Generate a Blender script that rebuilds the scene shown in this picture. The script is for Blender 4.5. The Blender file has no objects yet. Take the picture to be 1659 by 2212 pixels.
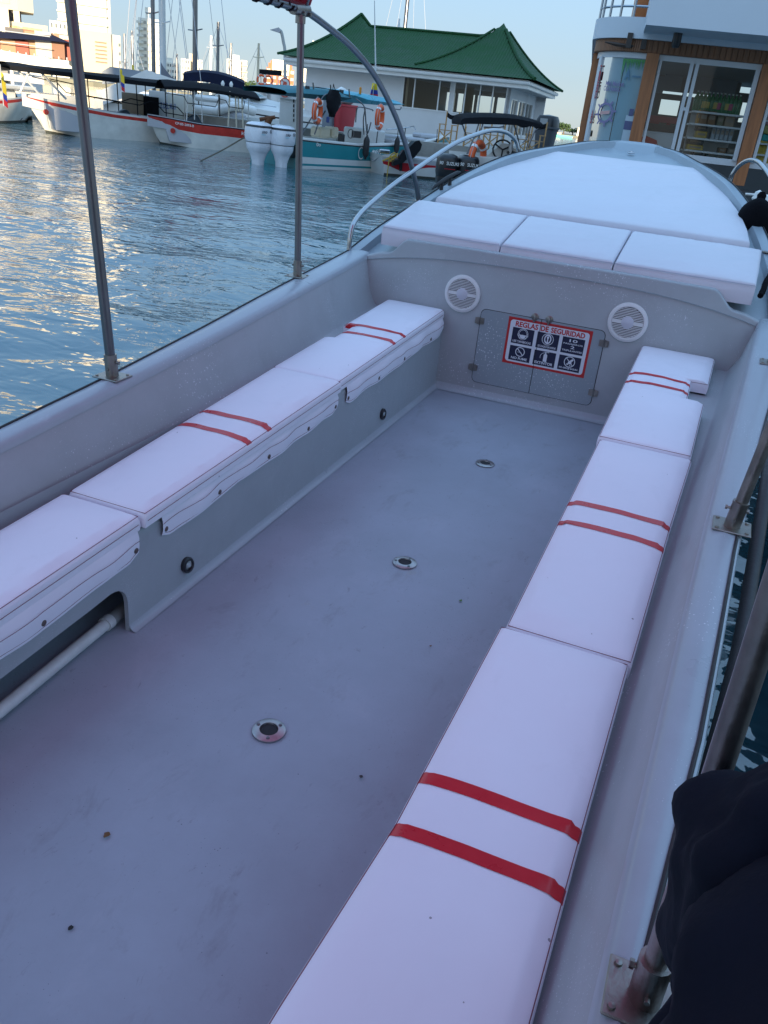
import bpy, math, random
from mathutils import Vector, Matrix, noise
R = math.radians
random.seed(7)
scene = bpy.context.scene
col = scene.collection
# ---------------------------------------------------------------- camera
CAM = Vector((0.85, 0.0, 1.75))
PITCH = R(1.39)                       # bow-up trim of the boat
W = Matrix(((0.9212479, -0.2489087, 0.2989092),
            (0.3753327, 0.3670986, -0.8510958),
            (0.1021160, 0.8962606, 0.4316124)))
cam_d = bpy.data.cameras.new('camera'); cam = bpy.data.objects.new('camera', cam_d); col.objects.link(cam)
cam.matrix_world = Matrix.Translation(CAM) @ W.to_4x4()
cam_d.sensor_fit = 'HORIZONTAL'; cam_d.sensor_width = 36.0
FPX = 1790.0
cam_d.lens = FPX/1659*36.0
cam_d.shift_x = 0; cam_d.clip_start = 0.02; cam_d.clip_end = 6000
scene.camera = cam
# ---------------------------------------------------------------- world, sun, exposure
SKY_K, SKY_G, SKY_S, SKY_V, SKY_H, SKY_UP = (.064, .1, .18), .22, 1.6, 2.72, .5, 2.35   # sky flattened, then brightened toward the zenith to lift the shaded foreground
SUN_EL, SUN_AZ = R(9), R(155)        # azimuth clockwise from +Y (the bow): low sun behind, to the right
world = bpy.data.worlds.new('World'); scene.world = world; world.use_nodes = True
nt = world.node_tree; nt.nodes.clear()
sky = nt.nodes.new('ShaderNodeTexSky'); sky.sky_type = 'NISHITA'; sky.sun_disc = False
sky.sun_elevation = SUN_EL; sky.sun_rotation = SUN_AZ
sky.air_density = 1.0; sky.dust_density = 0.6; sky.ozone_density = 2.5
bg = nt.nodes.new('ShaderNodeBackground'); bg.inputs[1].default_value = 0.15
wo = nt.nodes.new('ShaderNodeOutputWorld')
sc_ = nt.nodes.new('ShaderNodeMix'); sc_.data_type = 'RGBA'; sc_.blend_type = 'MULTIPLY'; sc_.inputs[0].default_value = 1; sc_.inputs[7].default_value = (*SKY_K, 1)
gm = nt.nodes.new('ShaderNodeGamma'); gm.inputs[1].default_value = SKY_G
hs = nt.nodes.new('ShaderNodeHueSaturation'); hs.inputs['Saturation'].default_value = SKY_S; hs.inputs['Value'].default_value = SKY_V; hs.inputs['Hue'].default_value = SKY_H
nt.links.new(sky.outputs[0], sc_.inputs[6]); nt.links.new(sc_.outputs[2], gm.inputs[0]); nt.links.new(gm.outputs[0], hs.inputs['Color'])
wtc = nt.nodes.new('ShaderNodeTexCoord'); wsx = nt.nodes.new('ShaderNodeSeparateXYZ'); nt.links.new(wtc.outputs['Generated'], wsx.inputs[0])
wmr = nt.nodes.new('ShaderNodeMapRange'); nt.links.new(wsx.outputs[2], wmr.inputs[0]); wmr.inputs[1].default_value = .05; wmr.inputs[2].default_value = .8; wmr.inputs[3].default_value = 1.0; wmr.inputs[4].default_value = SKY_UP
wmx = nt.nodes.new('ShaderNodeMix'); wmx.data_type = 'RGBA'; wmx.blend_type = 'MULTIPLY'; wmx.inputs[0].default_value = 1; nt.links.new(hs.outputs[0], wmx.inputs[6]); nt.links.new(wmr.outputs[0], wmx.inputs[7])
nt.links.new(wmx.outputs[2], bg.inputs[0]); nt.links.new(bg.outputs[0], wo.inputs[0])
sun_d = bpy.data.lights.new('sun', 'SUN'); sun_d.energy = 4.7; sun_d.angle = R(0.5); sun_d.color = (1.0, 0.83, 0.58)
sun = bpy.data.objects.new('sun', sun_d); col.objects.link(sun)
sd = Vector((math.sin(SUN_AZ)*math.cos(SUN_EL), math.cos(SUN_AZ)*math.cos(SUN_EL), math.sin(SUN_EL)))
sun.rotation_euler = sd.to_track_quat('Z', 'Y').to_euler(); sun.location = (0, -20, 30)
scene.view_settings.view_transform = 'Standard'; scene.view_settings.look = 'None'
scene.view_settings.exposure = 1.08; scene.view_settings.gamma = 1
# ---------------------------------------------------------------- pixel helpers (photo pixels, 1659 wide)
def ray(px, py):
    return (W @ Vector((px-829.5, -(py-1106.0), -FPX))).normalized()
def at(px, py, d):                    # point seen at that pixel, d metres away horizontally
    r = ray(px, py); return CAM + r*(d/math.hypot(r.x, r.y))
def atz(px, py, z):                   # point seen at that pixel on the level z
    r = ray(px, py); return CAM + r*((z-CAM.z)/r.z)
def on_plane(px, py, o, n):           # point seen at that pixel on the plane through o with normal n
    r = ray(px, py); return CAM + r*((Vector(o)-CAM).dot(n)/r.dot(n))
BR = Matrix.Rotation(PITCH, 3, 'X'); BC = Vector((0.85, 0, 1.6))
def bw(p): return CAM + BR @ (Vector(p)-BC)      # boat frame -> world
# ---------------------------------------------------------------- materials
MATS = {}
def mat(name, color, rough=0.5, metal=0.0, var=0.0, vscale=5.0, bump=0.0, bscale=60.0, col2=None, spec=None, coat=0.0, trans=0.0,
        specks=None, stretch=None, scuff=None):
    if name in MATS: return MATS[name]
    m = bpy.data.materials.new(name); m.use_nodes = True; MATS[name] = m
    n = m.node_tree; b = n.nodes['Principled BSDF']; L = n.links.new
    b.inputs['Base Color'].default_value = (*color, 1); b.inputs['Roughness'].default_value = rough
    b.inputs['Metallic'].default_value = metal
    if spec is not None: b.inputs['Specular IOR Level'].default_value = spec
    if coat: b.inputs['Coat Weight'].default_value = coat; b.inputs['Coat Roughness'].default_value = .12
    if trans: b.inputs['Transmission Weight'].default_value = trans
    tc = n.nodes.new('ShaderNodeTexCoord'); vec = tc.outputs['Object']
    if stretch:
        mp = n.nodes.new('ShaderNodeMapping'); mp.inputs['Scale'].default_value = stretch; L(vec, mp.inputs[0]); vec = mp.outputs[0]
    last = None
    if var or col2:
        t = n.nodes.new('ShaderNodeTexNoise'); t.inputs['Scale'].default_value = vscale; t.inputs['Detail'].default_value = 6
        t.inputs['Roughness'].default_value = .65; L(vec, t.inputs['Vector'])
        r = n.nodes.new('ShaderNodeValToRGB'); L(t.outputs[0], r.inputs[0])
        c2 = col2 or tuple(min(1, c*(1+var)) for c in color)
        c1 = color if col2 else tuple(c*(1-var) for c in color)
        r.color_ramp.elements[0].position = .3; r.color_ramp.elements[1].position = .7
        r.color_ramp.elements[0].color = (*c1, 1); r.color_ramp.elements[1].color = (*c2, 1)
        last = r.outputs[0]
        mr = n.nodes.new('ShaderNodeMapRange'); L(t.outputs[0], mr.inputs[0])
        mr.inputs[1].default_value = .3; mr.inputs[2].default_value = .7
        mr.inputs[3].default_value = max(0, rough-.08); mr.inputs[4].default_value = min(1, rough+.1); L(mr.outputs[0], b.inputs['Roughness'])
    for sp in (specks or []):         # (scale, threshold, colour, clumping)
        sc, th, sc_col, clump = sp
        v = n.nodes.new('ShaderNodeTexVoronoi'); v.inputs['Scale'].default_value = sc; L(vec, v.inputs['Vector'])
        wn = n.nodes.new('ShaderNodeSeparateColor'); L(v.outputs['Color'], wn.inputs[0])
        lt = n.nodes.new('ShaderNodeMath'); lt.operation = 'MULTIPLY'; L(wn.outputs[0], lt.inputs[0]); lt.inputs[1].default_value = th
        cl = n.nodes.new('ShaderNodeTexNoise'); cl.inputs['Scale'].default_value = clump; cl.inputs['Detail'].default_value = 3; L(vec, cl.inputs['Vector'])
        cr = n.nodes.new('ShaderNodeMapRange'); L(cl.outputs[0], cr.inputs[0]); cr.inputs[1].default_value = .42; cr.inputs[2].default_value = .62
        mm = n.nodes.new('ShaderNodeMath'); mm.operation = 'MULTIPLY'; L(lt.outputs[0], mm.inputs[0]); L(cr.outputs[0], mm.inputs[1])
        ls = n.nodes.new('ShaderNodeMath'); ls.operation = 'LESS_THAN'; L(v.outputs['Distance'], ls.inputs[0]); L(mm.outputs[0], ls.inputs[1])
        mx = n.nodes.new('ShaderNodeMix'); mx.data_type = 'RGBA'; L(ls.outputs[0], mx.inputs[0])
        if last: L(last, mx.inputs[6])
        else: mx.inputs[6].default_value = (*color, 1)
        mx.inputs[7].default_value = (*sc_col, 1); last = mx.outputs[2]
    for (sc, cc, lo, hi, fac, stv) in (scuff or []):
        mp = n.nodes.new('ShaderNodeMapping'); mp.inputs['Scale'].default_value = stv; L(tc.outputs['Object'], mp.inputs[0])
        t3 = n.nodes.new('ShaderNodeTexNoise'); t3.inputs['Scale'].default_value = sc; t3.inputs['Detail'].default_value = 9; t3.inputs['Roughness'].default_value = .72; t3.inputs['Distortion'].default_value = .4; L(mp.outputs[0], t3.inputs['Vector'])
        r3 = n.nodes.new('ShaderNodeMapRange'); L(t3.outputs[0], r3.inputs[0]); r3.inputs[1].default_value = lo; r3.inputs[2].default_value = hi; r3.inputs[3].default_value = 0; r3.inputs[4].default_value = fac
        m3 = n.nodes.new('ShaderNodeMix'); m3.data_type = 'RGBA'; L(r3.outputs[0], m3.inputs[0]); L(last, m3.inputs[6]); m3.inputs[7].default_value = (*cc, 1); last = m3.outputs[2]
    if last: L(last, b.inputs['Base Color'])
    if bump:
        t2 = n.nodes.new('ShaderNodeTexNoise'); t2.inputs['Scale'].default_value = bscale; t2.inputs['Detail'].default_value = 5
        L(vec, t2.inputs['Vector'])
        bp = n.nodes.new('ShaderNodeBump'); bp.inputs['Strength'].default_value = 1; bp.inputs['Distance'].default_value = bump
        L(t2.outputs[0], bp.inputs['Height']); L(bp.outputs[0], b.inputs['Normal'])
    return m
# ---------------------------------------------------------------- mesh builder
class MB:
    def __init__(s): s.v = []; s.f = []; s.m = []; s.mi = 0
    def add(s, vs, fs):
        o = len(s.v); s.v += [Vector(p) for p in vs]
        for f in fs: s.f.append(tuple(o+i for i in f)); s.m.append(s.mi)
        return s
    def box(s, c, d, rz=0, M=None, taper=1.0):
        x, y, z = d[0]/2, d[1]/2, d[2]/2
        P = [Vector((sx*x*(taper if sz > 0 else 1), sy*y*(taper if sz > 0 else 1), sz*z)) for sz in (-1, 1) for sy in (-1, 1) for sx in (-1, 1)]
        if rz: Q = Matrix.Rotation(rz, 3, 'Z'); P = [Q @ p for p in P]
        if M: P = [M @ p for p in P]
        c = Vector(c)
        return s.add([c+p for p in P], [(0, 2, 3, 1), (4, 5, 7, 6), (0, 1, 5, 4), (2, 6, 7, 3), (0, 4, 6, 2), (1, 3, 7, 5)])
    def bbox(s, c, d, r=0.01, rz=0, M=None):        # box with chamfered edges
        x, y, z = [k/2 for k in d]; r = min(r, x*.9, y*.9, z*.9); P = []
        idx = {}
        for sx in (-1, 1):
            for sy in (-1, 1):
                for sz in (-1, 1):
                    for k in range(3):
                        p = [sx*x, sy*y, sz*z]
                        for j in range(3):
                            if j != k: p[j] -= (sx, sy, sz)[j]*r
                        idx[(sx, sy, sz, k)] = len(P); P.append(Vector(p))
        F = []
        sg = (-1, 1)
        for k in range(3):
            a, b = [j for j in range(3) if j != k]
            for s0 in sg:
                q = []
                for (u, w) in ((-1, -1), (1, -1), (1, 1), (-1, 1)):
                    t = [0, 0, 0]; t[k] = s0; t[a] = u; t[b] = w; q.append(idx[(t[0], t[1], t[2], k)])
                F.append(tuple(q if s0 > 0 else q[::-1]))
        for k in range(3):
            a, b = [j for j in range(3) if j != k]
            for u in sg:
                for w in sg:
                    t0 = [0, 0, 0]; t0[a] = u; t0[b] = w; t1 = list(t0); t0[k] = -1; t1[k] = 1
                    F.append((idx[(*t0, a)], idx[(*t1, a)], idx[(*t1, b)], idx[(*t0, b)]))
        for sx in sg:
            for sy in sg:
                for sz in sg: F.append(tuple(idx[(sx, sy, sz, k)] for k in range(3)))
        if rz: Q = Matrix.Rotation(rz, 3, 'Z'); P = [Q @ p for p in P]
        if M: P = [M @ p for p in P]
        c = Vector(c); return s.add([c+p for p in P], F)
    def tube(s, pts, r, n=10, cap=True, closed=False):
        pts = [Vector(p) for p in pts]; k = len(pts); rr = r if isinstance(r, (list, tuple)) else [r]*k
        up = None; vs = []; fs = []
        for i, p in enumerate(pts):
            if closed: t = (pts[(i+1) % k]-pts[i-1]).normalized()
            else: t = (pts[min(i+1, k-1)]-pts[max(i-1, 0)]).normalized()
            if up is None:
                up = Vector((0, 0, 1)) if abs(t.z) < .9 else Vector((1, 0, 0))
            a = t.cross(up).normalized(); b = a.cross(t).normalized(); up = b
            for j in range(n):
                w = 2*math.pi*j/n; vs.append(p + (a*math.cos(w)+b*math.sin(w))*rr[i])
        for i in range(k if closed else k-1):
            for j in range(n):
                i2 = (i+1) % k; fs.append((i*n+j, i*n+(j+1) % n, i2*n+(j+1) % n, i2*n+j))
        if cap and not closed: fs.append(tuple(range(n))[::-1]); fs.append(tuple((k-1)*n+j for j in range(n)))
        return s.add(vs, fs)
    def lathe(s, prof, c=(0, 0, 0), axis=(0, 0, 1), n=20, cap=True, sx=1, sy=1):
        ax = Vector(axis).normalized(); a = ax.orthogonal().normalized() if abs(ax.z) < .99 else Vector((1, 0, 0))
        b = ax.cross(a); vs = []; fs = []; c = Vector(c)
        for (r, h) in prof:
            for j in range(n):
                w = 2*math.pi*j/n; vs.append(c + ax*h + a*(math.cos(w)*r*sx) + b*(math.sin(w)*r*sy))
        for i in range(len(prof)-1):
            for j in range(n): fs.append((i*n+j, i*n+(j+1) % n, (i+1)*n+(j+1) % n, (i+1)*n+j))
        if cap: fs.append(tuple(range(n))[::-1]); fs.append(tuple((len(prof)-1)*n+j for j in range(n)))
        return s.add(vs, fs)
    def grid(s, rows, closed=False):                # rows of equal length point lists
        n = len(rows[0]); vs = [p for r in rows for p in r]; fs = []
        for i in range(len(rows)-1):
            for j in range(n if closed else n-1): fs.append((i*n+j, i*n+(j+1) % n, (i+1)*n+(j+1) % n, (i+1)*n+j))
        return s.add(vs, fs)
    def prism(s, poly, o, u, v, w, caps=True):      # polygon in the (u,v) plane at o, extruded by w
        o, u, v, w = Vector(o), Vector(u), Vector(v), Vector(w); n = len(poly)
        A = [o+u*a+v*b for a, b in poly]; s_ = [p+w for p in A]
        F = [(i, (i+1) % n, n+(i+1) % n, n+i) for i in range(n)]
        if caps: F += [tuple(range(n))[::-1], tuple(range(n, 2*n))]
        return s.add(A+s_, F)
    def poly(s, pts): return s.add(pts, [tuple(range(len(pts)))])
    def build(s, name, mats, parent=None, off=None, smooth=False, label=None):
        me = bpy.data.meshes.new(name); o = Vector(off) if off is not None else Vector((0, 0, 0))
        me.from_pydata([p-o for p in s.v], [], s.f)
        if not isinstance(mats, (list, tuple)): mats = [mats]
        for m in mats: me.materials.append(m)
        for p, k in zip(me.polygons, s.m): p.material_index = k; p.use_smooth = bool(smooth)
        me.validate(); me.update()
        if smooth:
            import bmesh
            b = bmesh.new(); b.from_mesh(me); bmesh.ops.remove_doubles(b, verts=b.verts, dist=2e-5); bmesh.ops.recalc_face_normals(b, faces=b.faces)
            an = smooth if smooth is not True else 40
            for e in b.edges:
                if len(e.link_faces) == 2 and e.calc_face_angle(0) > R(an): e.smooth = False
            b.to_mesh(me); b.free()
        ob = bpy.data.objects.new(name, me); col.objects.link(ob)
        if parent: ob.parent = parent
        if label: ob['label'] = label
        return ob
def tag(o, label=None, cat=None, group=None, kind=None):
    if label: o['label'] = label
    if cat: o['category'] = cat
    if group: o['group'] = group
    if kind: o['kind'] = kind
    return o
def thing(name, label, cat, loc=(0, 0, 0), rz=0, group=None):
    o = bpy.data.objects.new(name, None); o.empty_display_size = .1; col.objects.link(o)
    o.location = loc; o.rotation_euler = (0, 0, rz); return tag(o, label, cat, group)
def bthing(name, label, cat, o=(0, 0, 0), group=None):         # a thing standing in the boat's tilted frame
    t = thing(name, label, cat, bw(o), 0, group); t.rotation_euler = (PITCH, 0, 0); return t
def dup(root, loc=None, rz=None, label=None, group=None, name=None):
    r = root.copy(); col.objects.link(r)
    if loc is not None: r.location = loc
    if rz is not None: r.rotation_euler = (0, 0, rz)
    if label: r['label'] = label
    if group: r['group'] = group
    for ch in list(root.children):
        c = ch.copy(); col.objects.link(c); c.parent = r
        for g in list(ch.children):
            d = g.copy(); col.objects.link(d); d.parent = c
    return r
_txt = {}
def text_geo(body, bold=0.0):
    k = (body, bold)
    if k in _txt: return _txt[k]
    c = bpy.data.curves.new('t', 'FONT'); c.body = body; c.size = 1; c.offset = bold; c.resolution_u = 3
    o = bpy.data.objects.new('t', c); col.objects.link(o)
    bpy.context.view_layer.update()
    me = bpy.data.meshes.new_from_object(o.evaluated_get(bpy.context.evaluated_depsgraph_get()))
    vs = [v.co.copy() for v in me.vertices]; fs = [tuple(p.vertices) for p in me.polygons]
    bpy.data.objects.remove(o); bpy.data.curves.remove(c); bpy.data.meshes.remove(me)
    x0 = min(v.x for v in vs); x1 = max(v.x for v in vs); y0 = min(v.y for v in vs); y1 = max(v.y for v in vs)
    _txt[k] = ([((v.x-x0)/(x1-x0), (v.y-y0)/(y1-y0)) for v in vs], fs, (x1-x0)/(y1-y0)); return _txt[k]
def put_text(mb, body, o, u, v, w, h, bold=0.0, skew=0.0):  # text filling a w x h box with lower left corner o
    vs, fs, asp = text_geo(body, bold); o, u, v = Vector(o), Vector(u), Vector(v)
    if w is None: w = h*asp
    mb.add([o+u*((a+skew*b)*w)+v*(b*h) for a, b in vs], fs)
def lerp(xs, ys, x):
    if x <= xs[0]: return ys[0]+(ys[1]-ys[0])*(x-xs[0])/(xs[1]-xs[0])
    for i in range(len(xs)-1):
        if x <= xs[i+1] or i == len(xs)-2: return ys[i]+(ys[i+1]-ys[i])*(x-xs[i])/(xs[i+1]-xs[i])
def spline(pts, n=8):                   # Catmull-Rom through the points
    P = [Vector(p) for p in pts]; P = [P[0]*2-P[1]]+P+[P[-1]*2-P[-2]]; out = []
    for i in range(1, len(P)-2):
        for k in range(n):
            t = k/n; a, b, c, d = P[i-1], P[i], P[i+1], P[i+2]
            out.append(0.5*((2*b)+(c-a)*t+(2*a-5*b+4*c-d)*t*t+(3*b-a-3*c+d)*t**3))
    out.append(P[-2]); return out
X, Y, Z = Vector((1, 0, 0)), Vector((0, 1, 0)), Vector((0, 0, 1))

# ---------------------------------------------------------------- shared materials
GEL = (0.37, 0.40, 0.42)
M_gel = mat('grey_gelcoat', GEL, .42, var=.07, vscale=3.5, bump=.0016, bscale=22, scuff=[(5, (.27, .29, .30), .58, .74, .4, (1, 1, .5)), (9, (.48, .51, .53), .60, .72, .35, (1, .4, 1))], specks=[(85, .30, (.62, .65, .68), 2.0), (190, .26, (.6, .63, .66), 4)])
M_gelr = mat('grey_gelcoat_top', (.37, .415, .455), .33, var=.06, vscale=4, bump=.0012, bscale=18, scuff=[(6, (.28, .30, .31), .60, .72, .4, (1, .35, 1)), (11, (.52, .56, .60), .60, .70, .4, (2, .5, 1))], specks=[(120, .26, (.7, .73, .76), 2.0)])
M_deck = mat('bow_deck_gelcoat', (.29, .345, .39), .34, var=.06, vscale=4, bump=.0012, bscale=18, specks=[(120, .22, (.6, .63, .66), 2.0)])
M_floor = mat('floor_gelcoat', (.325, .365, .425), .5, var=.12, vscale=1.6, bump=.0008, bscale=120,
              specks=[(34, .09, (.08, .08, .08), 1.1), (110, .15, (.12, .12, .12), 2.5)],
              scuff=[(7, (.20, .21, .23), .56, .70, .45, (1, .45, 1)), (2.6, (.46, .49, .55), .55, .75, .5, (1, .6, 1)), (26, (.17, .17, .18), .62, .70, .5, (1, .5, 1)), (3.1, (.33, .33, .30), .64, .68, .35, (1, 1, 1))])
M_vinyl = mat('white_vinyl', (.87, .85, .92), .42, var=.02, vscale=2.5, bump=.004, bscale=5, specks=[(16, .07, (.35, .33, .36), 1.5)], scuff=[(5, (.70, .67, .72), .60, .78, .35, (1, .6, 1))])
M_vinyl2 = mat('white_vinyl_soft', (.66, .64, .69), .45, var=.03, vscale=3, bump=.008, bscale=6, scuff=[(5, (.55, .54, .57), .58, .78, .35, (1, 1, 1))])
M_seam = mat('seam_thread', (.19, .05, .07), .7)
M_pipe_v = mat('vinyl_piping', (.55, .54, .62), .5)
M_red = mat('red_vinyl', (.58, .012, .022), .30, var=.08, vscale=9, bump=.001, bscale=30)
M_steel = mat('steel_tube', (.20, .20, .21), .34, 1.0, var=.15, vscale=14, stretch=(1, 1, .3))
M_steelw = mat('worn_steel', (.30, .27, .245), .38, 1.0, var=.25, vscale=12, bump=.0008, bscale=90)
M_chrome = mat('polished_rail', (.44, .45, .47), .18, 1.0)
M_black = mat('black_rubber', (.018, .018, .02), .55, var=.2, vscale=20, bump=.001, bscale=60)
M_blackp = mat('black_plastic', (.02, .021, .024), .35)
M_white = mat('white_paint', (.78, .78, .77), .4, var=.03, vscale=2)
M_dark = mat('dark_gap', (.02, .022, .025), .8)
# ================================================================ WATER
def water_mat():
    m = bpy.data.materials.new('water'); m.use_nodes = True; n = m.node_tree; b = n.nodes['Principled BSDF']; L = n.links.new
    b.inputs['Base Color'].default_value = (.024, .095, .125, 1); b.inputs['Roughness'].default_value = .035; b.inputs['IOR'].default_value = 2.0
    tc = n.nodes.new('ShaderNodeTexCoord')
    h = None
    for (sc, st, amp, det, rot) in ((2.6, (1, 1.7, 1), .036, 2, 0.5), (6.5, (1, 1.6, 1), .0055, 2, -.3), (.55, (1, 1.5, 1), .075, 1, .9)):
        mp = n.nodes.new('ShaderNodeMapping'); mp.inputs['Scale'].default_value = st; mp.inputs['Rotation'].default_value = (0, 0, rot)
        L(tc.outputs['Object'], mp.inputs[0])
        t = n.nodes.new('ShaderNodeTexNoise'); t.inputs['Scale'].default_value = sc; t.inputs['Detail'].default_value = det
        t.inputs['Distortion'].default_value = .5; L(mp.outputs[0], t.inputs['Vector'])
        mu = n.nodes.new('ShaderNodeMath'); mu.operation = 'MULTIPLY'; mu.inputs[1].default_value = amp; L(t.outputs[0], mu.inputs[0])
        if h is None: h = mu.outputs[0]
        else:
            ad = n.nodes.new('ShaderNodeMath'); L(h, ad.inputs[0]); L(mu.outputs[0], ad.inputs[1]); h = ad.outputs[0]
    bp = n.nodes.new('ShaderNodeBump'); bp.inputs['Strength'].default_value = 1; bp.inputs['Distance'].default_value = 1.0
    L(h, bp.inputs['Height']); L(bp.outputs[0], b.inputs['Normal'])
    return m
def make_water():
    mb = MB(); nr, na = 230, 420; rows = []
    rnd = random.Random(3); comps = []
    for lam, amp in ((3.1, .010), (2.0, .009), (1.35, .007), (.9, .005), (.62, .0035), (.45, .0022)):
        for k in range(3):
            a = rnd.uniform(-.9, .9)+1.9; comps.append((2*math.pi/lam/rnd.uniform(.85, 1.15), a, amp*rnd.uniform(.6, 1.1), rnd.uniform(0, 6.28), lam))
    for i in range(nr):
        r = .6*(4500/.6)**(i/(nr-1)); row = []
        for j in range(na+1):
            t = 2*math.pi*j/na; x = CAM.x+r*math.cos(t); y = r*math.sin(t); z = 0
            if r < 160:
                cell = r*.04
                for (k, a, A, ph, lam) in comps:
                    if lam > cell*2.2:
                        z += A*math.sin(k*(x*math.cos(a)+y*math.sin(a))+ph+.6*math.sin(.5*x+ph))*min(1, (lam/(cell*2.2)-1))
                if abs(x) < 1.5 and -4 < y < 8: z = min(z, .0)-.02*0
            row.append((x, y, z))
        rows.append(row)
    mb.grid(rows); mb.poly(rows[0][:-1][::-1])
    w = mb.build('water', water_mat(), smooth=True); tag(w, kind='structure')
    for p in w.data.polygons: p.use_smooth = True
make_water()
# ================================================================ OUR BOAT (boat frame: x right of centreline, y to the bow, z above the cockpit floor)
boat = bthing('motor_boat', 'grey open motor boat in the foreground with facing side benches and a canopy frame', 'boat')
YS = [-3.2, -2, -1, 0, .76, 1.4, 1.8, 2.3, 3.05, 3.55, 4.05, 4.45, 4.75]
XI = [.90, .92, .93, .935, .945, .968, .982, 1.0, 1.035, 1.06, 1.083, 1.10, 1.112]
ZI = [.47, .48, .49, .505, .52, .54, .553, .572, .605, .632, .66, .684, .705]
XO = [.94, .96, .97, .985, 1.0, 1.055, 1.075, 1.097, 1.150, 1.19, 1.22, 1.238, 1.25]
def zt(y): return .39+(y-1.83)*.0303+max(0, y-3.3)*.006          # cushion tops
def zb(y): return zt(y)-.058                                      # bench tops
def xi(y): return lerp(YS, XI, y)
def zi(y): return lerp(YS, ZI, y)
def xo(y): return lerp(YS, XO, y)
yy = [-3.2+k*(4.78+3.2)/40 for k in range(41)]
BY = 4.73
# floor
mb = MB(); n = 30
rows = []
for y in [-3.2+k*(BY+3.2)/60 for k in range(61)]:
    rows.append([(x, y, .004*noise.noise(Vector((x*2, y*2, 0)))) for x in [-.93+k*1.86/24 for k in range(25)]])
mb.grid(rows); mb.build('floor', M_floor, boat, smooth=True)
for s in (-1, 1):                                                 # cove where floor meets the benches and bulkhead
    mb = MB(); pr = [(0, .022), (-.004, .012), (-.012, .004), (-.024, .001)]
    mb.grid([[(s*(.585+a), y, b+.002) for a, b in pr] for y in (1.757, 2.5, 3.3, 4, BY)] if s < 0 else [[(s*(.585+a), y, b+.002) for a, b in pr] for y in (-3.2, BY)])
    mb.build('floor_cove', M_gelr, boat, smooth=True)
mb = MB(); mb.grid([[(x, BY-a, b) for a, b in ((0, .04), (.006, .02), (.018, .007), (.04, .002))] for x in (-.585, 0, .585)])
mb.build('floor_cove', M_gelr, boat, smooth=True)
# benches: front face (the port one has a long opening), rounded nose, top
def bench(s):
    mb = MB()
    def nose(y):
        t = zb(y); return [(s*.585, y, t-.05), (s*.587, y, t-.02), (s*.593, y, t-.007), (s*.606, y, t), (s*.80, y, t), (s*(xi(y)-.088), y, t),
                           (s*(xi(y)-.078), y, t+.008), (s*(xi(y)-.066), y, t+.03), (s*(xi(y)-.038), y, t+.09), (s*(xi(y)-.004), y, zi(y)-.012), (s*(xi(y)+.012), y, zi(y)+.006)]
    mb.grid([nose(y) for y in yy if y < BY]+[nose(BY)])
    if s > 0:
        mb.grid([[(s*.585, y, 0), (s*.585, y, zb(y)-.05)] for y in yy if y < BY]+[[(s*.585, BY, 0), (s*.585, BY, zb(BY)-.05)]])
    else:
        y0, y1 = -2.9, 1.757
        top = lambda y: zb(y)-.135-.012
        arc = []
        r = .075
        for k in range(7):
            a = math.pi/2*k/6; arc.append((y1-r+r*math.sin(a), top(y1)-r+r*math.cos(a)))
        # strip above the opening
        ysx = [y for y in yy if y0 < y < y1-r]
        lower = [(y0, top(y0))]+[(y, top(y)) for y in ysx]+arc
        up = [(y, zb(y)-.05) for y, z in lower]
        mb.grid([[(s*.585, a[0], a[1]), (s*.585, b[0], b[1])] for a, b in zip(lower, up)])
        # the rest forward of the opening
        ysx = [y1]+[y for y in yy if y1 < y < BY]+[BY]
        mb.grid([[(s*.585, y, 0), (s*.585, y, top(y1)-r if k == 0 else (zb(y)-.05)*.5), (s*.585, y, zb(y)-.05)] for k, y in enumerate(ysx)])
        mb.grid([[(s*.585, -3.2, 0), (s*.585, -3.2, zb(-3.2)-.05)], [(s*.585, y0, 0), (s*.585, y0, zb(y0)-.05)]])
        # thickness of the opening's rim and the inside walls
        rim = lower+[(y1, 0)]
        mb.grid([[(s*.585, a, b), (s*.600, a, b)] for a, b in rim])
        mb.grid([[(s*.600, a[0], a[1]), (s*.600, a[0], zb(a[0])-.02)] for a in lower])
        mb.grid([[(s*.93, y0-.2, 0), (s*.93, y0-.2, .4)], [(s*.90, y1+.9, 0), (s*.90, y1+.9, .4)]])
        mb.grid([[(s*.585, y1+.35, 0), (s*.585, y1+.35, .33)], [(s*.93, y1+.35, 0), (s*.93, y1+.35, .33)]])
    return mb.build('bench', M_gel, boat, smooth=50)
bench(-1); bench(1)
# gunwales
for s in (-1, 1):
    mb = MB(); rows = []
    for y in yy:
        a, b, z = xi(y), xo(y), zi(y)
        w = b-a; nz = .0015*noise.noise(Vector((y*6, s*3, 0)))
        rows.append([(s*(a-.006), y, z-.012), (s*(a-.001), y, z+.004), (s*(a+.007), y, z+.0125+nz), (s*(a+.022), y, z+.017+nz), (s*(a+.5*w), y, z+.020+nz), (s*(b-.018), y, z+.016), (s*(b-.004), y, z+.008), (s*b, y, z-.006), (s*(b-.004), y, z-.045)])
    mb.grid(rows); mb.build('gunwale', M_gelr, boat, smooth=True)
    mb = MB(); mb.tube([(s*(xo(y)-.014), y, zi(y)+.017) for y in yy], .0045, 8); mb.build('rub_strip', M_black, boat, smooth=True)
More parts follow.
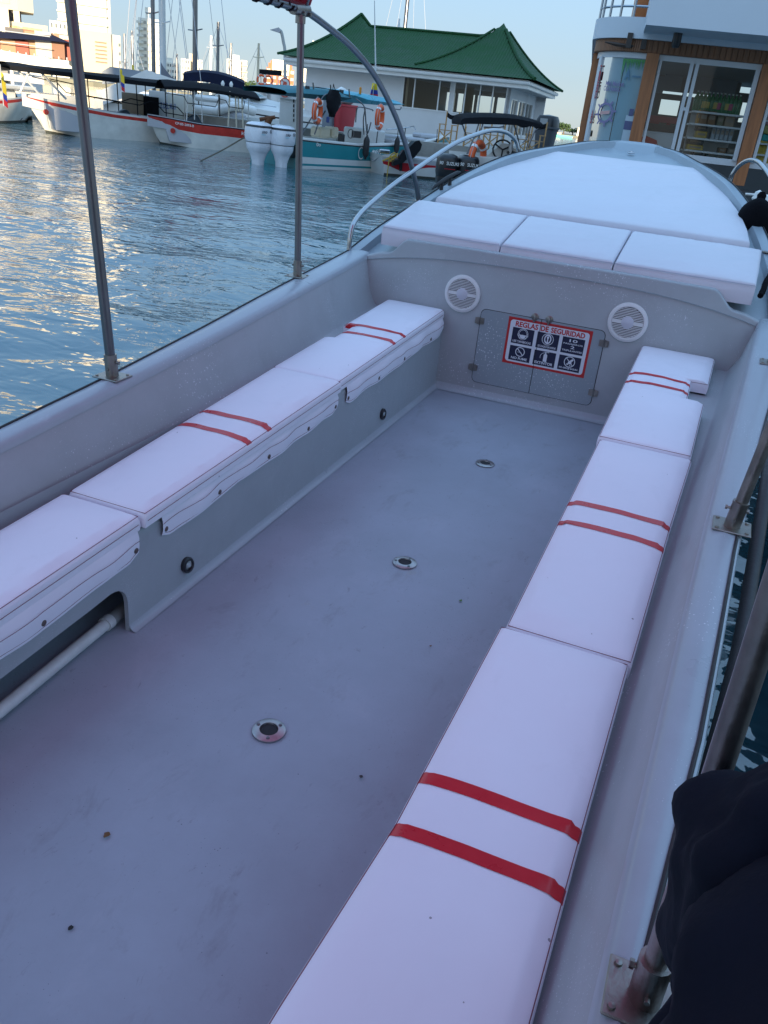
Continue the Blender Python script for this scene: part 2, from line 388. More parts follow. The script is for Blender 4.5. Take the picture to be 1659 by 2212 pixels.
# bow deck outline (half width, edge height)
YE = [4.73, 5.15, 5.6, 6.0, 6.35, 6.57, 6.8, 7.0, 7.2, 7.35, 7.45, 7.5]
XE = [1.25, 1.215, 1.14, 1.01, .86, .745, .62, .505, .375, .25, .13, .0]
ZE = [.715, .83, .95, 1.10, 1.22, 1.28, 1.32, 1.35, 1.385, 1.40, 1.412, 1.418]
YD = [4.73, 5.0, 5.54, 6.2, 6.87, 7.15, 7.4]
ZD = [.775, .845, .955, 1.105, 1.262, 1.315, 1.345]
def xe(y): return max(0, lerp(YE, XE, y))
def ze(y): return lerp(YE, ZE, y)
ES = spline([(x, y, z) for x, y, z in zip(XE, YE, ZE)], 4)
ES = [p for p in ES if p.y > 4.735]; ES = [Vector((1.25, 4.735, .716))]+ES; ES = [p for p in ES if p.x > .21]
def deckz(x, y, w):
    zc = lerp(YD, ZD, y); e = ze(y)-.042; t = min(1, abs(x)/max(w, .01))
    return zc+(e-zc)*t**3
mb = MB(); rows = []
for p in ES:
    w = max(.0, p.x-.085*min(1, p.x/.3)); row = []
    ycut = p.y - (.0 if p.x > .3 else (.3-p.x)*.30)
    e_out = [(-p.x, p.y, p.z-.03), (-p.x+.004, p.y, p.z-.006), (-p.x+.016*min(1, p.x*8), p.y, p.z)]
    for q in e_out: row.append(q)
    row.append((-w-.012*min(1, p.x*5), ycut, p.z+.002))
    for k in range(17):
        x = w*(k-8)/8; row.append((x, ycut-.01, deckz(x, ycut, w)))
    row.append((w+.012*min(1, p.x*5), ycut, p.z+.002))
    for q in e_out[::-1]: row.append((-q[0], q[1], q[2]))
    rows.append(row)
lr = rows[-1]
for f_, y_, z_ in ((.985, 7.405, 1.398), (.85, 7.44, 1.408), (.60, 7.472, 1.415), (.30, 7.492, 1.418), (.05, 7.50, 1.418), (.05, 7.502, 1.38)): rows.append([(x*f_, max(y_, y) if z_ < 1.40 else y_, max(z, z_)) if f_ > .9 else (x*f_, y_, z_) for x, y, z in lr])
mb.grid(rows)
mb.build('bow_deck', M_deck, boat, smooth=True)
mb = MB()
for s in (-1, 1): mb.tube([(s*(p.x-.004), p.y, p.z-.001) for p in ES], .0045, 8)
mb.build('rub_strip', M_black, boat, smooth=True)
# hull shell outside
mb = MB(); rows = []
for y in yy:
    b, z = xo(y), zi(y); rows.append([(-b+.002, y, z-.03), (-b+.05, y, z-.25), (-b+.16, y, -.15), (-b*.72, y, -.30), (0, y, -.42), (b*.72, y, -.30), (b-.16, y, -.15), (b-.05, y, z-.25), (b-.002, y, z-.03)])
for p in ES[1:]:
    k = max(0, (p.y-4.75)/2.75); dz = -.42+.9*k*k; b = p.x
    rows.append([(-b, p.y, p.z-.02), (-b*.93, p.y-.02, p.z-.28), (-b*.80, p.y-.05*k, (p.z+dz)*.42), (-b*.5, p.y-.10*k, dz*.7+p.z*.1), (0, p.y-.18*k, dz), (b*.5, p.y-.10*k, dz*.7+p.z*.1), (b*.80, p.y-.05*k, (p.z+dz)*.42), (b*.93, p.y-.02, p.z-.28), (b, p.y, p.z-.02)])
mb.grid(rows); mb.poly([Vector(p) for p in rows[0]]); mb.build('hull', M_gelr, boat, smooth=True)
mb = MB(); mb.box((0, -3.2, .22), (1.86, .04, .5)); mb.build('transom', M_gel, boat)
# bulkhead with its raised coaming
mb = MB()
ol = [(-1.10, 0), (1.10, 0), (1.115, .70), (1.03, .728), (.975, .735), (.95, .748), (.885, .815), (.86, .828), (.5, .832), (-.5, .832), (-.86, .828), (-.885, .815), (-.95, .748), (-.975, .735), (-1.03, .728), (-1.115, .70)]
fr = [Vector((a, BY, b)) for a, b in ol]
mb.poly(fr)
top = ol[2:]
r1 = [[(a, BY, b), (a, BY+.005, b+.008), (a, BY+.016, b+.012), (a, BY+.040, b+.012), (a, BY+.050, b+.006), (a, BY+.053, b-.09)] for a, b in top]
mb.grid(r1); mb.build('bulkhead', M_gel, boat, smooth=50)
# speakers
def speaker(x, z):
    mb = MB(); mb.lathe([(.106, 0), (.1085, .004), (.106, .011), (.094, .016), (.088, .0155), (.085, .010), (.083, .006)], (x, BY, z), (0, -1, 0), 40, cap=False)
    sp = mb.build('speaker', M_white, boat, smooth=True)
    mb = MB(); mb.lathe([(.086, .0015), (.0001, .0015)], (x, BY, z), (0, -1, 0), 40, cap=False); mb.build('speaker_cone', M_dark, sp)
    mb = MB()
    for k in range(-9, 10):
        zz = k*.0086; h = math.sqrt(max(0, .084**2-zz**2))
        if abs(zz) < .034:
            g = math.sqrt(.034**2-zz**2)-.002
            for sgn in (-1, 1): mb.box((x+sgn*(h+g)/2, BY-.010, z+zz), (h-g, .006, .0042))
        else: mb.box((x, BY-.010, z+zz), (2*h, .006, .0042))
    mb.box((x-.0585, BY-.0115, z), (.052, .006, .012)); mb.box((x+.0585, BY-.0115, z), (.052, .006, .012))
    mb.build('grille', M_white, sp)
    mb = MB(); mb.lathe([(.034, .004), (.034, .014), (.028, .0165), (.0001, .018)], (x, BY, z), (0, -1, 0), 28, cap=False); mb.build('dust_cap', mat('speaker_cap', (.6, .6, .66), .4), sp, smooth=True)
speaker(-.489, .587); speaker(.464, .592)
# locker doors, hinges, catches
DX0, DX1, DZ0, DZ1, DM = -.362, .362, .085, .522, -.004
def rrect(x0, x1, z0, z1, r, which='all', n=5):
    P = []
    for (cx, cz, a0, k) in ((x1-r, z0+r, -90, 'br'), (x1-r, z1-r, 0, 'tr'), (x0+r, z1-r, 90, 'tl'), (x0+r, z0+r, 180, 'bl')):
        if which == 'all' or k in which:
            for i in range(n+1):
                a = R(a0+90*i/n); P.append((cx+r*math.cos(a), cz+r*math.sin(a)))
        else: P.append((x1 if k[1] == 'r' else x0, z1 if k[0] == 't' else z0))
    return P
M_door = mat('door_gelcoat', (.30, .345, .375), .36, var=.05, vscale=3, bump=.0006, bscale=30, specks=[(95, .34, (.66, .69, .72), 2.2), (200, .3, (.62, .65, .68), 3)])
def door(x0, x1, cor, hx, hzs):
    mb = MB(); mb.prism(rrect(x0, x1, DZ0, DZ1, .03, cor), (0, BY-.0045, 0), X, Z, (0, .004, 0))
    d = mb.build('locker_door', M_door, boat)
    for hz in hzs:
        mb = MB(); sg = 1 if hx > 0 else -1
        mb.prism([(hx-sg*.028, hz-.017), (hx+sg*0, hz-.021), (hx+sg*.026, hz-.017), (hx+sg*.026, hz+.017), (hx, hz+.021), (hx-sg*.028, hz+.017)], (0, BY-.0085, 0), X, Z, (0, .004, 0))
        mb.tube([(hx, BY-.010, hz-.021), (hx, BY-.010, hz+.021)], .0045, 8)
        for (a, b) in ((-.018, .009), (-.018, -.009), (.017, .009), (.017, -.009)): mb.lathe([(.0035, 0), (.003, .0015), (0.0001, .002)], (hx+a, BY-.0085, hz+b), (0, -1, 0), 8, cap=False)
        mb.build('hinge', M_steelw, d, smooth=30)
    return d
dl = door(DX0+.002, DM-.0022, ('tl', 'bl'), DX0-.002, (.452, .170)); dr = door(DM+.0022, DX1-.002, ('tr', 'br'), DX1+.002, (.455, .165))
mb = MB(); mb.prism(rrect(DX0-.0015, DX1+.0015, DZ0-.003, DZ1+.003, .032), (0, BY-.0012, 0), X, Z, (0, .0008, 0)); mb.build('door_gap', M_dark, boat)
for x in (-.045, .038):
    mb = MB(); mb.lathe([(.0215, 0), (.0225, .003), (.020, .005), (.010, .008)], (x, BY, .530), (0, -1, 0), 20); mb.bbox((x, BY-.013, .522), (.012, .016, .040), .004)
    mb.lathe([(.009, .0), (.008, .012), (.0001, .014)], (x, BY-.006, .537), (0, -1, 0), 12); mb.build('door_catch', M_steelw, boat, smooth=True)
# safety rules sticker
def sticker():
    M_sr = mat('sticker_red', (.52, .02, .02), .35); M_sw = mat('sticker_white', (.72, .74, .78), .35); M_sb = mat('sticker_navy', (.012, .014, .045), .35)
    x0, x1, z0, z1 = -.193, .293, .238, .510; y = BY-.0052
    mb = MB(); mb.prism([(x0, z0), (x1, z0), (x1, z1), (x0, z1)], (0, y, 0), X, Z, (0, .0004, 0)); sg = mb.build('safety_sign', M_sr, boat)
    mb = MB(); mb.poly([Vector((a, y-.0006, b)) for a, b in rrect(x0+.014, x1-.014, z0+.014, z1-.014, .018)]); mb.build('sign_panel', M_sw, sg)
    bw_, bh = .127, .086; gx = (x1-x0-.028-3*bw_)/4; boxes = []
    nb = MB(); wt = MB(); pic = MB()
    for c in range(3):
        for r in range(2):
            bx = x0+.014+gx+c*(bw_+gx); bz = z0+.024+(1-r)*(bh+.014); boxes.append((bx, bz))
            nb.poly([Vector((bx, y-.0012, bz)), Vector((bx+bw_, y-.0012, bz)), Vector((bx+bw_, y-.0012, bz+bh+(.006 if r == 0 else 0))), Vector((bx, y-.0012, bz+bh+(.006 if r == 0 else 0)))])
    nb.build('sign_box', M_sb, sg)
    rt = MB(); put_text(rt, 'REGLAS', (x0+.045, y-.0014, z1-.050), X, Z, .132, .031, .03); put_text(rt, 'DE', (x0+.193, y-.0014, z1-.050), X, Z, .045, .031, .03); put_text(rt, 'SEGURIDAD', (x0+.252, y-.0014, z1-.050), X, Z, .195, .031, .03)
    rt.build('red_lettering', M_sr, sg)
    yt = y-.0020
    def T(i, s, dx, dz, w, h, b=.025): put_text(wt, s, (boxes[i][0]+dx, yt, boxes[i][1]+dz), X, Z, w, h, b)
    T(0, 'USE TAPABOCAS', .009, .008, .108, .013); T(1, 'NO FUME', .016, .008, .095, .015)
    T(2, 'USE CHALECO SALVAVIDAS', .010, .007, .107, .012); T(3, 'EXTINTOR', .010, .008, .107, .016)
    T(4, '10', .040, .066, .046, .017, .02); T(4, 'PASAJEROS', .009, .049, .110, .011, .02); T(4, '2', .053, .029, .023, .016, .02); T(4, 'TRIPULANTES', .006, .012, .115, .010, .02)
    T(5, 'NO ARROJE BASURA', .009, .007, .109, .013)
    wt.build('white_lettering', M_sw, sg)
    def ring(cx, cz, r, w, n=28, sx=1.0):
        vs = []; fs = []
        for k in range(n):
            a = 2*math.pi*k/n; vs += [(cx+sx*r*math.cos(a), yt, cz+r*math.sin(a)), (cx+sx*(r-w)*math.cos(a), yt, cz+(r-w)*math.sin(a))]
        for k in range(n): fs.append((2*k, 2*((k+1) % n), 2*((k+1) % n)+1, 2*k+1))
        pic.add(vs, fs)
    def bar(ax, az, bx, bz, w, dy=.0002):
        d = Vector((bx-ax, 0, bz-az)).normalized(); q = Vector((-d.z, 0, d.x))*w/2; a = Vector((ax, yt-dy, az)); b = Vector((bx, yt-dy, bz)); pic.poly([a-q, b-q, b+q, a+q])
    def disc(cx, cz, rx, rz, dy=.0003, n=16): pic.poly([Vector((cx+rx*math.cos(2*math.pi*k/n), yt-dy, cz+rz*math.sin(2*math.pi*k/n))) for k in range(n)])
    bx, bz = boxes[0]; cx, cz = bx+bw_/2, bz+.056
    ring(cx, cz, .030, .0028, sx=.8); ring(cx, cz+.003, .033, .003, sx=.92); disc(cx, cz-.012, .016, .012); bar(cx-.022, cz-.004, cx+.022, cz-.004, .006); ring(cx-.026, cz-.002, .009, .0025, 12, .6); ring(cx+.026, cz-.002, .009, .0025, 12, .6)
    bx, bz = boxes[1]; cx, cz = bx+bw_/2, bz+.055; ring(cx, cz, .028, .0045); bar(cx-.019, cz+.019, cx+.019, cz-.019, .005); bar(cx-.015, cz-.002, cx+.008, cz-.002, .0025)
    bx, bz = boxes[2]; cx, cz = bx+bw_/2, bz+.057
    ring(cx, cz, .034, .0035, 32, 1.0); ring(cx, cz+.001, .028, .009, 24, .75); disc(cx, cz+.010, .006, .008); bar(cx, cz+.004, cx, cz-.026, .007)
    bx, bz = boxes[3]; cx, cz = bx+bw_/2+.004, bz+.050; bar(cx, cz-.024, cx, cz+.014, .021); disc(cx, cz+.014, .0105, .008); bar(cx, cz+.016, cx, cz+.029, .006); bar(cx-.006, cz+.030, cx+.018, cz+.033, .0035)
    for k in range(8): a0, a1 = R(90+k*14), R(90+(k+1)*14); bar(cx-.002+.028*math.cos(a0), cz+.002+.026*math.sin(a0), cx-.002+.028*math.cos(a1), cz+.002+.026*math.sin(a1), .0025)
    bx, bz = boxes[5]; cx, cz = bx+bw_/2, bz+.053; ring(cx, cz, .032, .0045); bar(cx-.021, cz+.021, cx+.021, cz-.021, .004); bar(cx-.004, cz-.004, cx+.018, cz+.016, .011); disc(cx+.002, cz-.004, .011, .009); disc(cx-.010, cz-.014, .006, .005); disc(cx+.006, cz-.020, .004, .003)
    pic.build('pictogram', M_sw, sg)
    mb = MB(); mb.box((DM, y-.0026, (z0+z1)/2), (.0026, .0006, z1-z0)); mb.build('sign_slit', M_dark, sg)
sticker()
# floor sockets on the centreline
M_sock = mat('socket_steel', (.40, .37, .37), .33, 1.0, var=.25, vscale=30)
for k, y in enumerate((.565, 1.565, 2.615, 3.73)):
    mb = MB(); c = (.025, y, .0)
    mb.lathe([(.047, .003), (.0465, .0065), (.040, .009), (.026, .010), (.0245, .006), (.0235, -.0)], c, (0, 0, 1), 36, cap=False)
    so = mb.build('table_socket', M_sock, boat, smooth=True)
    mb = MB(); mb.lathe([(.0245, .0052), (.0001, .0052)], c, (0, 0, 1), 24, cap=False); mb.build('socket_hole', M_dark, so)
    for a in (35, 155, 275):
        mb = MB(); q = Vector(c)+Vector((math.cos(R(a+k*20))*.035, math.sin(R(a+k*20))*.035, .0092)); mb.lathe([(.0055, 0), (.005, .002), (.0001, .0028)], q, (0, 0, 1), 12, cap=False)
        mb.box(q+Vector((0, 0, .0026)), (.007, .0012, .0006)); mb.box(q+Vector((0, 0, .0027)), (.0012, .007, .0006)); mb.build('screw', M_steel, so, smooth=30)
# courtesy lights in the bench face
for y, z in ((2.07, .086), (3.845, .092)):
    mb = MB(); mb.lathe([(.036, 0), (.036, .010), (.031, .014), (.023, .014), (.021, .008)], (-.585, y, z), (1, 0, 0), 28, cap=False, sx=.78, sy=1.0)
    l = mb.build('courtesy_light', M_blackp, boat, smooth=True)
    mb = MB(); mb.bbox((-.579, y, z), (.012, .036, .026), .005); mb.build('lens', mat('lamp_lens', (.35, .38, .38), .15, var=.5, vscale=60), l)
# drain pipe inside the port bench
P0, P1 = Vector((-.60-.055, -1.2, .035)), Vector((-.66, 1.62, .042))
def Pz(px, py, z): w_ = atz(px, py, 0); r = BR.transposed() @ ray(px, py); return BC+r*((z-BC.z)/r.z)
pa, pb = Pz(0, 1535, .035), Pz(232, 1345, .035); d = (pb-pa)
mb = MB(); mb.tube([pa-d*3.5, pb], .019, 16); mb.tube([pb-d*.03, pb+d*.03], .024, 16); dp = mb.build('drain_pipe', mat('white_pvc', (.62, .64, .62), .4, var=.1, vscale=20), boat, smooth=True)
mb = MB(); mb.tube([pb+d*.02, pb+d*1.2], .021, 14); mb.build('grey_pipe', mat('grey_pvc', (.28, .29, .28), .5), boat, smooth=True)
# grab rails on the bow
def rail(s):
    pts = [(s*1.238, 4.745, .72), (s*1.238, 4.755, .80), (s*1.235, 4.79, .875), (s*1.225, 4.93, .95), (s*1.18, 5.25, 1.075), (s*1.12, 5.5, 1.17), (s*1.03, 5.92, 1.315), (s*.955, 6.22, 1.385), (s*.90, 6.42, 1.412), (s*.845, 6.6, 1.40), (s*.80, 6.70, 1.355), (s*.775, 6.72, 1.30), (s*.765, 6.72, 1.24)]
    mb = MB(); mb.tube(spline(pts, 6), .0145, 14); mb.build('grab_rail', M_chrome, boat, smooth=True)
rail(-1); rail(1)
# canopy frame
def base_plate(p, parent, tilt=0):
    mb = MB(); mb.bbox((p[0], p[1], p[2]+.020), (.105, .095, .006), .002)
    for a in (-1, 1):
        for b in (-1, 1): mb.lathe([(.006, 0), (.005, .004), (.0001, .005)], (p[0]+a*.040, p[1]+b*.034, p[2]+.023), (0, 0, 1), 10)
    return mb.build('base_plate', M_steelw, parent, smooth=30)
def pole(b, t, r=.0175):
    b, t = Vector(b), Vector(t); d = (t-b).normalized()
    mb = MB(); mb.tube([b+Vector((0, 0, .02)), t], r, 14); p = mb.build('canopy_pole', M_steelw if b.x > 0 else M_steel, boat, smooth=True)
    base_plate(b, p)
    mb = MB(); mb.tube([b+Vector((0, 0, .022)), b+Vector((0, 0, .03))+d*.07], .0225, 16)
    mb.tube([b+Vector((-.030, .0, .075)), b+Vector((.030, .0, .075))], .004, 8); mb.tube([b+Vector((.0, -.030, .05)), b+Vector((.0, .030, .05))], .004, 8)
    mb.lathe([(.007, 0), (.007, .006)], b+Vector((.026, 0, .075)), (1, 0, 0), 6); mb.lathe([(.007, 0), (.007, .006)], b+Vector((-.026, 0, .075)), (-1, 0, 0), 6)
    mb.build('pole_socket', M_steelw, p, smooth=40)
    return p
TOP = 1.90
pole((-1.020, .80, zi(.8)), (-1.09, .72, TOP)); pole((-1.066, 2.33, zi(2.33)), (-1.152, 2.33, TOP)); pole((-1.205, 4.02, zi(4.02)), (-1.255, 4.03, TOP+.02))
pole((1.003, .82, zi(.8)), (.960, .80, TOP), .0155); pole((1.066, 2.33, zi(2.33)), (1.152, 2.33, TOP)); pole((1.175, 4.02, zi(4.02)), (1.255, 4.03, TOP))
pole((-.95, -1.2, zi(-1.2)), (-1.05, -1.2, TOP)); pole((.95, -1.2, zi(-1.2)), (1.12, -1.2, TOP))
for s in (-1, 1):
    pts = [(s*1.255, 4.03, 1.905), (s*1.26, 4.30, 1.86), (s*1.25, 4.62, 1.785), (s*1.225, 4.92, 1.66), (s*1.19, 5.2, 1.46), (s*1.16, 5.40, 1.25), (s*1.140, 5.55, 1.06), (s*1.132, 5.615, .955)]
    mb = MB(); mb.tube(spline(pts, 6), .0165, 14); a = mb.build('arched_brace', M_steel, boat, smooth=True); base_plate((s*1.115, 5.62, .935), a)
    mb = MB(); mb.tube([(s*1.09, -1.4, TOP), (s*1.09, .8, TOP), (s*1.152, 2.33, TOP), (s*1.255, 4.03, TOP), (s*1.255, 4.10, TOP)], .0185, 14)
    mb.build('canopy_rail', M_steel, boat, smooth=True)
    mb = MB(); mb.tube([(s*1.255, 3.95, TOP-.006), (s*1.255, 4.09, TOP+.001)], .026, 12); mb.tube([(s*1.255, 4.03, TOP-.06), (s*1.255, 4.03, TOP+.01)], .024, 12)
    for dy in (-.03, .03): mb.lathe([(.009, 0), (.009, .03)], (s*1.255, 4.05+dy, TOP-.02), (-s, 0, 0), 6)
    mb.build('rail_joint', M_steelw, boat, smooth=40)
mb = MB(); mb.tube([(-1.255, 4.06, TOP), (-1.235, 4.06, TOP+.07), (-1.15, 4.06, TOP+.15), (-.8, 4.06, TOP+.26), (0, 4.06, TOP+.33), (.8, 4.06, TOP+.26), (1.15, 4.06, TOP+.15), (1.235, 4.06, TOP+.07), (1.255, 4.06, TOP)], .0165, 12); mb.build('canopy_hoop', M_steel, boat, smooth=True)
mb = MB(); rows = []
for k in range(33):
    y = -1.4+k*(4.10+1.4)/32; hw = lerp([-1.4, .8, 2.33, 4.03], [1.09, 1.09, 1.152, 1.255], y)-.012
    rows.append([(hw*math.sin(R(a)), y, TOP+.012+.33*abs(math.cos(R(a)))**.8-.006*math.sin(y*5)**2) for a in range(-90, 91, 15)])
mb.grid(rows)
M_can = mat('red_canvas', (.55, .03, .045), .8, bump=.0006, bscale=300)
bn = M_can.node_tree; tl = bn.nodes.new('ShaderNodeBsdfTranslucent'); tl.inputs[0].default_value = (.90, .30, .40, 1); ms = bn.nodes.new('ShaderNodeMixShader'); ms.inputs[0].default_value = .70
bn.links.new(bn.nodes['Principled BSDF'].outputs[0], ms.inputs[1]); bn.links.new(tl.outputs[0], ms.inputs[2]); bn.links.new(ms.outputs[0], bn.nodes['Material Output'].inputs[0])
cano = mb.build('canopy', M_can, boat, smooth=True)
for s_ in (-1, 1):                                               # opaque dark strip added inside each edge to hide the canvas glow
    mb = MB(); rows = []
    for k in range(33):
        y = -1.4+k*(4.098+1.4)/32; hw = lerp([-1.4, .8, 2.33, 4.03], [1.09, 1.09, 1.152, 1.255], y)-.016
        rows.append([(s_*hw*math.sin(R(a)), y, TOP+.006+.33*abs(math.cos(R(a)))**.8-.006*math.sin(y*5)**2) for a in (90, 87, 84, 80, 76)])
    mb.grid(rows); mb.build('canopy_glow_mask', mat('glow_mask_red', (.17, .012, .02), .8), boat, smooth=True)
mb = MB()
for s in (-1, 1):                                                # lacing that ties the canvas to the rail
    for k in range(44):
        y = -1.2+k*.118; hw = lerp([-1.4, .8, 2.33, 4.03], [1.09, 1.09, 1.152, 1.255], y)
        mb.tube([(s*hw+.0215*math.cos(R(a)), y+.0012*a/10+.01*math.sin(k), TOP+.0215*math.sin(R(a))) for a in range(0, 361, 40)], .004, 5)
mb.build('lacing', M_black, boat, smooth=True)
# deck cleats, bow light
for s in (-1,):
    c = Vector((s*1.03, 5.85, 1.035)); d = Vector((-s*.30, .75, .32)).normalized()
    mb = MB(); mb.tube([c-d*.150+Vector((0, 0, .050)), c-d*.12+Vector((0, 0, .058)), c+Vector((0, 0, .064)), c+d*.12+Vector((0, 0, .058)), c+d*.150+Vector((0, 0, .050))], [.006, .012, .0145, .012, .006], 10)
    for k in (-1, 1): mb.lathe([(.026, -.035), (.021, -.006), (.012, .012), (.012, .055)], c+d*(.045*k), (0, 0, 1), 12)
    mb.build('cleat', M_black, boat, smooth=True)
mb = MB(); mb.lathe([(.026, 0), (.028, .006), (.022, .012)], (0, 7.22, 1.338), (0, -.1, 1), 20); mb.lathe([(.014, .01), (.012, .016), (.0001, .018)], (0, 7.22, 1.338), (0, -.1, 1), 16); mb.build('deck_fitting', M_chrome, boat, smooth=True)
# hose fender lashed along the starboard side
mb = MB(); pts = [(1.06, 1.25, .40), (1.085, 1.45, .45), (1.105, 1.65, .47), (1.128, 1.9, .475), (1.145, 2.2, .49), (1.155, 2.5, .55), (1.165, 2.8, .60), (1.185, 3.2, .60), (1.22, 3.8, .62), (1.26, 4.6, .66)]
mb.tube(spline(pts, 6), .020, 12); mb.build('fender_hose', M_black, boat, smooth=True)
# ---------------------------------------------------------------- cushions
def ends(y0, y1, r, ys):
    out = []
    for k in range(5): a = math.pi/2*k/4; out.append((y0+r*(1-math.cos(a)), r*(1-math.sin(a))))
    out += [(y, 0) for y in ys if y0+r*1.5 < y < y1-r*1.5]
    for k in range(5): a = math.pi/2*(1-k/4); out.append((y1-r*(1-math.cos(a)), r*(1-math.sin(a))))
    return out
def pad_puff(x, y, a, b, y0, y1, seed, puff=.011, wr=.004):     # how the stuffed vinyl top swells and creases
    s = 1 if b > a else -1; u = max(0, min(1, (x-a)/(b-a))); e = (4*u*(1-u))**.5; f = max(0, min(1, (y-y0)/.08, (y1-y)/.08)); de = min((x-a)*s, (b-x)*s, y-y0, y1-y); cr = math.exp(-((de-.03)/.035)**2)
    return puff*e*f+wr*noise.noise(Vector((x*7+seed, y*5, seed)))*f+.0045*cr*f*noise.noise(Vector((x*11, y*24, seed)))+.0018*f*noise.noise(Vector((x*16+y*5, y*9-x*4, seed)))
def strip_pad(y0, y1, fa, fb, ft, th, r=.012, nx=14, puff=.004, seed=0, extra=(), wr=.0015):
    # fa/fb: the two side edges as functions of y; ft: top height
    mb = MB(); ys = sorted([y0+k*(y1-y0)/80 for k in range(1, 80)]+list(extra)); rows = []
    for y, dr in ends(y0, y1, r, ys):
        a, b, t = fa(y), fb(y), ft(y); s = 1 if b > a else -1; row = [(a+s*.002, y, t-th)]
        rr = max(.0005, r)
        for k in range(4): q = math.pi/2*k/3; row.append((a+s*rr*(1-math.cos(q)), y, t-dr-rr*(1-math.sin(q))))
        for k in range(1, nx):
            u = k/nx; x = a+s*rr+(b-a-2*s*rr)*u; e = (4*u*(1-u))**.5; f = min(1, (y-y0)/.08, (y1-y)/.08)
            f = max(0, f)
            row.append((x, y, t-dr+pad_puff(x, y, a, b, y0, y1, seed, puff, wr)))
        for k in range(4): q = math.pi/2*(1-k/3); row.append((b-s*rr*(1-math.cos(q)), y, t-dr-rr*(1-math.sin(q))))
        row.append((b-s*.002, y, t-th)); rows.append(row)
    mb.grid(rows); mb.poly([rows[0][i] for i in range(len(rows[0]))][::-1]); mb.poly(rows[-1])
    return mb
def seam_loop(y0, y1, fa, fb, ft, r, ys):
    s = 1 if fb((y0+y1)/2) > fa((y0+y1)/2) else -1; i = r*.30; L1 = [(y, 0) for y in ys if y0+.01 < y < y1-.01]; L = [y0+i]+[y for y, _ in L1]+[y1-i]
    return [(fa(y)+s*i, y, ft(y)-i) for y in L]+[(fb(y)-s*i, y, ft(y)-i) for y in L[::-1]]
def bench_cushion(s, y0, y1, fout, stripes, label, seed, flap, extra=(), fin=None, dx=0, dz=0, bulge=1.0):
    zt0 = globals()['zt']; fo0 = fout; zt = lambda y: zt0(y)+dz; fout = lambda y: fo0(y)+dx
    o = (s*.75, (y0+y1)/2, zb((y0+y1)/2)); t = bthing('bench_cushion', label, 'cushion', o, 'bench cushions with red stripes')
    # vertices are given in boat coordinates minus the origin
    fi = fin or (lambda y: .578); fa = lambda y: s*(fi(y)+dx); fb = lambda y: s*fout(y)
    ys = sorted([y0+k*(y1-y0)/40 for k in range(41)]+list(extra))
    mb = strip_pad(y0, y1, fa, fb, zt, .053, .017, 22, .011, seed, extra, wr=.004); mb.build('pad', M_vinyl, t, o, smooth=60)
    mb = MB(); mb.tube(seam_loop(y0, y1, fa, fb, zt, .017, ys), .0011, 5, closed=True)
    mb.tube([(fa(y)-s*.001, y, zt(y)-.030) for y in (y0+.01, (y0+y1)/2, y1-.01)], .0009, 5); mb.build('stitching', M_seam, t, o)
    for sy in stripes:
        rows = []
        for y in (sy-.0165, sy-.008, sy, sy+.008, sy+.0165):
            a, b = fa(y), fb(y); row = []
            for k in range(4): q = math.pi/2*k/3; row.append((a+s*.0005+s*.0175*(1-math.cos(q)), y, zt(y)+.0012-.0175*(1-math.sin(q))))
            for k in range(1, 30):
                u = k/30; x = a+s*.017+(b-a-s*.034)*u; row.append((x, y, zt(y)+.0014+pad_puff(x, y, a, b, y0, y1, seed)))
            for k in range(4): q = math.pi/2*(1-k/3); row.append((b-s*.0005-s*.0175*(1-math.cos(q)), y, zt(y)+.0012-.0175*(1-math.sin(q))))
            rows.append(row)
        MB().grid(rows).build('stripe', M_red, t, o, smooth=True)
    if flap:
        f0, f1, snaps = flap; fi0 = .578; mb = MB(); rows = []; N = 60
        for k in range(N+1):
            y = f0+(f1-f0)*k/N; ph = 0
            near = min(abs(y-q) for q in snaps); wob = min(1, near/.12)
            out =   .005+.010*wob*abs(math.sin(y*7+seed))+.004*math.sin(y*23+seed); zl = zt(y)-.142-.005*math.sin(y*9+seed)*wob-.006*(1-wob)
            e = min(1, min(k, N-k)/2.2)
            rows.append([(s*.582, y, zt(y)-.050), (s*(.578-out*.7), y, zt(y)-.075), (s*(.580-out), y, zt(y)-.105), (s*(.582-out*.6), y, zl+.02*(1-e)), (s*(.5825-out*.6+.002), y, zl+.02*(1-e)+.001)])
        mb.grid(rows); fl = mb.build('snap_flap', M_vinyl, t, o, smooth=True)
        mb = MB(); mb.tube([(r_[3][0]*.0+s*(abs(r_[3][0])-.0012), r_[3][1], r_[3][2]+.010) for r_ in rows], .0009, 5); mb.tube([(s*(abs(r_[2][0])-.0025), r_[2][1], r_[2][2]+.020) for r_ in rows], .0008, 5); mb.build('flap_stitching', M_seam, fl, o)
        for q in snaps:
            mb = MB(); i = min(range(len(rows)), key=lambda j: abs(rows[j][0][1]-q)); c = rows[i][3]
            mb.lathe([(.0095, 0), (.009, .004), (.005, .006), (.0001, .0062)], (s*(abs(c[0])-.001), q, c[2]+.024), (-s, 0, 0), 14); mb.build('snap', mat('snap_brass', (.16, .12, .11), .45, .6), fl, o, smooth=True)
    return t
fL = lambda y: lerp([0, 1.8, 3.2, 4.73], [.85, .868, .918, .945], y)
fR = lambda y: lerp([0, 1.2, 1.83, 2.6, 3.28, 4.73], [.865, .88, .892, .912, .937, .955], y)
def notch(f, a, b, lo):
    return lambda y: lo if a < y < b else f(y)
bench_cushion(-1, .43, 1.826, fL, (1.23, 1.09), 'nearest port bench cushion, left edge of the photo, above the open locker', 1.3, (.5, 1.815, (.55, .98, 1.40, 1.80)))
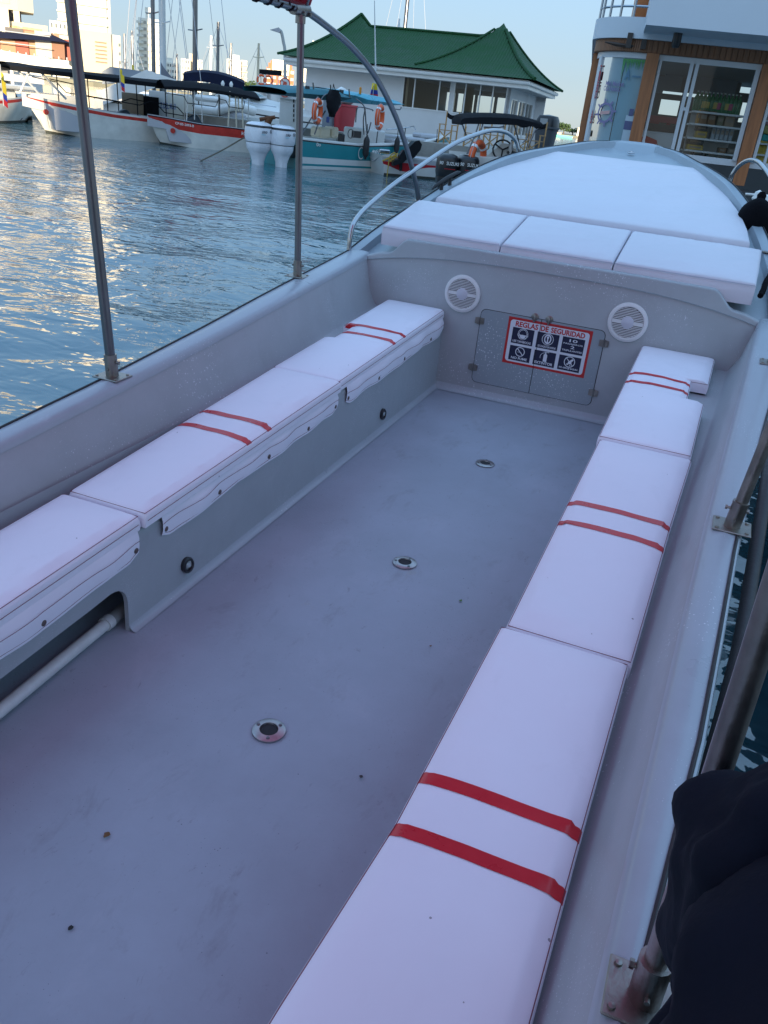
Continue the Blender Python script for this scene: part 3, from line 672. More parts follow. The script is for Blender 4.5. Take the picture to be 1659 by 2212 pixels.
bench_cushion(-1, 1.836, 3.245, fL, (2.605, 2.455), 'middle port bench cushion with two red stripes and a long snapped flap', 2.1, (1.93, 3.235, (1.95, 2.27, 2.62, 2.95, 3.215)), dx=-.012, dz=.004)
bench_cushion(-1, 3.255, 4.715, notch(fL, 3.80, 4.06, .885), (4.07, 3.925), 'farthest port bench cushion, notched at the back, against the bulkhead', 3.7, (3.34, 4.70, (3.36, 3.72, 4.08, 4.5)), (3.799, 3.803, 4.057, 4.061), dx=.002, dz=-.003)
bench_cushion(1, .38, 1.822, fR, (1.232, 1.087), 'nearest starboard bench cushion with two broad red stripes, filling the bottom of the photo', 4.4, (.5, 1.80, (.6, 1.0, 1.4, 1.78)), fin=lambda y: lerp([.38, .7, 1.1, 1.83], [.492, .510, .543, .556], y), bulge=2.6)
bench_cushion(1, 1.832, 3.265, fR, (2.62, 2.465), 'middle starboard bench cushion with two red stripes', 5.2, (1.9, 3.24, (1.95, 2.4, 2.8, 3.2)), fin=lambda y: .562+.005*(y-1.8), dx=.006, dz=-.004)
bench_cushion(1, 3.275, 4.715, notch(fR, 3.93, 4.24, .868), (4.165, 4.03), 'farthest starboard bench cushion, notched round a post, below the right speaker', 6.9, (3.35, 4.68, (3.4, 3.8, 4.2, 4.6)), (3.929, 3.933, 4.237, 4.241), fin=lambda y: .568, dz=.004)
# three square cushions and the big sun pad on the bow deck
def zrow(y): return .885+(y-4.78)*.185
def bow_cushion(x0, x1, label, seed, back):
    o = ((x0+x1)/2, 5.05, .84); t = bthing('bow_cushion', label, 'cushion', o, 'square cushions along the edge of the bow deck')
    # built with x and y swapped so the long rounded sides run across the boat
    y1 = lambda x: 5.40+back*(abs(x)-.0)*0
    mb = MB(); rows = []; nx = 26
    r = .014
    def edge(d): return r*(1-math.sqrt(max(0, 1-(1-min(1, d/r))**2))) if d < r else 0
    us = sorted(set([0, .003, .008, .014]+[k/nx*(x1-x0) for k in range(1, nx)]+[x1-x0-.014, x1-x0-.008, x1-x0-.003, x1-x0]))
    vs = [0, .003, .008, .014]+[.03+k*.027 for k in range(21)]+[.60, .606, .61, .614]
    D = .614
    def top(x, y, u, v):
        dd = min(u, x1-x0-u, v, D-v); e = min(1, dd/.10)
        w = .011*math.sqrt(max(0, e))+.0045*noise.noise(Vector((x*9+seed, y*6, seed)))*e+.006*noise.noise(Vector((x*2.5+seed, y*14, 2)))*e+.004*noise.noise(Vector((x*22+y*9, y*12-x*5, seed)))*min(1, dd/.03)*math.exp(-(dd/.09)**2)
        cut = 0 if v < .5 else .03*((v-.5)/.114)**2
        return zrow(y)+w-edge(dd)-.0-cut*.5
    for v in vs:
        y = 4.782+v; wob = .004*noise.noise(Vector((seed, y*6, 1)))
        sh = lambda u: 0
        row = [(x0+.001, y, zrow(y)-.106), (x0, y, zrow(y)-.045)]
        for u in us: row.append((x0+u, y, top(x0+u, y, u, v)))
        row += [(x1, y, zrow(y)-.045), (x1-.001, y, zrow(y)-.106)]
        rows.append(row)
    fr = [[(x, 4.776-.006*math.sin((x-x0)/(x1-x0)*math.pi), zrow(4.78)-.106+.003*noise.noise(Vector((x*6, seed, 3)))) for (x, y, z) in rows[0]], [(x, 4.772-.016*math.sin((x-x0)/(x1-x0)*math.pi), min(z, zrow(4.78)-.045)) for (x, y, z) in rows[0]], [(x, y, z) for x, y, z in rows[0]]]
    mb.grid(fr); mb.grid(rows); mb.grid([rows[-1], [(x, y+.001, z-.09 if i > 1 else z) for i, (x, y, z) in enumerate(rows[-1])]])
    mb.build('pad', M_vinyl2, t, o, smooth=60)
    mb = MB(); zf = lambda x: zrow(4.78)-.006+.001*noise.noise(Vector((x*9+seed, 1, seed)))
    mb.tube([(x0+.003, 5.38, zrow(5.38)-.008), (x0+.001, 5.0, zrow(5.0)-.007)]+[(x0+.004+(x1-x0-.008)*k/14, 4.778, zf(x0+(x1-x0)*k/14)) for k in range(15)]+[(x1-.001, 5.0, zrow(5.0)-.007), (x1-.003, 5.38, zrow(5.38)-.008)], .0022, 5); mb.build('piping', M_pipe_v, t, o, smooth=True)
bow_cushion(-1.045, -.324, 'left one of the three thick white cushions on the bow deck edge', 1, 0)
bow_cushion(-.316, .314, 'middle one of the three thick white cushions on the bow deck edge', 5, 0)
bow_cushion(.322, 1.052, 'right one of the three thick white cushions on the bow deck edge', 9, 0)
o = (0, 6.1, 1.05); t = bthing('sun_pad', 'large white tapering sun pad covering the raised bow deck', 'cushion', o)
mb = MB(); rows = []; YP = [5.535, 5.75, 6.0, 6.3, 6.6, 6.8, 6.885]; XP = [.985, .955, .90, .80, .665, .565, .52]
def xp(y): return lerp(YP, XP, y)
def zp(x, y): return lerp([5.53, 6.2, 6.885], [1.0, 1.15, 1.305], y)
def ptop(x, y):
    w = xp(y); dd = max(0, min(w-abs(x), y-5.535, 6.885-y)); r = .014
    drop = r*(1-math.sqrt(max(0, 1-(1-dd/r)**2))) if dd < r else 0; e = min(1, dd/.10)
    return zp(x, y)+.012*math.sqrt(e)-drop+e*(.004*noise.noise(Vector((x*3, y*5, 4)))+.009*noise.noise(Vector((x*1.2+y*2.0, y*7-x*3, 8)))+.006*abs(noise.noise(Vector((x*2+3, y*11, 2)))))
vs = [5.535, 5.538, 5.543, 5.549]+[5.57+k*.0325 for k in range(40)]+[6.871, 6.877, 6.882, 6.885]
for y in vs:
    w = xp(y); us = [-1]+[-1+q/w for q in (.003, .008, .014)]+[-.96+k*1.92/44 for k in range(45)]+[1-q/w for q in (.014, .008, .003)]+[1]
    rows.append([(-w+.002, y, zp(0, y)-.05)]+[(u*w, y, ptop(u*w, y)) for u in us]+[(w-.002, y, zp(0, y)-.05)])
mb.grid(rows); mb.grid([[(x, y-.002, zp(x, y)-.055) for x, y, z in rows[0]], [(x, y-.005, min(z, zp(x, y)-.025)) for x, y, z in rows[0]], rows[0]])
mb.grid([rows[-1], [(x, y, zp(x, y)-.055) for x, y, z in rows[-1]]])
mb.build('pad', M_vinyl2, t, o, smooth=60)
mb = MB(); mb.tube([(x, 5.5305, zp(x, 5.535)-.036+.002*math.sin(x*9)) for x in [-.98+k*.098 for k in range(21)]], .0022, 5); mb.build('piping', M_pipe_v, t, o, smooth=True)
# ================================================================ BACKGROUND helpers
ZF = dict(a=(0, 0, 450/1659), b=(0, 230, 450/1659), c=(400, 230, 500/1659), d=(650, 200, 550/1659), e=(900, 330, 350/1659), f=(1180, 330, 420/1659),
          g=(1500, 420, 700/1659), h=(1100, 30, 1150/1659), i=(2300, 0, 724/1659), j=(2280, 200, 340/1659), k=(2500, 200, 524/1659), l=(2050, 400, 300/1659),
          m=(1700, 0, 700/1659), n=(0, 0, 800/1659), o=(700, 0, 800/1659))
def q(z, x, y): ox, oy, s = ZF[z]; return ((ox+x*s)*1659/3024, (oy+y*s)*1659/3024)
class Face:                                  # a vertical plane through two ground points; px -> local (x, z) on it
    def __init__(s, A, B, z0=0.0):
        A, B = Vector(A), Vector(B); s.loc = Vector((A.x, A.y, z0)); d = Vector((B.x-A.x, B.y-A.y, 0)); s.len = d.length; s.u = d.normalized()
        s.rz = math.atan2(s.u.y, s.u.x); s.n = Vector((-s.u.y, s.u.x, 0))
    def p(s, pt, off=0.0):
        w = on_plane(pt[0], pt[1], s.loc+s.n*off, s.n)-s.loc; return (w.dot(s.u), w.z)
    def thing(s, name, label, cat, group=None): return thing(name, label, cat, s.loc, s.rz, group)
def face(p0, p1, d0, d1=None, z0=0.0):       # face from pixel columns and distances
    return Face(at(p0[0], p0[1], d0), at(p1[0], p1[1], d1 or d0), z0)
def rect(mb, x0, x1, z0, z1, y0, y1): mb.box(((x0+x1)/2, (y0+y1)/2, (z0+z1)/2), (abs(x1-x0), abs(y1-y0), abs(z1-z0))); return mb
M_conc = mat('concrete', (.34, .33, .30), .85, var=.22, vscale=1.2, bump=.01, bscale=9)
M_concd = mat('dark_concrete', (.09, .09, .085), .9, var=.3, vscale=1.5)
M_bw = mat('boat_white', (.72, .71, .68), .35, var=.06, vscale=1.2)
M_bwo = mat('old_boat_white', (.66, .64, .58), .5, var=.16, vscale=1.7)
M_bred = mat('boat_red', (.52, .035, .022), .45, var=.25, vscale=3)
M_bdark = mat('antifouling', (.06, .065, .055), .8, var=.4, vscale=3)
M_canv = mat('black_canvas', (.012, .013, .016), .9, var=.2, vscale=5, spec=.1)
M_navy = mat('navy_canvas', (.010, .014, .035), .85, var=.2, vscale=4, spec=.15)
M_alu = mat('aluminium_pole', (.62, .62, .60), .45, .3)
M_oran = mat('lifebuoy_orange', (.78, .12, .03), .5, var=.15, vscale=8)
M_band = mat('reflective_band', (.8, .8, .8), .4)
M_teal = mat('teal_paint', (.012, .24, .27), .35, var=.08, vscale=1.5)
M_tglass = mat('tinted_glass', (.03, .06, .07), .06)
M_seat = mat('boat_seat_grey', (.42, .42, .44), .6)
# ---------------------------------------------------------------- quay and far land
def slab(name, pts, z0, z1, m, label=None):
    mb = MB(); n = len(pts); top = [Vector((p[0], p[1], z1)) for p in pts]; bot = [Vector((p[0], p[1], z0)) for p in pts]
    mb.add(top+bot, [tuple(range(n))]+[(i, n+i, n+(i+1) % n, (i+1) % n) for i in range(n)]); o = mb.build(name, m); tag(o, kind='structure'); return o
QZ = 1.02
qa, qb, qc = at(398, 230, 34), at(655, 268, 31), at(1212, 318, 31)
slab('quay', [qc, at(1225, 300, 52), at(900, 260, 58), at(398, 230, 60), qa, qb], .42, QZ, M_conc)
qd = (qb-qa).normalized()*0
mb = MB()                                                       # quay piers below the slab
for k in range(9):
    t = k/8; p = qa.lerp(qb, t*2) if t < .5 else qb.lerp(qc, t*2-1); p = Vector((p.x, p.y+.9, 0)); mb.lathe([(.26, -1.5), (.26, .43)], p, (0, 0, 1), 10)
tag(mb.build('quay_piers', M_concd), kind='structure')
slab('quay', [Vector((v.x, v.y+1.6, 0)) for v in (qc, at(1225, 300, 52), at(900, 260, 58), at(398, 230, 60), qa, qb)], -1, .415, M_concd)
land = []
for px, d in ((-700, 330), (-200, 320), (200, 300), (500, 325), (700, 400), (950, 500), (1100, 530), (1230, 538), (1500, 540), (2300, 480)):
    w = at(px, 150, d); land.append((w.x, w.y))
mb = MB(); rows = []
for k, s in enumerate((1, 1.0, 2.2, 9)):
    rows.append([((x-CAM.x)*s+CAM.x, y*s, (-.5, 1.2, 1.6, 2.5)[k]) for x, y in land])
mb.grid(rows); tag(mb.build('shore_land', mat('shore', (.20, .19, .14), .9, var=.3, vscale=.05)), kind='structure')
# ---------------------------------------------------------------- city towers
M_cr = mat('cream_stucco', (.68, .60, .46), .8, var=.04, vscale=.08)
M_crw = mat('white_stucco', (.80, .76, .66), .8, var=.04, vscale=.08)
M_tan = mat('tan_stucco', (.55, .47, .34), .8, var=.05, vscale=.08)
M_win = mat('tower_window', (.10, .12, .13), .25)
M_brick = mat('terracotta_brick', (.50, .18, .09), .85, var=.15, vscale=.4)
def tower(f, x0, x1, z1, depth, label, wall=M_cr, cols=4, fh=3.2, win=M_win, wf=.5, bands=False, group=None, top=None, zb0=0, name='tower_block', side=True, wh=.45):
    t = f.thing(name, label, 'building', group)
    mb = MB(); rect(mb, x0, x1, zb0, z1, 0, depth)
    if top:
        for (a, b, c) in top: rect(mb, a, b, z1, c, depth*.2, depth*.8)
    mb.build('wall', wall, t)
    n = max(1, int((z1-zb0)/fh)); nb = 0; done = False
    for r in range(n):
        z = z1-(r+1)*fh+fh*.30
        if z < 2: break
        if bands:
            mb = MB(); rect(mb, x0+.02*(x1-x0), x1-.02*(x1-x0), z, z+fh*wh, -.12, .0); mb.build('window_band', win, t)
            mb = MB(); rect(mb, x0-.2, x1+.2, z-fh*.22, z-fh*.05, -1.0, .0); mb.build('balcony', wall, t)
        else:
            for c in range(cols):
                if nb >= 96: break
                w = (x1-x0)/cols; a = x0+w*(c+.5-wf/2); b = a+w*wf; mb = MB(); rect(mb, a, b, z, z+fh*wh, -.10, .02); mb.build('window', win, t); nb += 1
    return t
def fz(p0, p1, d, depth=0):
    f = face(p0, p1, d); return f
# far-left tower, its podium and its neighbours
f = face(q('a', 0, 200), q('a', 490, 200), 430); x1, zt_ = f.p(q('a', 488, 150)); x0 = f.p(q('a', -500, 150))[0]
zl = f.p(q('a', 300, 160))[1]; t = f.thing('tower_block', 'beige tower with wide grey window bands at the far left, raised on dark columns', 'building')
mb = MB(); rect(mb, x0, x1-6, zl, zl+45, 0, 26); mb.build('wall', M_tan, t)
mb = MB(); mb.prism([(x1-6, 0), (x1, 5), (x1, 20), (x1-6, 26)], (0, 0, zl+.0), X, Y, (0, 0, 45)); mb.build('corner_wall', M_cr, t)
for k in range(11):
    z = zl+2+k*4.0; mb = MB(); rect(mb, x0+1, x1-9, z, z+1.9, -.15, 0); mb.build('window_band', mat('grey_glass', (.30, .29, .27), .4), t)
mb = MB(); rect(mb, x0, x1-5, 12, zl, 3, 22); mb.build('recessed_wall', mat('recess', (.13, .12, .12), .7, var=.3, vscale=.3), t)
for k in range(4): mb = MB(); xx = x1-8-k*11; rect(mb, xx, xx+2.4, 12, zl, .5, 4); mb.build('column', M_cr, t)
f = face(q('a', 0, 400), q('a', 115, 400), 425); x1, z1 = f.p(q('a', 118, 125)); x0 = f.p(q('a', -700, 125))[0]
t = tower(f, x0, x1, z1, 20, 'plain cream block in front of the far-left tower', M_cr, cols=3, wf=.12, fh=14, wh=.1)
f = face(q('a', 118, 400), q('a', 690, 400), 428); x0, z1 = f.p(q('a', 121, 302)); x1 = f.p(q('a', 688, 345))[0]
t = f.thing('podium_building', 'low building with a yellow and orange patchwork front', 'building'); mb = MB(); rect(mb, x0, x1, 0, z1, 0, 20); mb.build('wall', M_tan, t)
rnd = random.Random(5); PAL = [mat('patch_%s' % n, c, .6) for n, c in (('yellow', (.74, .53, .20)), ('orange', (.66, .38, .14)), ('amber', (.74, .62, .36)), ('ochre', (.48, .36, .20)))]
zb_ = f.p(q('a', 300, 480))[1]; nx, nz = 12, 6; hh = (z1-1.5-zb_)/nz; ww = (x1-x0)*.84/nx
for j, m in enumerate(PAL):
    mb = MB()
    rr = random.Random(9)
    for a in range(nx):
        for b in range(nz):
            if rr.randrange(4) == j: rect(mb, x0+ww*a, x0+ww*(a+1)-.02, zb_+hh*b, zb_+hh*(b+1)-.02, -.3, 0)
    mb.build('facade_patchwork', m, t)
f = face(q('a', 690, 400), q('a', 970, 400), 400); x0, z1 = f.p(q('a', 715, 290)); x1 = f.p(q('a', 968, 320))[0]
tower(f, x0, x1, z1, 14, 'small bright white building between the patchwork front and the hotel', M_crw, cols=4, fh=3.4, wf=.4)
# hotel with balcony grid
f = face(q('a', 835, 200), q('a', 1600, 200), 440); x0, _ = f.p(q('a', 838, 150)); x1, _ = f.p(q('a', 1545, 250)); x2, _ = f.p(q('a', 1605, 250))
zb_ = f.p(q('a', 1200, 350))[1]; t = f.thing('hotel_tower', 'tall cream hotel tower with rows of balconies behind the left canopy pole', 'building')
mb = MB(); rect(mb, x0, x1, 10, zb_+62, 0, 22); mb.build('wall', M_crw, t); mb = MB(); rect(mb, x1, x2, 10, zb_+60, 1, 18); mb.build('side_wall', M_cr, t)
for r in range(17):
    z = zb_+1+r*3.5; mb = MB()
    for c in range(9):
        w = (x1-x0)/9; rect(mb, x0+w*c+.5, x0+w*(c+1)-1.7, z, z+2.0, -.12, 0)
    mb.build('window_row', mat('hotel_glass', (.33, .30, .25), .3), t)
    mb = MB(); rect(mb, x0-.4, x1+.2, z-.9, z-.25, -1.3, 0); mb.build('balcony', M_cr, t)
f = face(q('a', 960, 600), q('n', 980, 400), 405); x0, z1 = f.p(q('a', 962, 315)); x1, _ = f.p(q('n', 905, 250)); x2, z2 = f.p(q('n', 982, 290))
t = f.thing('hotel_podium', 'broad plain beige podium under the hotel tower', 'building'); mb = MB(); rect(mb, x0, x1, 0, z1-2, 0, 30); mb.build('wall', M_tan, t)
mb = MB(); rect(mb, x1, x2, 0, z2, 2, 28); mb.build('side_wall', M_cr, t)
for k in range(6): z = f.p(q('n', 800, 350+k*32))[1]; mb = MB(); rect(mb, f.p(q('n', 775, 350))[0], f.p(q('n', 870, 350))[0], z, z+.5, -.2, 0); mb.build('ledge', mat('ledge_brown', (.25, .18, .12), .8), t)
for k in range(11): z = z2-3-k*3.2; mb = MB(); rect(mb, x1+3.5, x2-.8, z-1, z+.2, 1.85, 2); mb.build('window', M_win, t)
# white tower with saw-edged balconies
f = face(q('n', 1120, 400), q('n', 1320, 400), 520); x0, z1 = f.p(q('n', 1127, 140)); x1 = f.p(q('n', 1312, 140))[0]; xa, za = f.p(q('n', 1188, 92)); xb, zc_ = f.p(q('n', 1232, 62))
t = f.thing('white_tower', 'slim bright white tower with saw-toothed balcony edges', 'building')
mb = MB(); rect(mb, x0, x1, 0, z1, 0, 16); rect(mb, xa, x1-6, z1, za, 1, 15); rect(mb, xb-3, xb+2, za, zc_, 2, 12); mb.build('wall', M_crw, t)
nfl = int(z1/3.1)
for k in range(nfl):
    z = z1-2-k*3.1
    for (a, b) in ((x0-.9, x0+2.5), (x0+(x1-x0)*.42, x0+(x1-x0)*.62), (x1-2.5, x1+.9)):
        if k < 30: mb = MB(); rect(mb, a, b, z-.6, z+.5, -1.3, 0); mb.build('balcony', M_crw, t)
mb = MB()
for k in range(nfl):
    for a in (.18, .30, .70, .84): rect(mb, x0+(x1-x0)*a-.6, x0+(x1-x0)*a+.6, z1-2.6-k*3.1, z1-1.2-k*3.1, -.1, 0)
tag(mb.build('window', mat('pale_window', (.35, .34, .30), .4), t), kind='stuff')
for (z, L_, Rr, T_, d, lab, kw) in (('n', 1343, 1460, 505, 600, 'low stepped white block right of the slim white tower', dict(wall=M_crw, cols=6)),
        ('d', 190, 300, 88, 560, 'pale yellow block with a taller stair core, left of a dark mast', dict(wall=M_crw, cols=3)),
        ('d', 286, 345, 30, 568, 'narrow tan stair core rising between two pale yellow blocks', dict(wall=M_tan, cols=1, wf=.01)),
        ('d', 363, 443, 102, 562, 'pale yellow block right of the dark mast', dict(wall=M_crw, cols=3)),
        ('d', 735, 905, 92, 540, 'cream apartment tower with many windows left of the tall white light mast', dict(wall=M_crw, cols=5)),
        ('d', 905, 976, 108, 545, 'banded side wing of the cream apartment tower', dict(wall=M_cr, bands=True)),):
    f = face(q(z, L_, 400), q(z, Rr, 400), d); x0, z1 = f.p(q(z, L_, T_)); x1 = f.p(q(z, Rr, T_))[0]
    top = None
    if z == 'd' and L_ == 735: top = [(x0+(x1-x0)*.4, x0+(x1-x0)*.85, f.p(q(z, 820, 45))[1])]
    if L_ == 1343: top = [(x0, x0+(x1-x0)*.55, f.p(q(z, 1380, 470))[1])]
    tower(f, x0, x1, z1, 14, lab, top=top, **kw)
f = face(q('d', 1205, 400), q('d', 1535, 400), 500); t = f.thing('brick_tower', 'terracotta brick apartment block with stepped white balconies behind the lamp post', 'building')
lv = [(1205, 1535, 190), (1228, 1512, 140), (1255, 1470, 112)]
mb = MB(); zz = 0
for (a, b, c) in lv:
    x0, z1 = f.p(q('d', a, c)); x1 = f.p(q('d', b, c))[0]; rect(mb, x0, x1, zz, z1, 0, 18-zz*.02); zz = z1
mb.build('wall', M_brick, t)
x0, z1 = f.p(q('d', 1205, 190)); x1 = f.p(q('d', 1535, 190))[0]
for k in range(8):
    z = z1-1-k*3.3
    for (a, b) in ((.02, .14), (.26, .36), (.46, .62), (.72, .80), (.88, .99)):
        mb = MB(); rect(mb, x0+(x1-x0)*a, x0+(x1-x0)*b, z-1.1, z+.4, -1, 0); mb.build('balcony', M_crw if (k+int(a*10)) % 3 else M_win, t)
x0, z1 = f.p(q('d', 1275, 100)); mb = MB(); rect(mb, x0, x0+9, z1-7, z1, -1, 12); rect(mb, x0+14, x0+22, z1-9, z1-1, -1, 12); mb.build('penthouse', M_crw, t)
# ---------------------------------------------------------------- trees far off
def leaf_crown(mb, c, rx, ry, rz, n, s, rnd):
    lobes = [(Vector((rnd.uniform(-.7, .7)*rx, rnd.uniform(-.6, .6)*ry, rnd.uniform(-.5, .7)*rz)), rnd.uniform(.35, .6)) for _ in range(9)]
    for _ in range(n):
        lo, k = rnd.choice(lobes); d = Vector((rnd.gauss(0, 1), rnd.gauss(0, 1), rnd.gauss(0, 1))).normalized()*rnd.uniform(.6, 1)
        p = Vector(c)+lo+Vector((d.x*rx*k, d.y*ry*k, d.z*rz*k)); a = Vector((rnd.gauss(0, 1), rnd.gauss(0, 1), rnd.gauss(0, 1))).normalized(); b = a.orthogonal().normalized(); w = s*rnd.uniform(.6, 1.3)
        mb.add([p-a*w-b*w*.5, p+a*w-b*w*.5, p+a*w*.8+b*w*.6, p-a*w*.7+b*w*.5], [(0, 1, 2, 3)])
M_leaf = mat('foliage', (.045, .085, .028), .8, var=.5, vscale=.8); M_bark = mat('bark', (.16, .11, .07), .9, var=.2, vscale=3)
def tree(px, py, d, h, w, label, seed, group='trees on the far shore'):
    p = at(px, py, d); rnd = random.Random(seed); t = thing('tree', label, 'tree', (p.x, p.y, 1.2), 0, group)
    mb = MB(); mb.tube([(0, 0, -1), (.1, 0, h*.3), (-.1, .1, h*.6)], [w*.05, w*.04, w*.02], 7)
    for a in (0, 2, 4): mb.tube([(0, 0, h*.35), (math.cos(a)*w*.25, math.sin(a)*w*.25, h*.62)], [w*.025, w*.01], 5)
    mb.build('trunk', M_bark, t); mb = MB(); leaf_crown(mb, (0, 0, h*.68), w*.55, w*.5, h*.34, 420, w*.055, rnd); mb.build('crown', M_leaf, t)
tree(*q('l', 640, 700), 560, 5.6, 4.6, 'round tree behind the trash bin, leftmost on the far shore', 1)
tree(*q('l', 520, 700), 565, 5, 4.5, 'tree half hidden behind the black bimini of the white boat', 6)
tree(*q('l', 800, 700), 575, 5.2, 5, 'tree standing over the low white shed on the far shore', 2)
tree(*q('l', 930, 700), 570, 6, 8.5, 'widest tree on the far shore, right of the low white shed', 3)
tree(*q('l', 1120, 750), 575, 3.6, 8, 'low tree right of the turquoise roof', 4)
tree(*q('l', 1270, 750), 570, 4, 7, 'low tree against the edge of the glass shop', 5)
tree(*q('d', 1010, 430), 335, 6, 6, 'low green tree seen between the yacht and the sign post', 7, None)
tree(*q('d', 1085, 430), 333, 5.6, 5, 'low green tree seen just left of the viewing platform boat', 8, None)
for (L_, Rr, T_, B_, d, lab, m) in ((600, 705, 690, 800, 545, 'small pale yellow shed beside the trash bin on the far shore', M_cr), (715, 865, 668, 810, 548, 'low white shed with a doorway on the far shore', M_crw), (1250, 1330, 570, 660, 550, 'pale boxy house left of the bright building on the far shore', M_crw), (1312, 1400, 455, 690, 556, 'bright sunlit building on the far shore touching the glass shop edge', M_cr)):
    f = face(q('l', L_, 700), q('l', Rr, 700), d); x0, z1 = f.p(q('l', L_, T_)); x1, z0 = f.p(q('l', Rr, B_)); t = f.thing('far_house', lab, 'house'); mb = MB(); rect(mb, x0, x1, 0, z1, 0, 8); mb.build('wall', m, t)
    mb = MB(); rect(mb, x0-.2, x1+.2, z1, z1+.25, -.2, 8.2); mb.build('roof', M_tan, t); mb = MB(); rect(mb, x0+(x1-x0)*.4, x0+(x1-x0)*.6, z1*.35, z1*.7, -.05, 0); mb.build('door', M_win, t)
f = face(q('l', 690, 830), q('l', 1140, 850), 500); x0, z0 = f.p(q('l', 690, 850)); x1, _ = f.p(q('l', 1130, 850)); z1 = f.p(q('l', 740, 785))[1]
t = f.thing('turquoise_boathouse', 'long low turquoise roofed boathouse at the water on the far shore', 'boathouse'); mb = MB(); mb.prism([(x0, max(.9, z0)), (x1, max(.9, z0)), (x1-1.5, z1-.6), (x0+3, z1), (x0, z1-.3)], (0, 0, 0), X, Z, (0, 6, 0)); mb.build('roof', mat('turquoise', (.08, .55, .42), .5), t); mb = MB(); rect(mb, x0+.3, x1-.3, 0, max(.9, z0)+.01, .3, 5.6); mb.build('wall', M_crw, t)
f = face(q('l', 440, 300), q('l', 550, 300), 450); x0, z1 = f.p(q('l', 500, 20)); t = f.thing('striped_tower', 'red and white striped tower rising behind the right end of the green roofed house', 'tower')
r0 = (f.p(q('l', 550, 200))[0]-f.p(q('l', 480, 200))[0])/2; z1 += 1
mb = MB(); mb.lathe([(r0*1.1, 0), (r0, z1)], (x0, 0, 0), (0, 0, 1), 14); mb.build('shaft', M_crw, t, smooth=True)
for k in range(9): z = z1-(k+.6)*z1/9; mb = MB(); mb.lathe([(r0*1.12+.02, z-z1/36), (r0*1.12+.02, z+z1/36)], (x0, 0, 0), (0, 0, 1), 14); mb.build('red_band', mat('tower_red', (.6, .09, .05), .6), t, smooth=True)
mb = MB(); mb.lathe([(r0*1.3, z1), (r0*.2, z1+1)], (x0, 0, 0), (0, 0, 1), 14); mb.build('cap', mat('tower_red', (0, 0, 0)), t, smooth=True)
# ---------------------------------------------------------------- unseen building added behind the camera, placed and sized to shade the basin
t = thing('shade_building', 'tall cream ferry terminal behind the photographer shading the basin', 'building', (0, -50, 0), 0)
mb = MB(); CX0, CX1, CH = 20.3, 110, 25.0
rect(mb, CX0, CX1, -1, CH, -14, 0); mb.build('wall', M_cr, t); mb = MB(); rect(mb, CX0-.4, CX1+.4, CH, CH+.5, -14.4, .4); mb.build('roof', M_conc, t)
for r in range(7):
    for c in range(14): mb = MB(); x = CX0+2+c*4; rect(mb, x, x+2.2, 2+r*3.3, 3.8+r*3.3, -.0, .08); mb.build('window', M_tglass, t)
slab('quay', [(-60, -40), (140, -40), (140, -90), (-60, -90)], -1, 1.0, M_conc)
# ---------------------------------------------------------------- unseen dock to starboard, set close so its dark side darkens the water
slab('dock', [(1.46, -12), (6.5, -12), (6.5, 8.5), (1.46, 8.5)], -.3, .66, M_concd)
mb = MB()
for k in range(8):
    for x in (2.25, 4.2, 6.2): mb.lathe([(.17, -1.5), (.17, -.29)], (x, -10+k*2.5, 0), (0, 0, 1), 10)
tag(mb.build('dock_piles', M_concd), kind='structure')
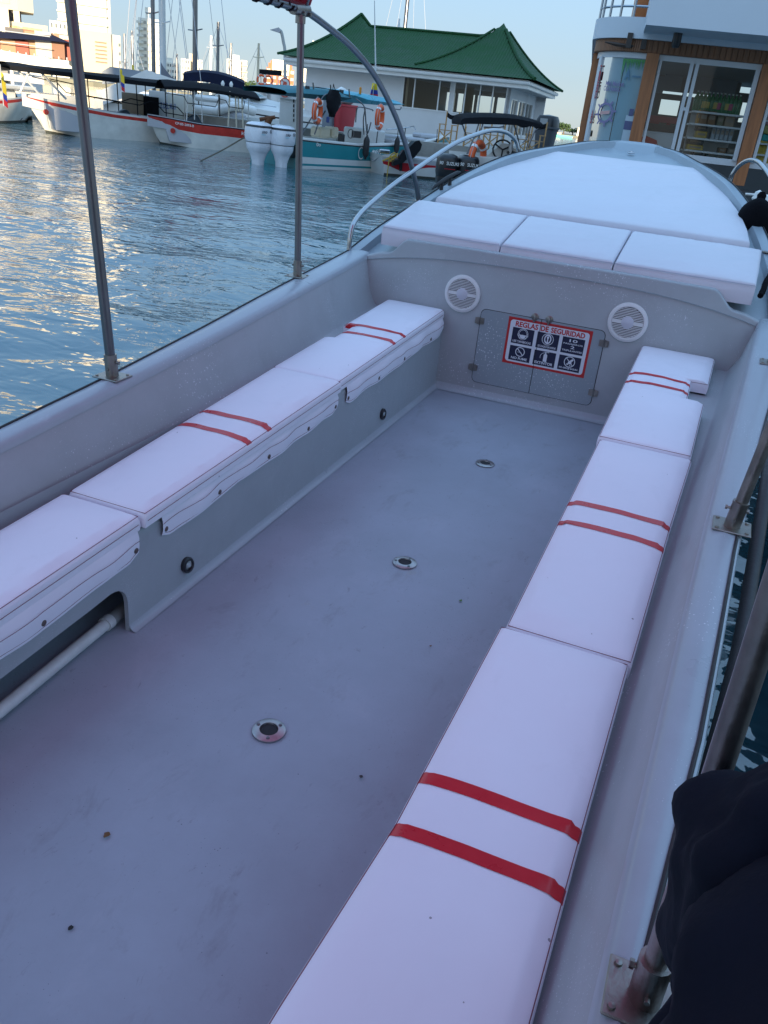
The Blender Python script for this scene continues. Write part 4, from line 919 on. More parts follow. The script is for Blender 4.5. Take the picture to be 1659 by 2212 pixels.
# ================================================================ BOATS ACROSS THE BASIN
def sm(t): t = max(0, min(1, t)); return t*t*(3-2*t)
def lancha(f, name, label, xt, zt_, L, beam, sheer, bands, x0=0.0, floor=.12, flip=1, cat='boat', inner=M_seat, blunt=2.2, rail=.05):
    """hull whose near side follows the face plane; xt,zt_ bow tip; bow waterline at x0; sheer = [(x,z)...]; bands=[(drop from sheer, material)]"""
    t = f.thing(name, label, cat); xs = [xt+(L*(k/26)**1.3) for k in range(27)]; sx, sz = [p[0] for p in sheer], [p[1] for p in sheer]
    mats = [m for _, m in bands]; mb = MB(); drops = [d for d, _ in bands]
    def W(x): s = min(1, max(0, (x-xt)/(.38*L))); return beam/2*(1-(1-s)**blunt)
    def WL(x): s = min(1, max(0, (x-x0)/(.36*L))); return beam/2*.93*(1-(1-s)**2.3)
    rows = []; inn = []
    for x in xs:
        zs = lerp(sx, sz, x) if x > sx[0] else sz[0]; w, wl = W(x), WL(x)
        zk = max(-.35, (x0-x)/max(.01, (x0-xt))*zt_) if x < x0 else -.35
        prof = []
        for d in drops+[None]:
            z = zs-d if d is not None else -.35
            if d is None: prof.append((0, zk if x < x0 else -.35)); continue
            z = max(z, zk); u = (z-zk)/max(.01, zs-zk) if x < x0 else z/zs
            prof.append((max(0, w*u**.7 if x < x0 else wl+(w-wl)*sm(max(0, u))**.8), z))
        rows.append([(flip*x, beam/2-a, z) for a, z in prof]+[(flip*x, beam/2+a, z) for a, z in prof[::-1][1:]])
        wi = max(0, w-rail); inn.append([(flip*x, beam/2-w, zs), (flip*x, beam/2-w+.004, zs+.02), (flip*x, beam/2-wi, zs+.02), (flip*x, beam/2-wi*.96, max(floor, zs-.35) if x < xt+.18*L else floor+.02), (flip*x, beam/2+wi*.96, max(floor, zs-.35) if x < xt+.18*L else floor+.02), (flip*x, beam/2+wi, zs+.02), (flip*x, beam/2+w, zs)])
    n = len(rows[0]); nd = len(drops)
    for i in range(len(rows)-1):
        for j in range(n-1):
            k = j if j < nd else n-2-j; mb.mi = min(max(0, k), nd-1); mb.add([rows[i][j], rows[i][j+1], rows[i+1][j+1], rows[i+1][j]], [(0, 1, 2, 3)])
    mb.mi = 0 if len(mats) < 3 else 2; mb.poly(rows[-1]); h = mb.build('hull', mats, t, smooth=35)
    mb = MB(); mb.grid(inn); mb.build('deck', inner, t, smooth=35)
    t['_b'] = 0; del t['_b']
    return t
def poles(t, pts, r=.022, m=M_alu, name='canopy_pole'):
    for a, b in pts: mb = MB(); mb.tube([a, b], r, 6); mb.build(name, m, t, smooth=True)
def canopy(t, x0, x1, z0, z1, y0, y1, th=.05, m=M_canv, crown=.12, edge=.08, sag=0):
    mb = MB(); rows = []; low = []
    for k in range(13):
        u = k/12; x = x0+(x1-x0)*u; z = z0+(z1-z0)*u-sag*math.sin(u*math.pi); rows.append([(x, y0, z-edge), (x, y0, z)]+[(x, y0+(y1-y0)*j/8, z+crown*math.sin(math.pi*j/8)+.015*math.sin(u*25)) for j in range(9)]+[(x, y1, z), (x, y1, z-edge)])
        low.append([(x, y0+(y1-y0)*j/8, z-th+crown*math.sin(math.pi*j/8)) for j in range(9)])
    mb.grid(rows); mb.grid(low); return mb.build('canopy', m, t, smooth=45)
def lifebuoy(p, r=.36, rz=0, label='', lean=0, group=None, parent_rot=None):
    t = thing('lifebuoy', label, 'lifebuoy', p, rz, group); R0 = r*.80; rr = r*.20
    mb = MB(); mb.tube([(R0*math.cos(a*math.pi/16), lean*R0*math.sin(a*math.pi/16), R0*math.sin(a*math.pi/16)) for a in range(32)], rr, 10, closed=True); mb.build('ring', M_oran, t, smooth=True)
    for a in (45, 135, 225, 315):
        mb = MB(); mb.tube([(R0*math.cos(R(a+d)), lean*R0*math.sin(R(a+d)), R0*math.sin(R(a+d))) for d in (-6, 0, 6)], rr*1.06, 10, cap=False); mb.build('reflective_band', M_band, t, smooth=True)
    mb = MB(); mb.tube([((R0+rr*1.2+.02*math.sin(a*math.pi/4))*math.cos(a*math.pi/16), lean*R0*math.sin(a*math.pi/16)-.02, (R0+rr*1.2+.02*math.sin(a*math.pi/4))*math.sin(a*math.pi/16)) for a in range(32)], .008, 5, closed=True); mb.build('grab_line', M_seat, t)
    return t
def outboard(t, c, h, w, m, rz=0, tilt=0, stripe=None, name='outboard_motor', words=None, leg=1.0, txtm=None):
    """cowl box-like lathe with leg; c = foot of the visible leg; h = height to the cowl top; faces -y"""
    M = Matrix.Rotation(tilt, 3, 'X'); Q = Matrix.Rotation(rz, 3, 'Z')
    def P(x, y, z): v = Q @ (M @ Vector((x, y, z))); return (c[0]+v.x, c[1]+v.y, c[2]+v.z)
    def ring(z, a, b, oy=0, e=3.2, n=24):
        out = []
        for k in range(n):
            q_ = 2*math.pi*k/n; cx, sx_ = math.cos(q_), math.sin(q_); out.append(P(a*math.copysign(abs(cx)**(2/e), cx), oy+b*math.copysign(abs(sx_)**(2/e), sx_), z))
        return out
    mb = MB(); hw = w/2
    mb.grid([ring(h*.52, hw*.93, hw*1.05), ring(h*.60, hw*1.0, hw*1.2), ring(h*.80, hw*1.0, hw*1.25), ring(h*.90, hw*.95, hw*1.2), ring(h*.915, hw*.94, hw*1.18), ring(h*.97, hw*.80, hw*.95), ring(h*.995, hw*.5, hw*.6), ring(h, .01, .01)], closed=True)
    o = mb.build(name, m, t, smooth=55)
    mb = MB(); mb.grid([ring(h*.30, hw*.72, hw*.8), ring(h*.38, hw*.88, hw*.97), ring(h*.46, hw*.92, hw*1.04), ring(h*.515, hw*.93, hw*1.05)], closed=True)
    mb.grid([ring(-.4*leg, hw*.38, hw*.5), ring(h*.1, hw*.46, hw*.55), ring(h*.22, hw*.60, hw*.66), ring(h*.31, hw*.74, hw*.78)], closed=True); mb.build('midsection', m, o, smooth=50)
    if stripe:
        mb = MB(); mb.grid([ring(h*.875, hw*.985, hw*1.225), ring(h*.925, hw*.945, hw*1.185)], closed=True); mb.build('vent_band', M_blackp, o, smooth=True)
        mb = MB(); mb.grid([ring(h*.525, hw*.955, hw*1.08), ring(h*.535, hw*.96, hw*1.085)], closed=True); mb.build('trim_line', M_blackp, o, smooth=True)
    for (s, x, z, ww, hh, mm) in (words or []):
        mb = MB(); put_text(mb, s, P(x, -hw*1.262, z), (P(1, 0, 0)[0]-c[0], P(1, 0, 0)[1]-c[1], 0), Vector(P(0, 0, 1))-Vector(c), ww, hh, .02, .12 if s.isdigit() else 0); mb.build('lettering', mm, o)
    return o
# ---- red banded boat, bow toward the left (white hull, red rail band)
A, B = atz(122, 291, 0), atz(354, 309, 0); vw = (A-CAM).to_2d().normalized(); A = A-Vector((vw.x, vw.y, 0))*.35; f = Face(A, B)
xt, ztp = f.p(q('b', 320, 500), .9)
sh = [f.p(q('b', x, y)) for x, y in ((330, 505), (700, 600), (1130, 690), (1659, 790))]+[f.p(q('c', 640, 775)), ]; sh.append((sh[-1][0]+3.2, sh[-1][1]+.02))
t1 = lancha(f, 'passenger_boat', 'long white boat with a bright red band, behind the left canopy pole', xt, ztp, f.p((352, 270))[0]-xt, 1.9, sh, [(0, M_bwo), (.05, M_bred), (.15, M_bwo), (.55, M_bwo), (sh[0][1]+.1, M_bdark)][:4]+[(.93, M_bdark)], x0=0)
yb = .95
z0, z1 = f.p(q('b', 300, 120))[1], f.p(q('c', 830, 345))[1]; xa, xb = f.p(q('b', 150, 120))[0], f.p(q('c', 840, 350))[0]
canopy(t1, xa, xb+1.2, z0, z1+.02, .05, 1.85, crown=.10, edge=.13)
for px, yb_ in ((420, 0), (600, 0)): pass
pl = []
for (z_, xx, yt, xb_, yb_) in (('b', 425, 185, 290, 500), ('b', 585, 195, 960, 590), ('b', 250, 160, 560, 510)):
    u = f.p(q(z_, xx, yt), .3); v = f.p(q(z_, xb_, yb_), .3); pl.append(((u[0], .3, u[1]), (v[0], .3, v[1])))
poles(t1, pl, .035, M_alu, 'bow_strut')
pl = []
for k in range(6):
    x = xa+2.0+k*1.05; zc = z0+(z1-z0)*(x-xa)/(xb-xa)
    for y in (.12, 1.75): pl.append(((x, y, zc-.1), (x+.05, y, .45)))
poles(t1, pl, .018, M_canv)
for y in (.1, 1.78):
    mb = MB(); mb.tube([(xa+1.2, y, z0-.25), (xa+2.0, y, z0-.33), (xa+2.3, y, z0-.62), (xa+4.2, y, z0-.75), (xa+4.6, y, z0-.60), (xa+5.6, y, z0-.70), (xa+5.9, y, z0-.95), (xa+7.4, y, z0-1.05)], .018, 6); mb.build('side_rail', M_canv, t1, smooth=True)
mb = MB(); mb.bbox((xa+5.3, .95, .42), (1.1, .9, .28), .05); mb.bbox((xa+3.6, .95, .40), (.5, .6, .4), .05); mb.build('console', M_seat, t1)
mb = MB(); mb.lathe([(.16, 0), (.16, .025)], (xa+3.2, .5, .68), (1, 0, .4), 16); mb.build('steering_wheel', M_blackp, t1)
for (x, y) in ((715, 787),):
    u = f.p(q('b', x, y)); mb = MB(); mb.lathe([(.085, 0), (.085, .02), (.0001, .021)], (u[0], .02+.28, u[1]), (-.55, -1, -.1), 18); mb.build('red_dot', M_bred, t1)
outboard(t1, (xb-.75, .95, -.2), 1.2, .42, mat('navy_cowl', (.03, .045, .06), .45), 1.57, R(-25))
# ---- red sided boat, in front
A, B = atz(356, 311, 0), atz(533, 330, 0); vw = (A-CAM).to_2d().normalized(); A = A-Vector((vw.x, vw.y, 0))*1.0; f = Face(A, B)
xt, ztp = f.p(q('c', 602, 740), .8); sh = [f.p(q('c', x, y)) for x, y in ((605, 742), (900, 785), (1300, 860), (1659, 900))]+[f.p(q('d', 960, 935))]; sh.append((sh[-1][0]+2.5, sh[-1][1]+.01))
t2 = lancha(f, 'passenger_boat', 'boat with wide faded red topsides, moored left of the white outboards', xt, ztp, f.p((550, 290))[0]-xt, 1.8, sh, [(0, M_canv), (.035, M_bred), (.30, M_bwo), (.55, M_bwo), (.80, M_bdark)], x0=0)
u, v = f.p(q('c', 1640, 370)), f.p(q('d', 1130, 580)); xa, za = f.p(q('c', 822, 368)); xm, zm = f.p(q('c', 1390, 395)); 
canopy(t2, xa, v[0], za, v[1]+.03, .02, 1.75, crown=.20, edge=.08, sag=-.08)
pl = []
for (x, yt_, x2, y2) in ((770, 500, 748, 890), (835, 515, 848, 910), (865, 525, 875, 700), (910, 525, 928, 915), (350, 470, 350, 800), (430, 470, 440, 830), (275, 480, 255, 810)):
    a = f.p(q('d', x, yt_), .15); b = f.p(q('d', x2, y2), .15); pl.append(((a[0], .15, a[1]+.05), (b[0], .15, b[1]-.05)))
poles(t2, pl[:4], .028, mat('cream_pole', (.60, .54, .42), .5)); poles(t2, pl[4:], .018)
pl = [((x, 1.65, za-.05), (x, 1.65, .4)) for x in (xa+1, xa+2.2, xa+3.3)]; poles(t2, pl, .018)
for y in (.12, 1.66):
    mb = MB(); P_ = [f.p(q('d', x, yy_), y) for x, yy_ in ((10, 500), (220, 535), (265, 620), (600, 665), (640, 570), (720, 590), (760, 665), (930, 690), (945, 600))]; mb.tube([(a, y, b) for a, b in P_], .015, 6); mb.build('side_rail', M_canv, t2, smooth=True)
a = f.p(q('c', 960, 838)); mb = MB(); b = f.p(q('c', 1205, 880)); u_ = Vector((b[0]-a[0], 0, b[1]-a[1])); put_text(mb, 'CP-05-2093-B', (a[0], -.03, a[1]-.05), u_.normalized(), Z, u_.length, .075, .02); mb.build('registration', M_bw, t2)
a = f.p(q('d', 885, 990)); mb = MB(); put_text(mb, 'Vale', (a[0], -.04, a[1]-.02), X, Z, .32, .11, .02, .2); mb.build('boat_name', M_bw, t2)
u = f.p(q('c', 945, 948)); mb = MB(); mb.lathe([(.085, 0), (.085, .02), (.0001, .021)], (u[0], .17, u[1]), (-.5, -1, -.15), 18); mb.build('red_dot', M_bred, t2)
a = f.p(q('c', 1380, 720), .9); outboard(t2, (a[0], .9, .1), 1.05, .42, mat('navy_cowl', (0, 0, 0)), 1.4, R(-35), leg=.2)
a = f.p(q('d', 1000, 830), .9); outboard(t2, (a[0]+.1, .9, -.3), 1.15, .36, mat('navy_cowl', (0, 0, 0)), 1.57, 0)
mb = MB(); x_ = f.p(q('d', 560, 850))[0]; mb.bbox((x_, .9, .42), (.6, 1.0, .24), .04); mb.bbox((x_+.7, .8, .42), (.7, .5, .18), .08); mb.build('seats', M_bw, t2)
mb = MB(); mb.bbox((x_+.7, .8, .30), (.6, .45, .12), .02); mb.build('red_cooler', M_bred, t2)
mo = MB(); a = at(*q('d', 940, 1030), 27.2); b = atz(*q('o', 160, 1312), 0); mo.tube(spline([a, a.lerp(b, .5)-Vector((0, 0, .05)), b+Vector((0, 0, -.05))], 6), .02, 6); tag(mo.build('mooring_rope', mat('rope', (.12, .10, .07), .9)), 'dark mooring rope slanting into the water below the red sided boat', 'rope')
# ---- leftmost boat, cut by the left edge of the photo (bow to the right, shadowed by its neighbour)
A, B = atz(q('b', 700, 985)[0], q('b', 700, 985)[1], 0), atz(q('b', 0, 975)[0], q('b', 0, 985)[1]-3, 0); f = Face(B, A)
f2 = Face(f.loc+f.n*.35, f.loc+f.n*.35+f.u)
xe_, zz = f2.p(q('b', 345, 590)); t3 = f2.thing('passenger_boat', 'white boat with a red rail band, cut off by the left edge of the photo', 'boat')
mb = MB(); rows = []
for k in range(20):
    x = xe_+1.7-9*(k/19)**1.2; s = (xe_+1.7-x); w = 1.0*(1-max(0, 1-s/3.2)**2.2); zs = .80+.22*max(0, 1-s/3.0); wl = .9*(1-max(0, 1-(s-.6)/3.6)**1.8) if s > .6 else 0
    P_ = [(w, zs), (w, zs-.05), (w*.99, zs-.15), ((w+wl)/2+.05 if s > .6 else w*.5, .4), (wl, .08), (wl*.98, -.2)]
    rows.append([(x, 1.0-a, b) for a, b in P_]+[(x, 1.0+a, b) for a, b in P_[::-1]])
for i in range(19):
    for j in range(11): mb.mi = (0, 1, 0, 0, 2, 2, 2, 0, 0, 1, 0)[j]; mb.add([rows[i][j], rows[i][j+1], rows[i+1][j+1], rows[i+1][j]], [(0, 1, 2, 3)])
mb.build('hull', [M_bwo, M_bred, M_bdark], t3, smooth=35)
mb = MB(); mb.grid([[(r_[0][0], r_[0][1], r_[0][2]), (r_[0][0], 1.0, r_[0][2]-.12), (r_[-1][0], r_[-1][1], r_[-1][2])] for r_ in rows]); mb.build('deck', M_bwo, t3)
a = f2.p(q('b', 220, 420), 1.0); outboard(t3, (a[0], 1.0, .15), 1.15, .60, mat('covered_cowl', (.035, .035, .04), .8), 1.2, R(-30), leg=.2)
mb = MB(); a = f2.p(q('b', 0, 330), .5); mb.bbox((a[0]+.3, .9, a[1]-.15), (2.6, 1.4, .14), .03); mb.build('cabin_roof', M_bwo, t3)
mb = MB(); mb.bbox((a[0]-.2, 1.0, a[1]-.65), (2.0, 1.1, .9), .1); mb.build('cabin', M_bw, t3)
# ---- flags on the far-left boats
def flag(px, py, d, h, label, n=3):
    p = at(px, py, d); t = thing('flag', label, 'flag', p, R(-38), 'yellow blue and red flags on the moored boats')
    mb = MB(); mb.tube([(0, 0, -h*1.3), (0, 0, h*.1)], .012, 6); mb.build('staff', M_alu, t)
    for k, c in enumerate(((.80, .55, .02), (.02, .04, .3), (.6, .02, .02))):
        a0, a1 = (0, .5, .75)[k], (.5, .75, 1.0)[k]; mb = MB()
        mb.grid([[(h*.7*u+.02*math.sin(u*8+v*3)+v*.12*h, .05*math.sin(u*7), -h*.15-h*.85*v-h*.35*u) for u in [i/8 for i in range(9)]] for v in (a0, a1)]); mb.build('stripe', mat('flag_%d' % k, c, .7), t, smooth=True)
flag(*q('b', 5, 130), 28.5, .75, 'flag at the left edge of the photo above the leftmost boat')
flag(*q('c', 235, 95), 31, .55, 'flag in the middle of the long black canopy')
flag(*q('c', 395, 45), 40, .60, 'flag furthest right, drooping from a slanting staff left of the two thick masts')
# ================================================================ YACHTS behind
def hullbox(mb, x0, x1, z0, z1, y0, y1, rake=.8, bowend=1, n=14, tuck=.2):
    rows = []
    for k in range(n+1):
        u = k/n; s = sm(u*1.0); w = (y1-y0)/2*(1-u**2.6); c = (y0+y1)/2; x = x0+(x1-x0)*u
        rows.append([(x-rake*(x1-x0)/abs(x1-x0)*u, c-w*(1-tuck), z0), (x-rake*.4*(x1-x0)/abs(x1-x0)*u, c-w*.97, z0+(z1-z0)*.55), (x, c-w, z1), (x, c+w, z1), (x-rake*(x1-x0)/abs(x1-x0)*u, c+w*(1-tuck), z0)])
    mb.grid(rows); mb.poly(rows[0])
# sport cruiser, bow to the right
f = face(q('d', 480, 560), q('d', 1360, 560), 38.5)
t = f.thing('sport_cruiser', 'white sport cruiser with navy bimini and raked tinted windscreen', 'yacht')
P = lambda x, y, o=0: f.p(q('d', x, y), o)
xs0, zs0 = P(200, 590); xs1, zs1 = P(1400, 742); zl = P(800, 800)[1]
mb = MB(); rows = []
for k in range(25):
    u = k/24; x = xs0-1+(xs1+2.2-xs0+1)*u; w = 1.75*(1-max(0, (u-.45)/.55)**2.2); zd = lerp([P(480, 600)[0], P(800, 640)[0], P(1360, 735)[0]], [P(480, 600)[1], P(800, 640)[1], P(1360, 735)[1]], x)
    zd = zd if x > P(480, 600)[0] else P(480, 600)[1]
    rows.append([(x-.5*u, 1.75-w*.8, .0), (x-.2*u, 1.75-w*.95, zd-.42), (x, 1.75-w, zd-.38), (x, 1.75-w, zd-.24), (x, 1.75-w, zd-.18), (x, 1.75-w, zd), (x, 1.75-w*.9, zd+.03), (x, 1.75, zd+.12+.32*math.exp(-((u-.55)/.3)**2)), (x, 1.75+w, zd), (x, 1.75+w*.8, 0)])
for i in range(24):
    for j in range(9): mb.mi = (1, 0, 0, 2, 0, 0, 0, 0, 0)[j]; mb.add([rows[i][j], rows[i][j+1], rows[i+1][j+1], rows[i+1][j]], [(0, 1, 2, 3)])
mb.build('hull', [M_bw, mat('navy_hull', (.008, .010, .022), .2), M_blackp], t, smooth=30)
mb = MB(); c = 1.75
W0, W1, W2, W3 = P(600, 535, .6), P(840, 430, .6), P(990, 455, .9), P(1110, 560, .9)
mb.add([(W0[0], .35, W0[1]), (W1[0], .6, W1[1]), (W2[0], .75, W2[1]), (W3[0], .95, W3[1])], [(0, 1, 2, 3)]); mb.add([(W2[0], .75, W2[1]), (W3[0], .95, W3[1]), (W3[0]+.35, 1.75, W3[1]+.05), (W2[0]+.1, 1.75, W2[1]+.03)], [(0, 1, 2, 3)])
mb.add([(W2[0], 2.75, W2[1]), (W3[0], 2.55, W3[1]), (W3[0]+.35, 1.75, W3[1]+.05), (W2[0]+.1, 1.75, W2[1]+.03)], [(0, 1, 2, 3)]); mb.add([(W0[0], 3.15, W0[1]), (W1[0], 2.9, W1[1]), (W2[0], 2.75, W2[1]), (W3[0], 2.55, W3[1])], [(0, 1, 2, 3)])
mb.build('windscreen', mat('yacht_glass', (.10, .20, .20), .08), t)
mb = MB(); mb.tube([(W0[0], .33, W0[1]), (W1[0], .58, W1[1]), (W2[0], .73, W2[1]), (W3[0], .93, W3[1]), (W3[0]+.35, 1.75, W3[1]+.05)], .035, 6); mb.build('screen_frame', M_bw, t, smooth=True)
a, b, c_ = P(215, 270, .2), P(700, 300, .2), P(945, 385, .2)
mb = MB(); rows = []
for k in range(13):
    u = k/12; x = a[0]+(c_[0]-a[0])*u; z = a[1]*(1-u)**2+2*u*(1-u)*(b[1]+.25)+c_[1]*u*u; rows.append([(x, .2, z-.30-.15*u), (x, .22, z)]+[(x, .3+2.9*j/6, z+.12*math.sin(math.pi*j/6)) for j in range(7)]+[(x, 3.3, z-.25)])
mb.grid(rows); mb.build('bimini', M_navy, t, smooth=40)
for (x, y, x2, y2) in ((230, 290, 380, 400), (530, 350, 440, 440), (545, 350, 620, 430), (850, 380, 800, 440), (300, 320, 820, 380)):
    a, b = P(x, y, .25), P(x2, y2, .25); mb = MB(); mb.tube([(a[0], .25, a[1]), (b[0], .25, b[1])], .03, 6); mb.build('arch_tube', M_bw, t, smooth=True)
for x, y in ((685, 395), (785, 405)):
    a = P(x, y, .1); mb = MB(); mb.lathe([(.0001, -.13), (.06, -.06), (.08, .03), (.03, .12), (.0001, .13)], (a[0], .1, a[1]), (0, 0, 1), 10, cap=False); mb.build('fender', M_bw, t, smooth=True)
a = P(570, 430, .4); mb = MB(); mb.lathe([(.0001, -.2), (.18, -.1), (.2, .1), (.0001, .2)], (a[0], .4, a[1]), (0, 0, 1), 10, cap=False); mb.build('blue_cover', mat('blue_cover', (.02, .10, .40), .6), t, smooth=True)
mb = MB(); mb.tube([(P(x, y, .3)[0], .3, P(x, y, .3)[1]) for x, y in ((870, 600), (950, 600), (1100, 635), (1320, 668))], .018, 5); mb.build('side_rail', M_chrome, t, smooth=True)
# inflatable / tender on the quay side, left of the cruiser
f = face(q('d', 320, 680), q('d', 1060, 680), 34); P = lambda x, y, o=0: f.p(q('d', x, y), o)
t = f.thing('white_tender', 'low white tender with grey tubes lying at the quay in front of the sport cruiser', 'boat'); x0, z0 = P(330, 700); x1, z1 = P(1070, 770)
mb = MB(); pts = [(x0, .9, z0), (x0+.8, .85, z0+.02), ((x0+x1)/2, .8, (z0+z1)/2+.13), (x1-.7, .95, z1+.22), (x1, 1.5, z1+.12)]; mb.tube(spline(pts, 5), .17, 10); mb.tube(spline([(a, 3.0-b, c) for a, b, c in pts], 5), .17, 10); mb.build('tube', M_bw, t, smooth=True)
mb = MB(); mb.bbox(((x0+x1)/2, 1.5, (z0+z1)/2-.2), (x1-x0-.6, 1.3, .5), .1); mb.build('hull', M_seat, t)
a = P(400, 560); mb = MB(); mb.bbox((a[0]+.7, 1.5, a[1]+.0), (1.8, 1.0, .22), .08); mb.build('cover', M_bw, t)
a = P(700, 620, .3); mb = MB(); mb.lathe([(.0001, -.24), (.17, -.18), (.2, 0), (.15, .18), (.0001, .25)], (a[0], .9, a[1]+.1), (1, 0, -.6), 12, cap=False); mb.build('rolled_cover', M_bw, t, smooth=True)
# big catamaran flybridge left (white decks under the party boat)
f = face(q('a', 0, 900), q('a', 1060, 950), 42); P = lambda x, y, o=0: f.p(q('a', x, y), o)
t = f.thing('motor_yacht', 'white motor yacht with long flat roof behind the long black canopy at far left', 'yacht')
x1, z1 = P(1065, 955); x0 = P(-500, 900)[0]; zt2 = P(300, 870)[1]
mb = MB(); mb.prism([(x0, zt2-.35), (x1-3.2, zt2-.42), (x1, z1-.1), (x1-.3, z1+.12), (x1-2.5, zt2+.25), (x0, zt2+.38)], (0, 0, 0), X, Z, (0, 4.5, 0)); mb.build('roof', M_bw, t)
mb = MB(); rect(mb, x0, x1-2.6, zt2-1.25, zt2-.35, .5, 4.0); mb.build('cabin', mat('cabin_grey', (.20, .20, .20), .5), t)  # cabin box in one even grey
for k in range(7): a = P(60+k*140, 935); mb = MB(); rect(mb, a[0], a[0]+.62, zt2-.30, zt2-.14, -.03, .0); mb.build('window', M_win, t)
mb = MB(); hullbox(mb, x0, x1+.6, 0, zt2-1.2, 0, 4.5, .9); mb.build('hull', M_bw, t, smooth=30)
mb = MB(); a = P(180, 1130); rect(mb, x0, x1-1.2, a[1]-.12, a[1]+.14, -.4, .2); mb.build('grey_rubrail', M_seat, t)
# party boat with timber deck above it
f = face(q('a', 0, 700), q('a', 1040, 700), 51); P = lambda x, y, o=0: f.p(q('a', x, y), o)
t = f.thing('party_boat', 'party boat with navy awning and red brown furniture below the far left tower', 'boat')
x0 = P(-500, 700)[0]; x1, zc = P(1035, 610); zt3 = P(300, 490)[1]; zd = P(300, 790)[1]
mb = MB(); mb.prism([(x0, P(0,590)[1]), (P(700, 580)[0], P(700,590)[1]), (x1, zc-.05), (P(800, 520)[0], P(800,520)[1]), (P(500, 500)[0], P(500,500)[1]), (x0, P(0,480)[1])], (0, 0, 0), X, Z, (0, 4, 0)); mb.build('awning', M_navy, t)
mb = MB(); rect(mb, x0, x1-1.2, zd-.45, zd, -.2, 4.4); rect(mb, x0, x1-1.5, 0, zd-.45, .4, 4); mb.build('deck', M_bw, t)
rnd = random.Random(4); FP = [mat('furn_%d' % i, c, .7) for i, c in enumerate(((.26, .13, .08), (.38, .22, .13), (.13, .12, .12), (.52, .48, .42), (.33, .09, .06)))]
for k in range(15):
    x = P(-60+k*72, 700)[0]; h = rnd.uniform(.5, 1.25); mb = MB(); y = rnd.uniform(.4, 1.6); rect(mb, x, x+rnd.uniform(.5, .95), zd, zd+h, y, y+.6); mb.build('deck_furniture', FP[k % 5], t)
for k in range(9): x = P(20+k*118, 700)[0]; mb = MB(); mb.tube([(x, .05, zd), (x, .05, zt3-.8)], .035, 6); mb.build('awning_post', M_alu, t, smooth=True)
for z in (.45, .95): mb = MB(); mb.tube([(x0, 0, zd+z), (x1-1.0, 0, zd+z)], .022, 5); mb.build('railing', M_alu, t, smooth=True)
# low catamaran with grey top between
f = face(q('n', 830, 600), q('n', 1440, 640), 39); P = lambda x, y, o=0: f.p(q('n', x, y), o)
t = f.thing('catamaran', 'white and grey catamaran coachroof with solar panels behind the black canopies', 'yacht'); a, b, c_, d_ = P(830, 560), P(900, 543), P(1150, 580), P(1445, 655)
mb = MB(); mb.prism([(a[0], a[1]-.1), (b[0], b[1]), (c_[0], c_[1]), (c_[0]+.2, c_[1]-.28), (a[0], a[1]-.55)], (0, 0, 0), X, Z, (0, 4, 0)); mb.build('solar_roof', mat('solar_grey', (.24, .27, .31), .35), t)
mb = MB(); mb.prism([(a[0], a[1]-.75), (d_[0]-1.2, d_[1]+.25), (d_[0], d_[1]), (d_[0]-.6, d_[1]-.25), (a[0], a[1]-1.3)], (0, -.2, 0), X, Z, (0, 4.4, 0)); mb.build('coachroof', M_bw, t)
mb = MB(); rect(mb, a[0], d_[0], 0, a[1]-1.2, .1, 4.4); mb.build('hull', M_bw, t)
s_ = [P(1318, 505), P(1340, 545), P(1400, 620), P(1450, 655), P(1620, 690), P(1620, 720), P(1318, 650)]; mb = MB(); mb.prism(s_, (0, .8, 0), X, Z, (0, .25, 0)); mb.build('furled_sail', mat('sail_cover_grey', (.15, .15, .17), .8), t)
# white box van-like kiosk with faint lettering and a brown crate, on the quay behind the canopies
f = face(q('c', 610, 600), q('c', 1180, 640), 35.6); P = lambda x, y, o=0: f.p(q('c', x, y), o)
t = f.thing('white_kiosk', 'white box kiosk with blue lettering behind the red sided boat', 'kiosk'); x0, z1 = P(615, 415); x1, z0 = P(1185, 680)
mb = MB(); rect(mb, x0, x1-.9, .3, z1, 0, 2.2); mb.build('wall', M_bw, t); mb = MB(); rect(mb, x1-.9, x1, .3, z1-.05, .05, 2.2); mb.build('side_panel', M_crw, t)
a = P(765, 610); b = P(975, 610); mb = MB(); put_text(mb, 'Z DEL MAR', (a[0], -.02, a[1]-.1), X, Z, b[0]-a[0], .2, .02); mb.build('lettering', mat('kiosk_blue', (.15, .2, .4), .6), t)
f = face(q('c', 260, 560), q('c', 560, 580), 35.0); P = lambda x, y, o=0: f.p(q('c', x, y), o); t = f.thing('brown_crate', 'large grey brown crate standing left of the white kiosk', 'crate'); x0, z1 = P(262, 440); x1, z0 = P(548, 650)
mb = MB(); rect(mb, x0, x1, .2, z1, 0, 1.6); mb.build('crate_box', mat('crate_brown', (.25, .20, .14), .8, var=.2, vscale=2), t); mb = MB(); rect(mb, x1, x1+.55, .2, z1-.05, .1, 1.5); mb.build('dark_side', M_canv, t)
slab('quay', [at(*q('c', 200, 700), 33.6), at(*q('c', 1150, 740), 33.6), at(*q('c', 1150, 740), 39), at(*q('c', 200, 700), 39)], -1, .62, M_conc)
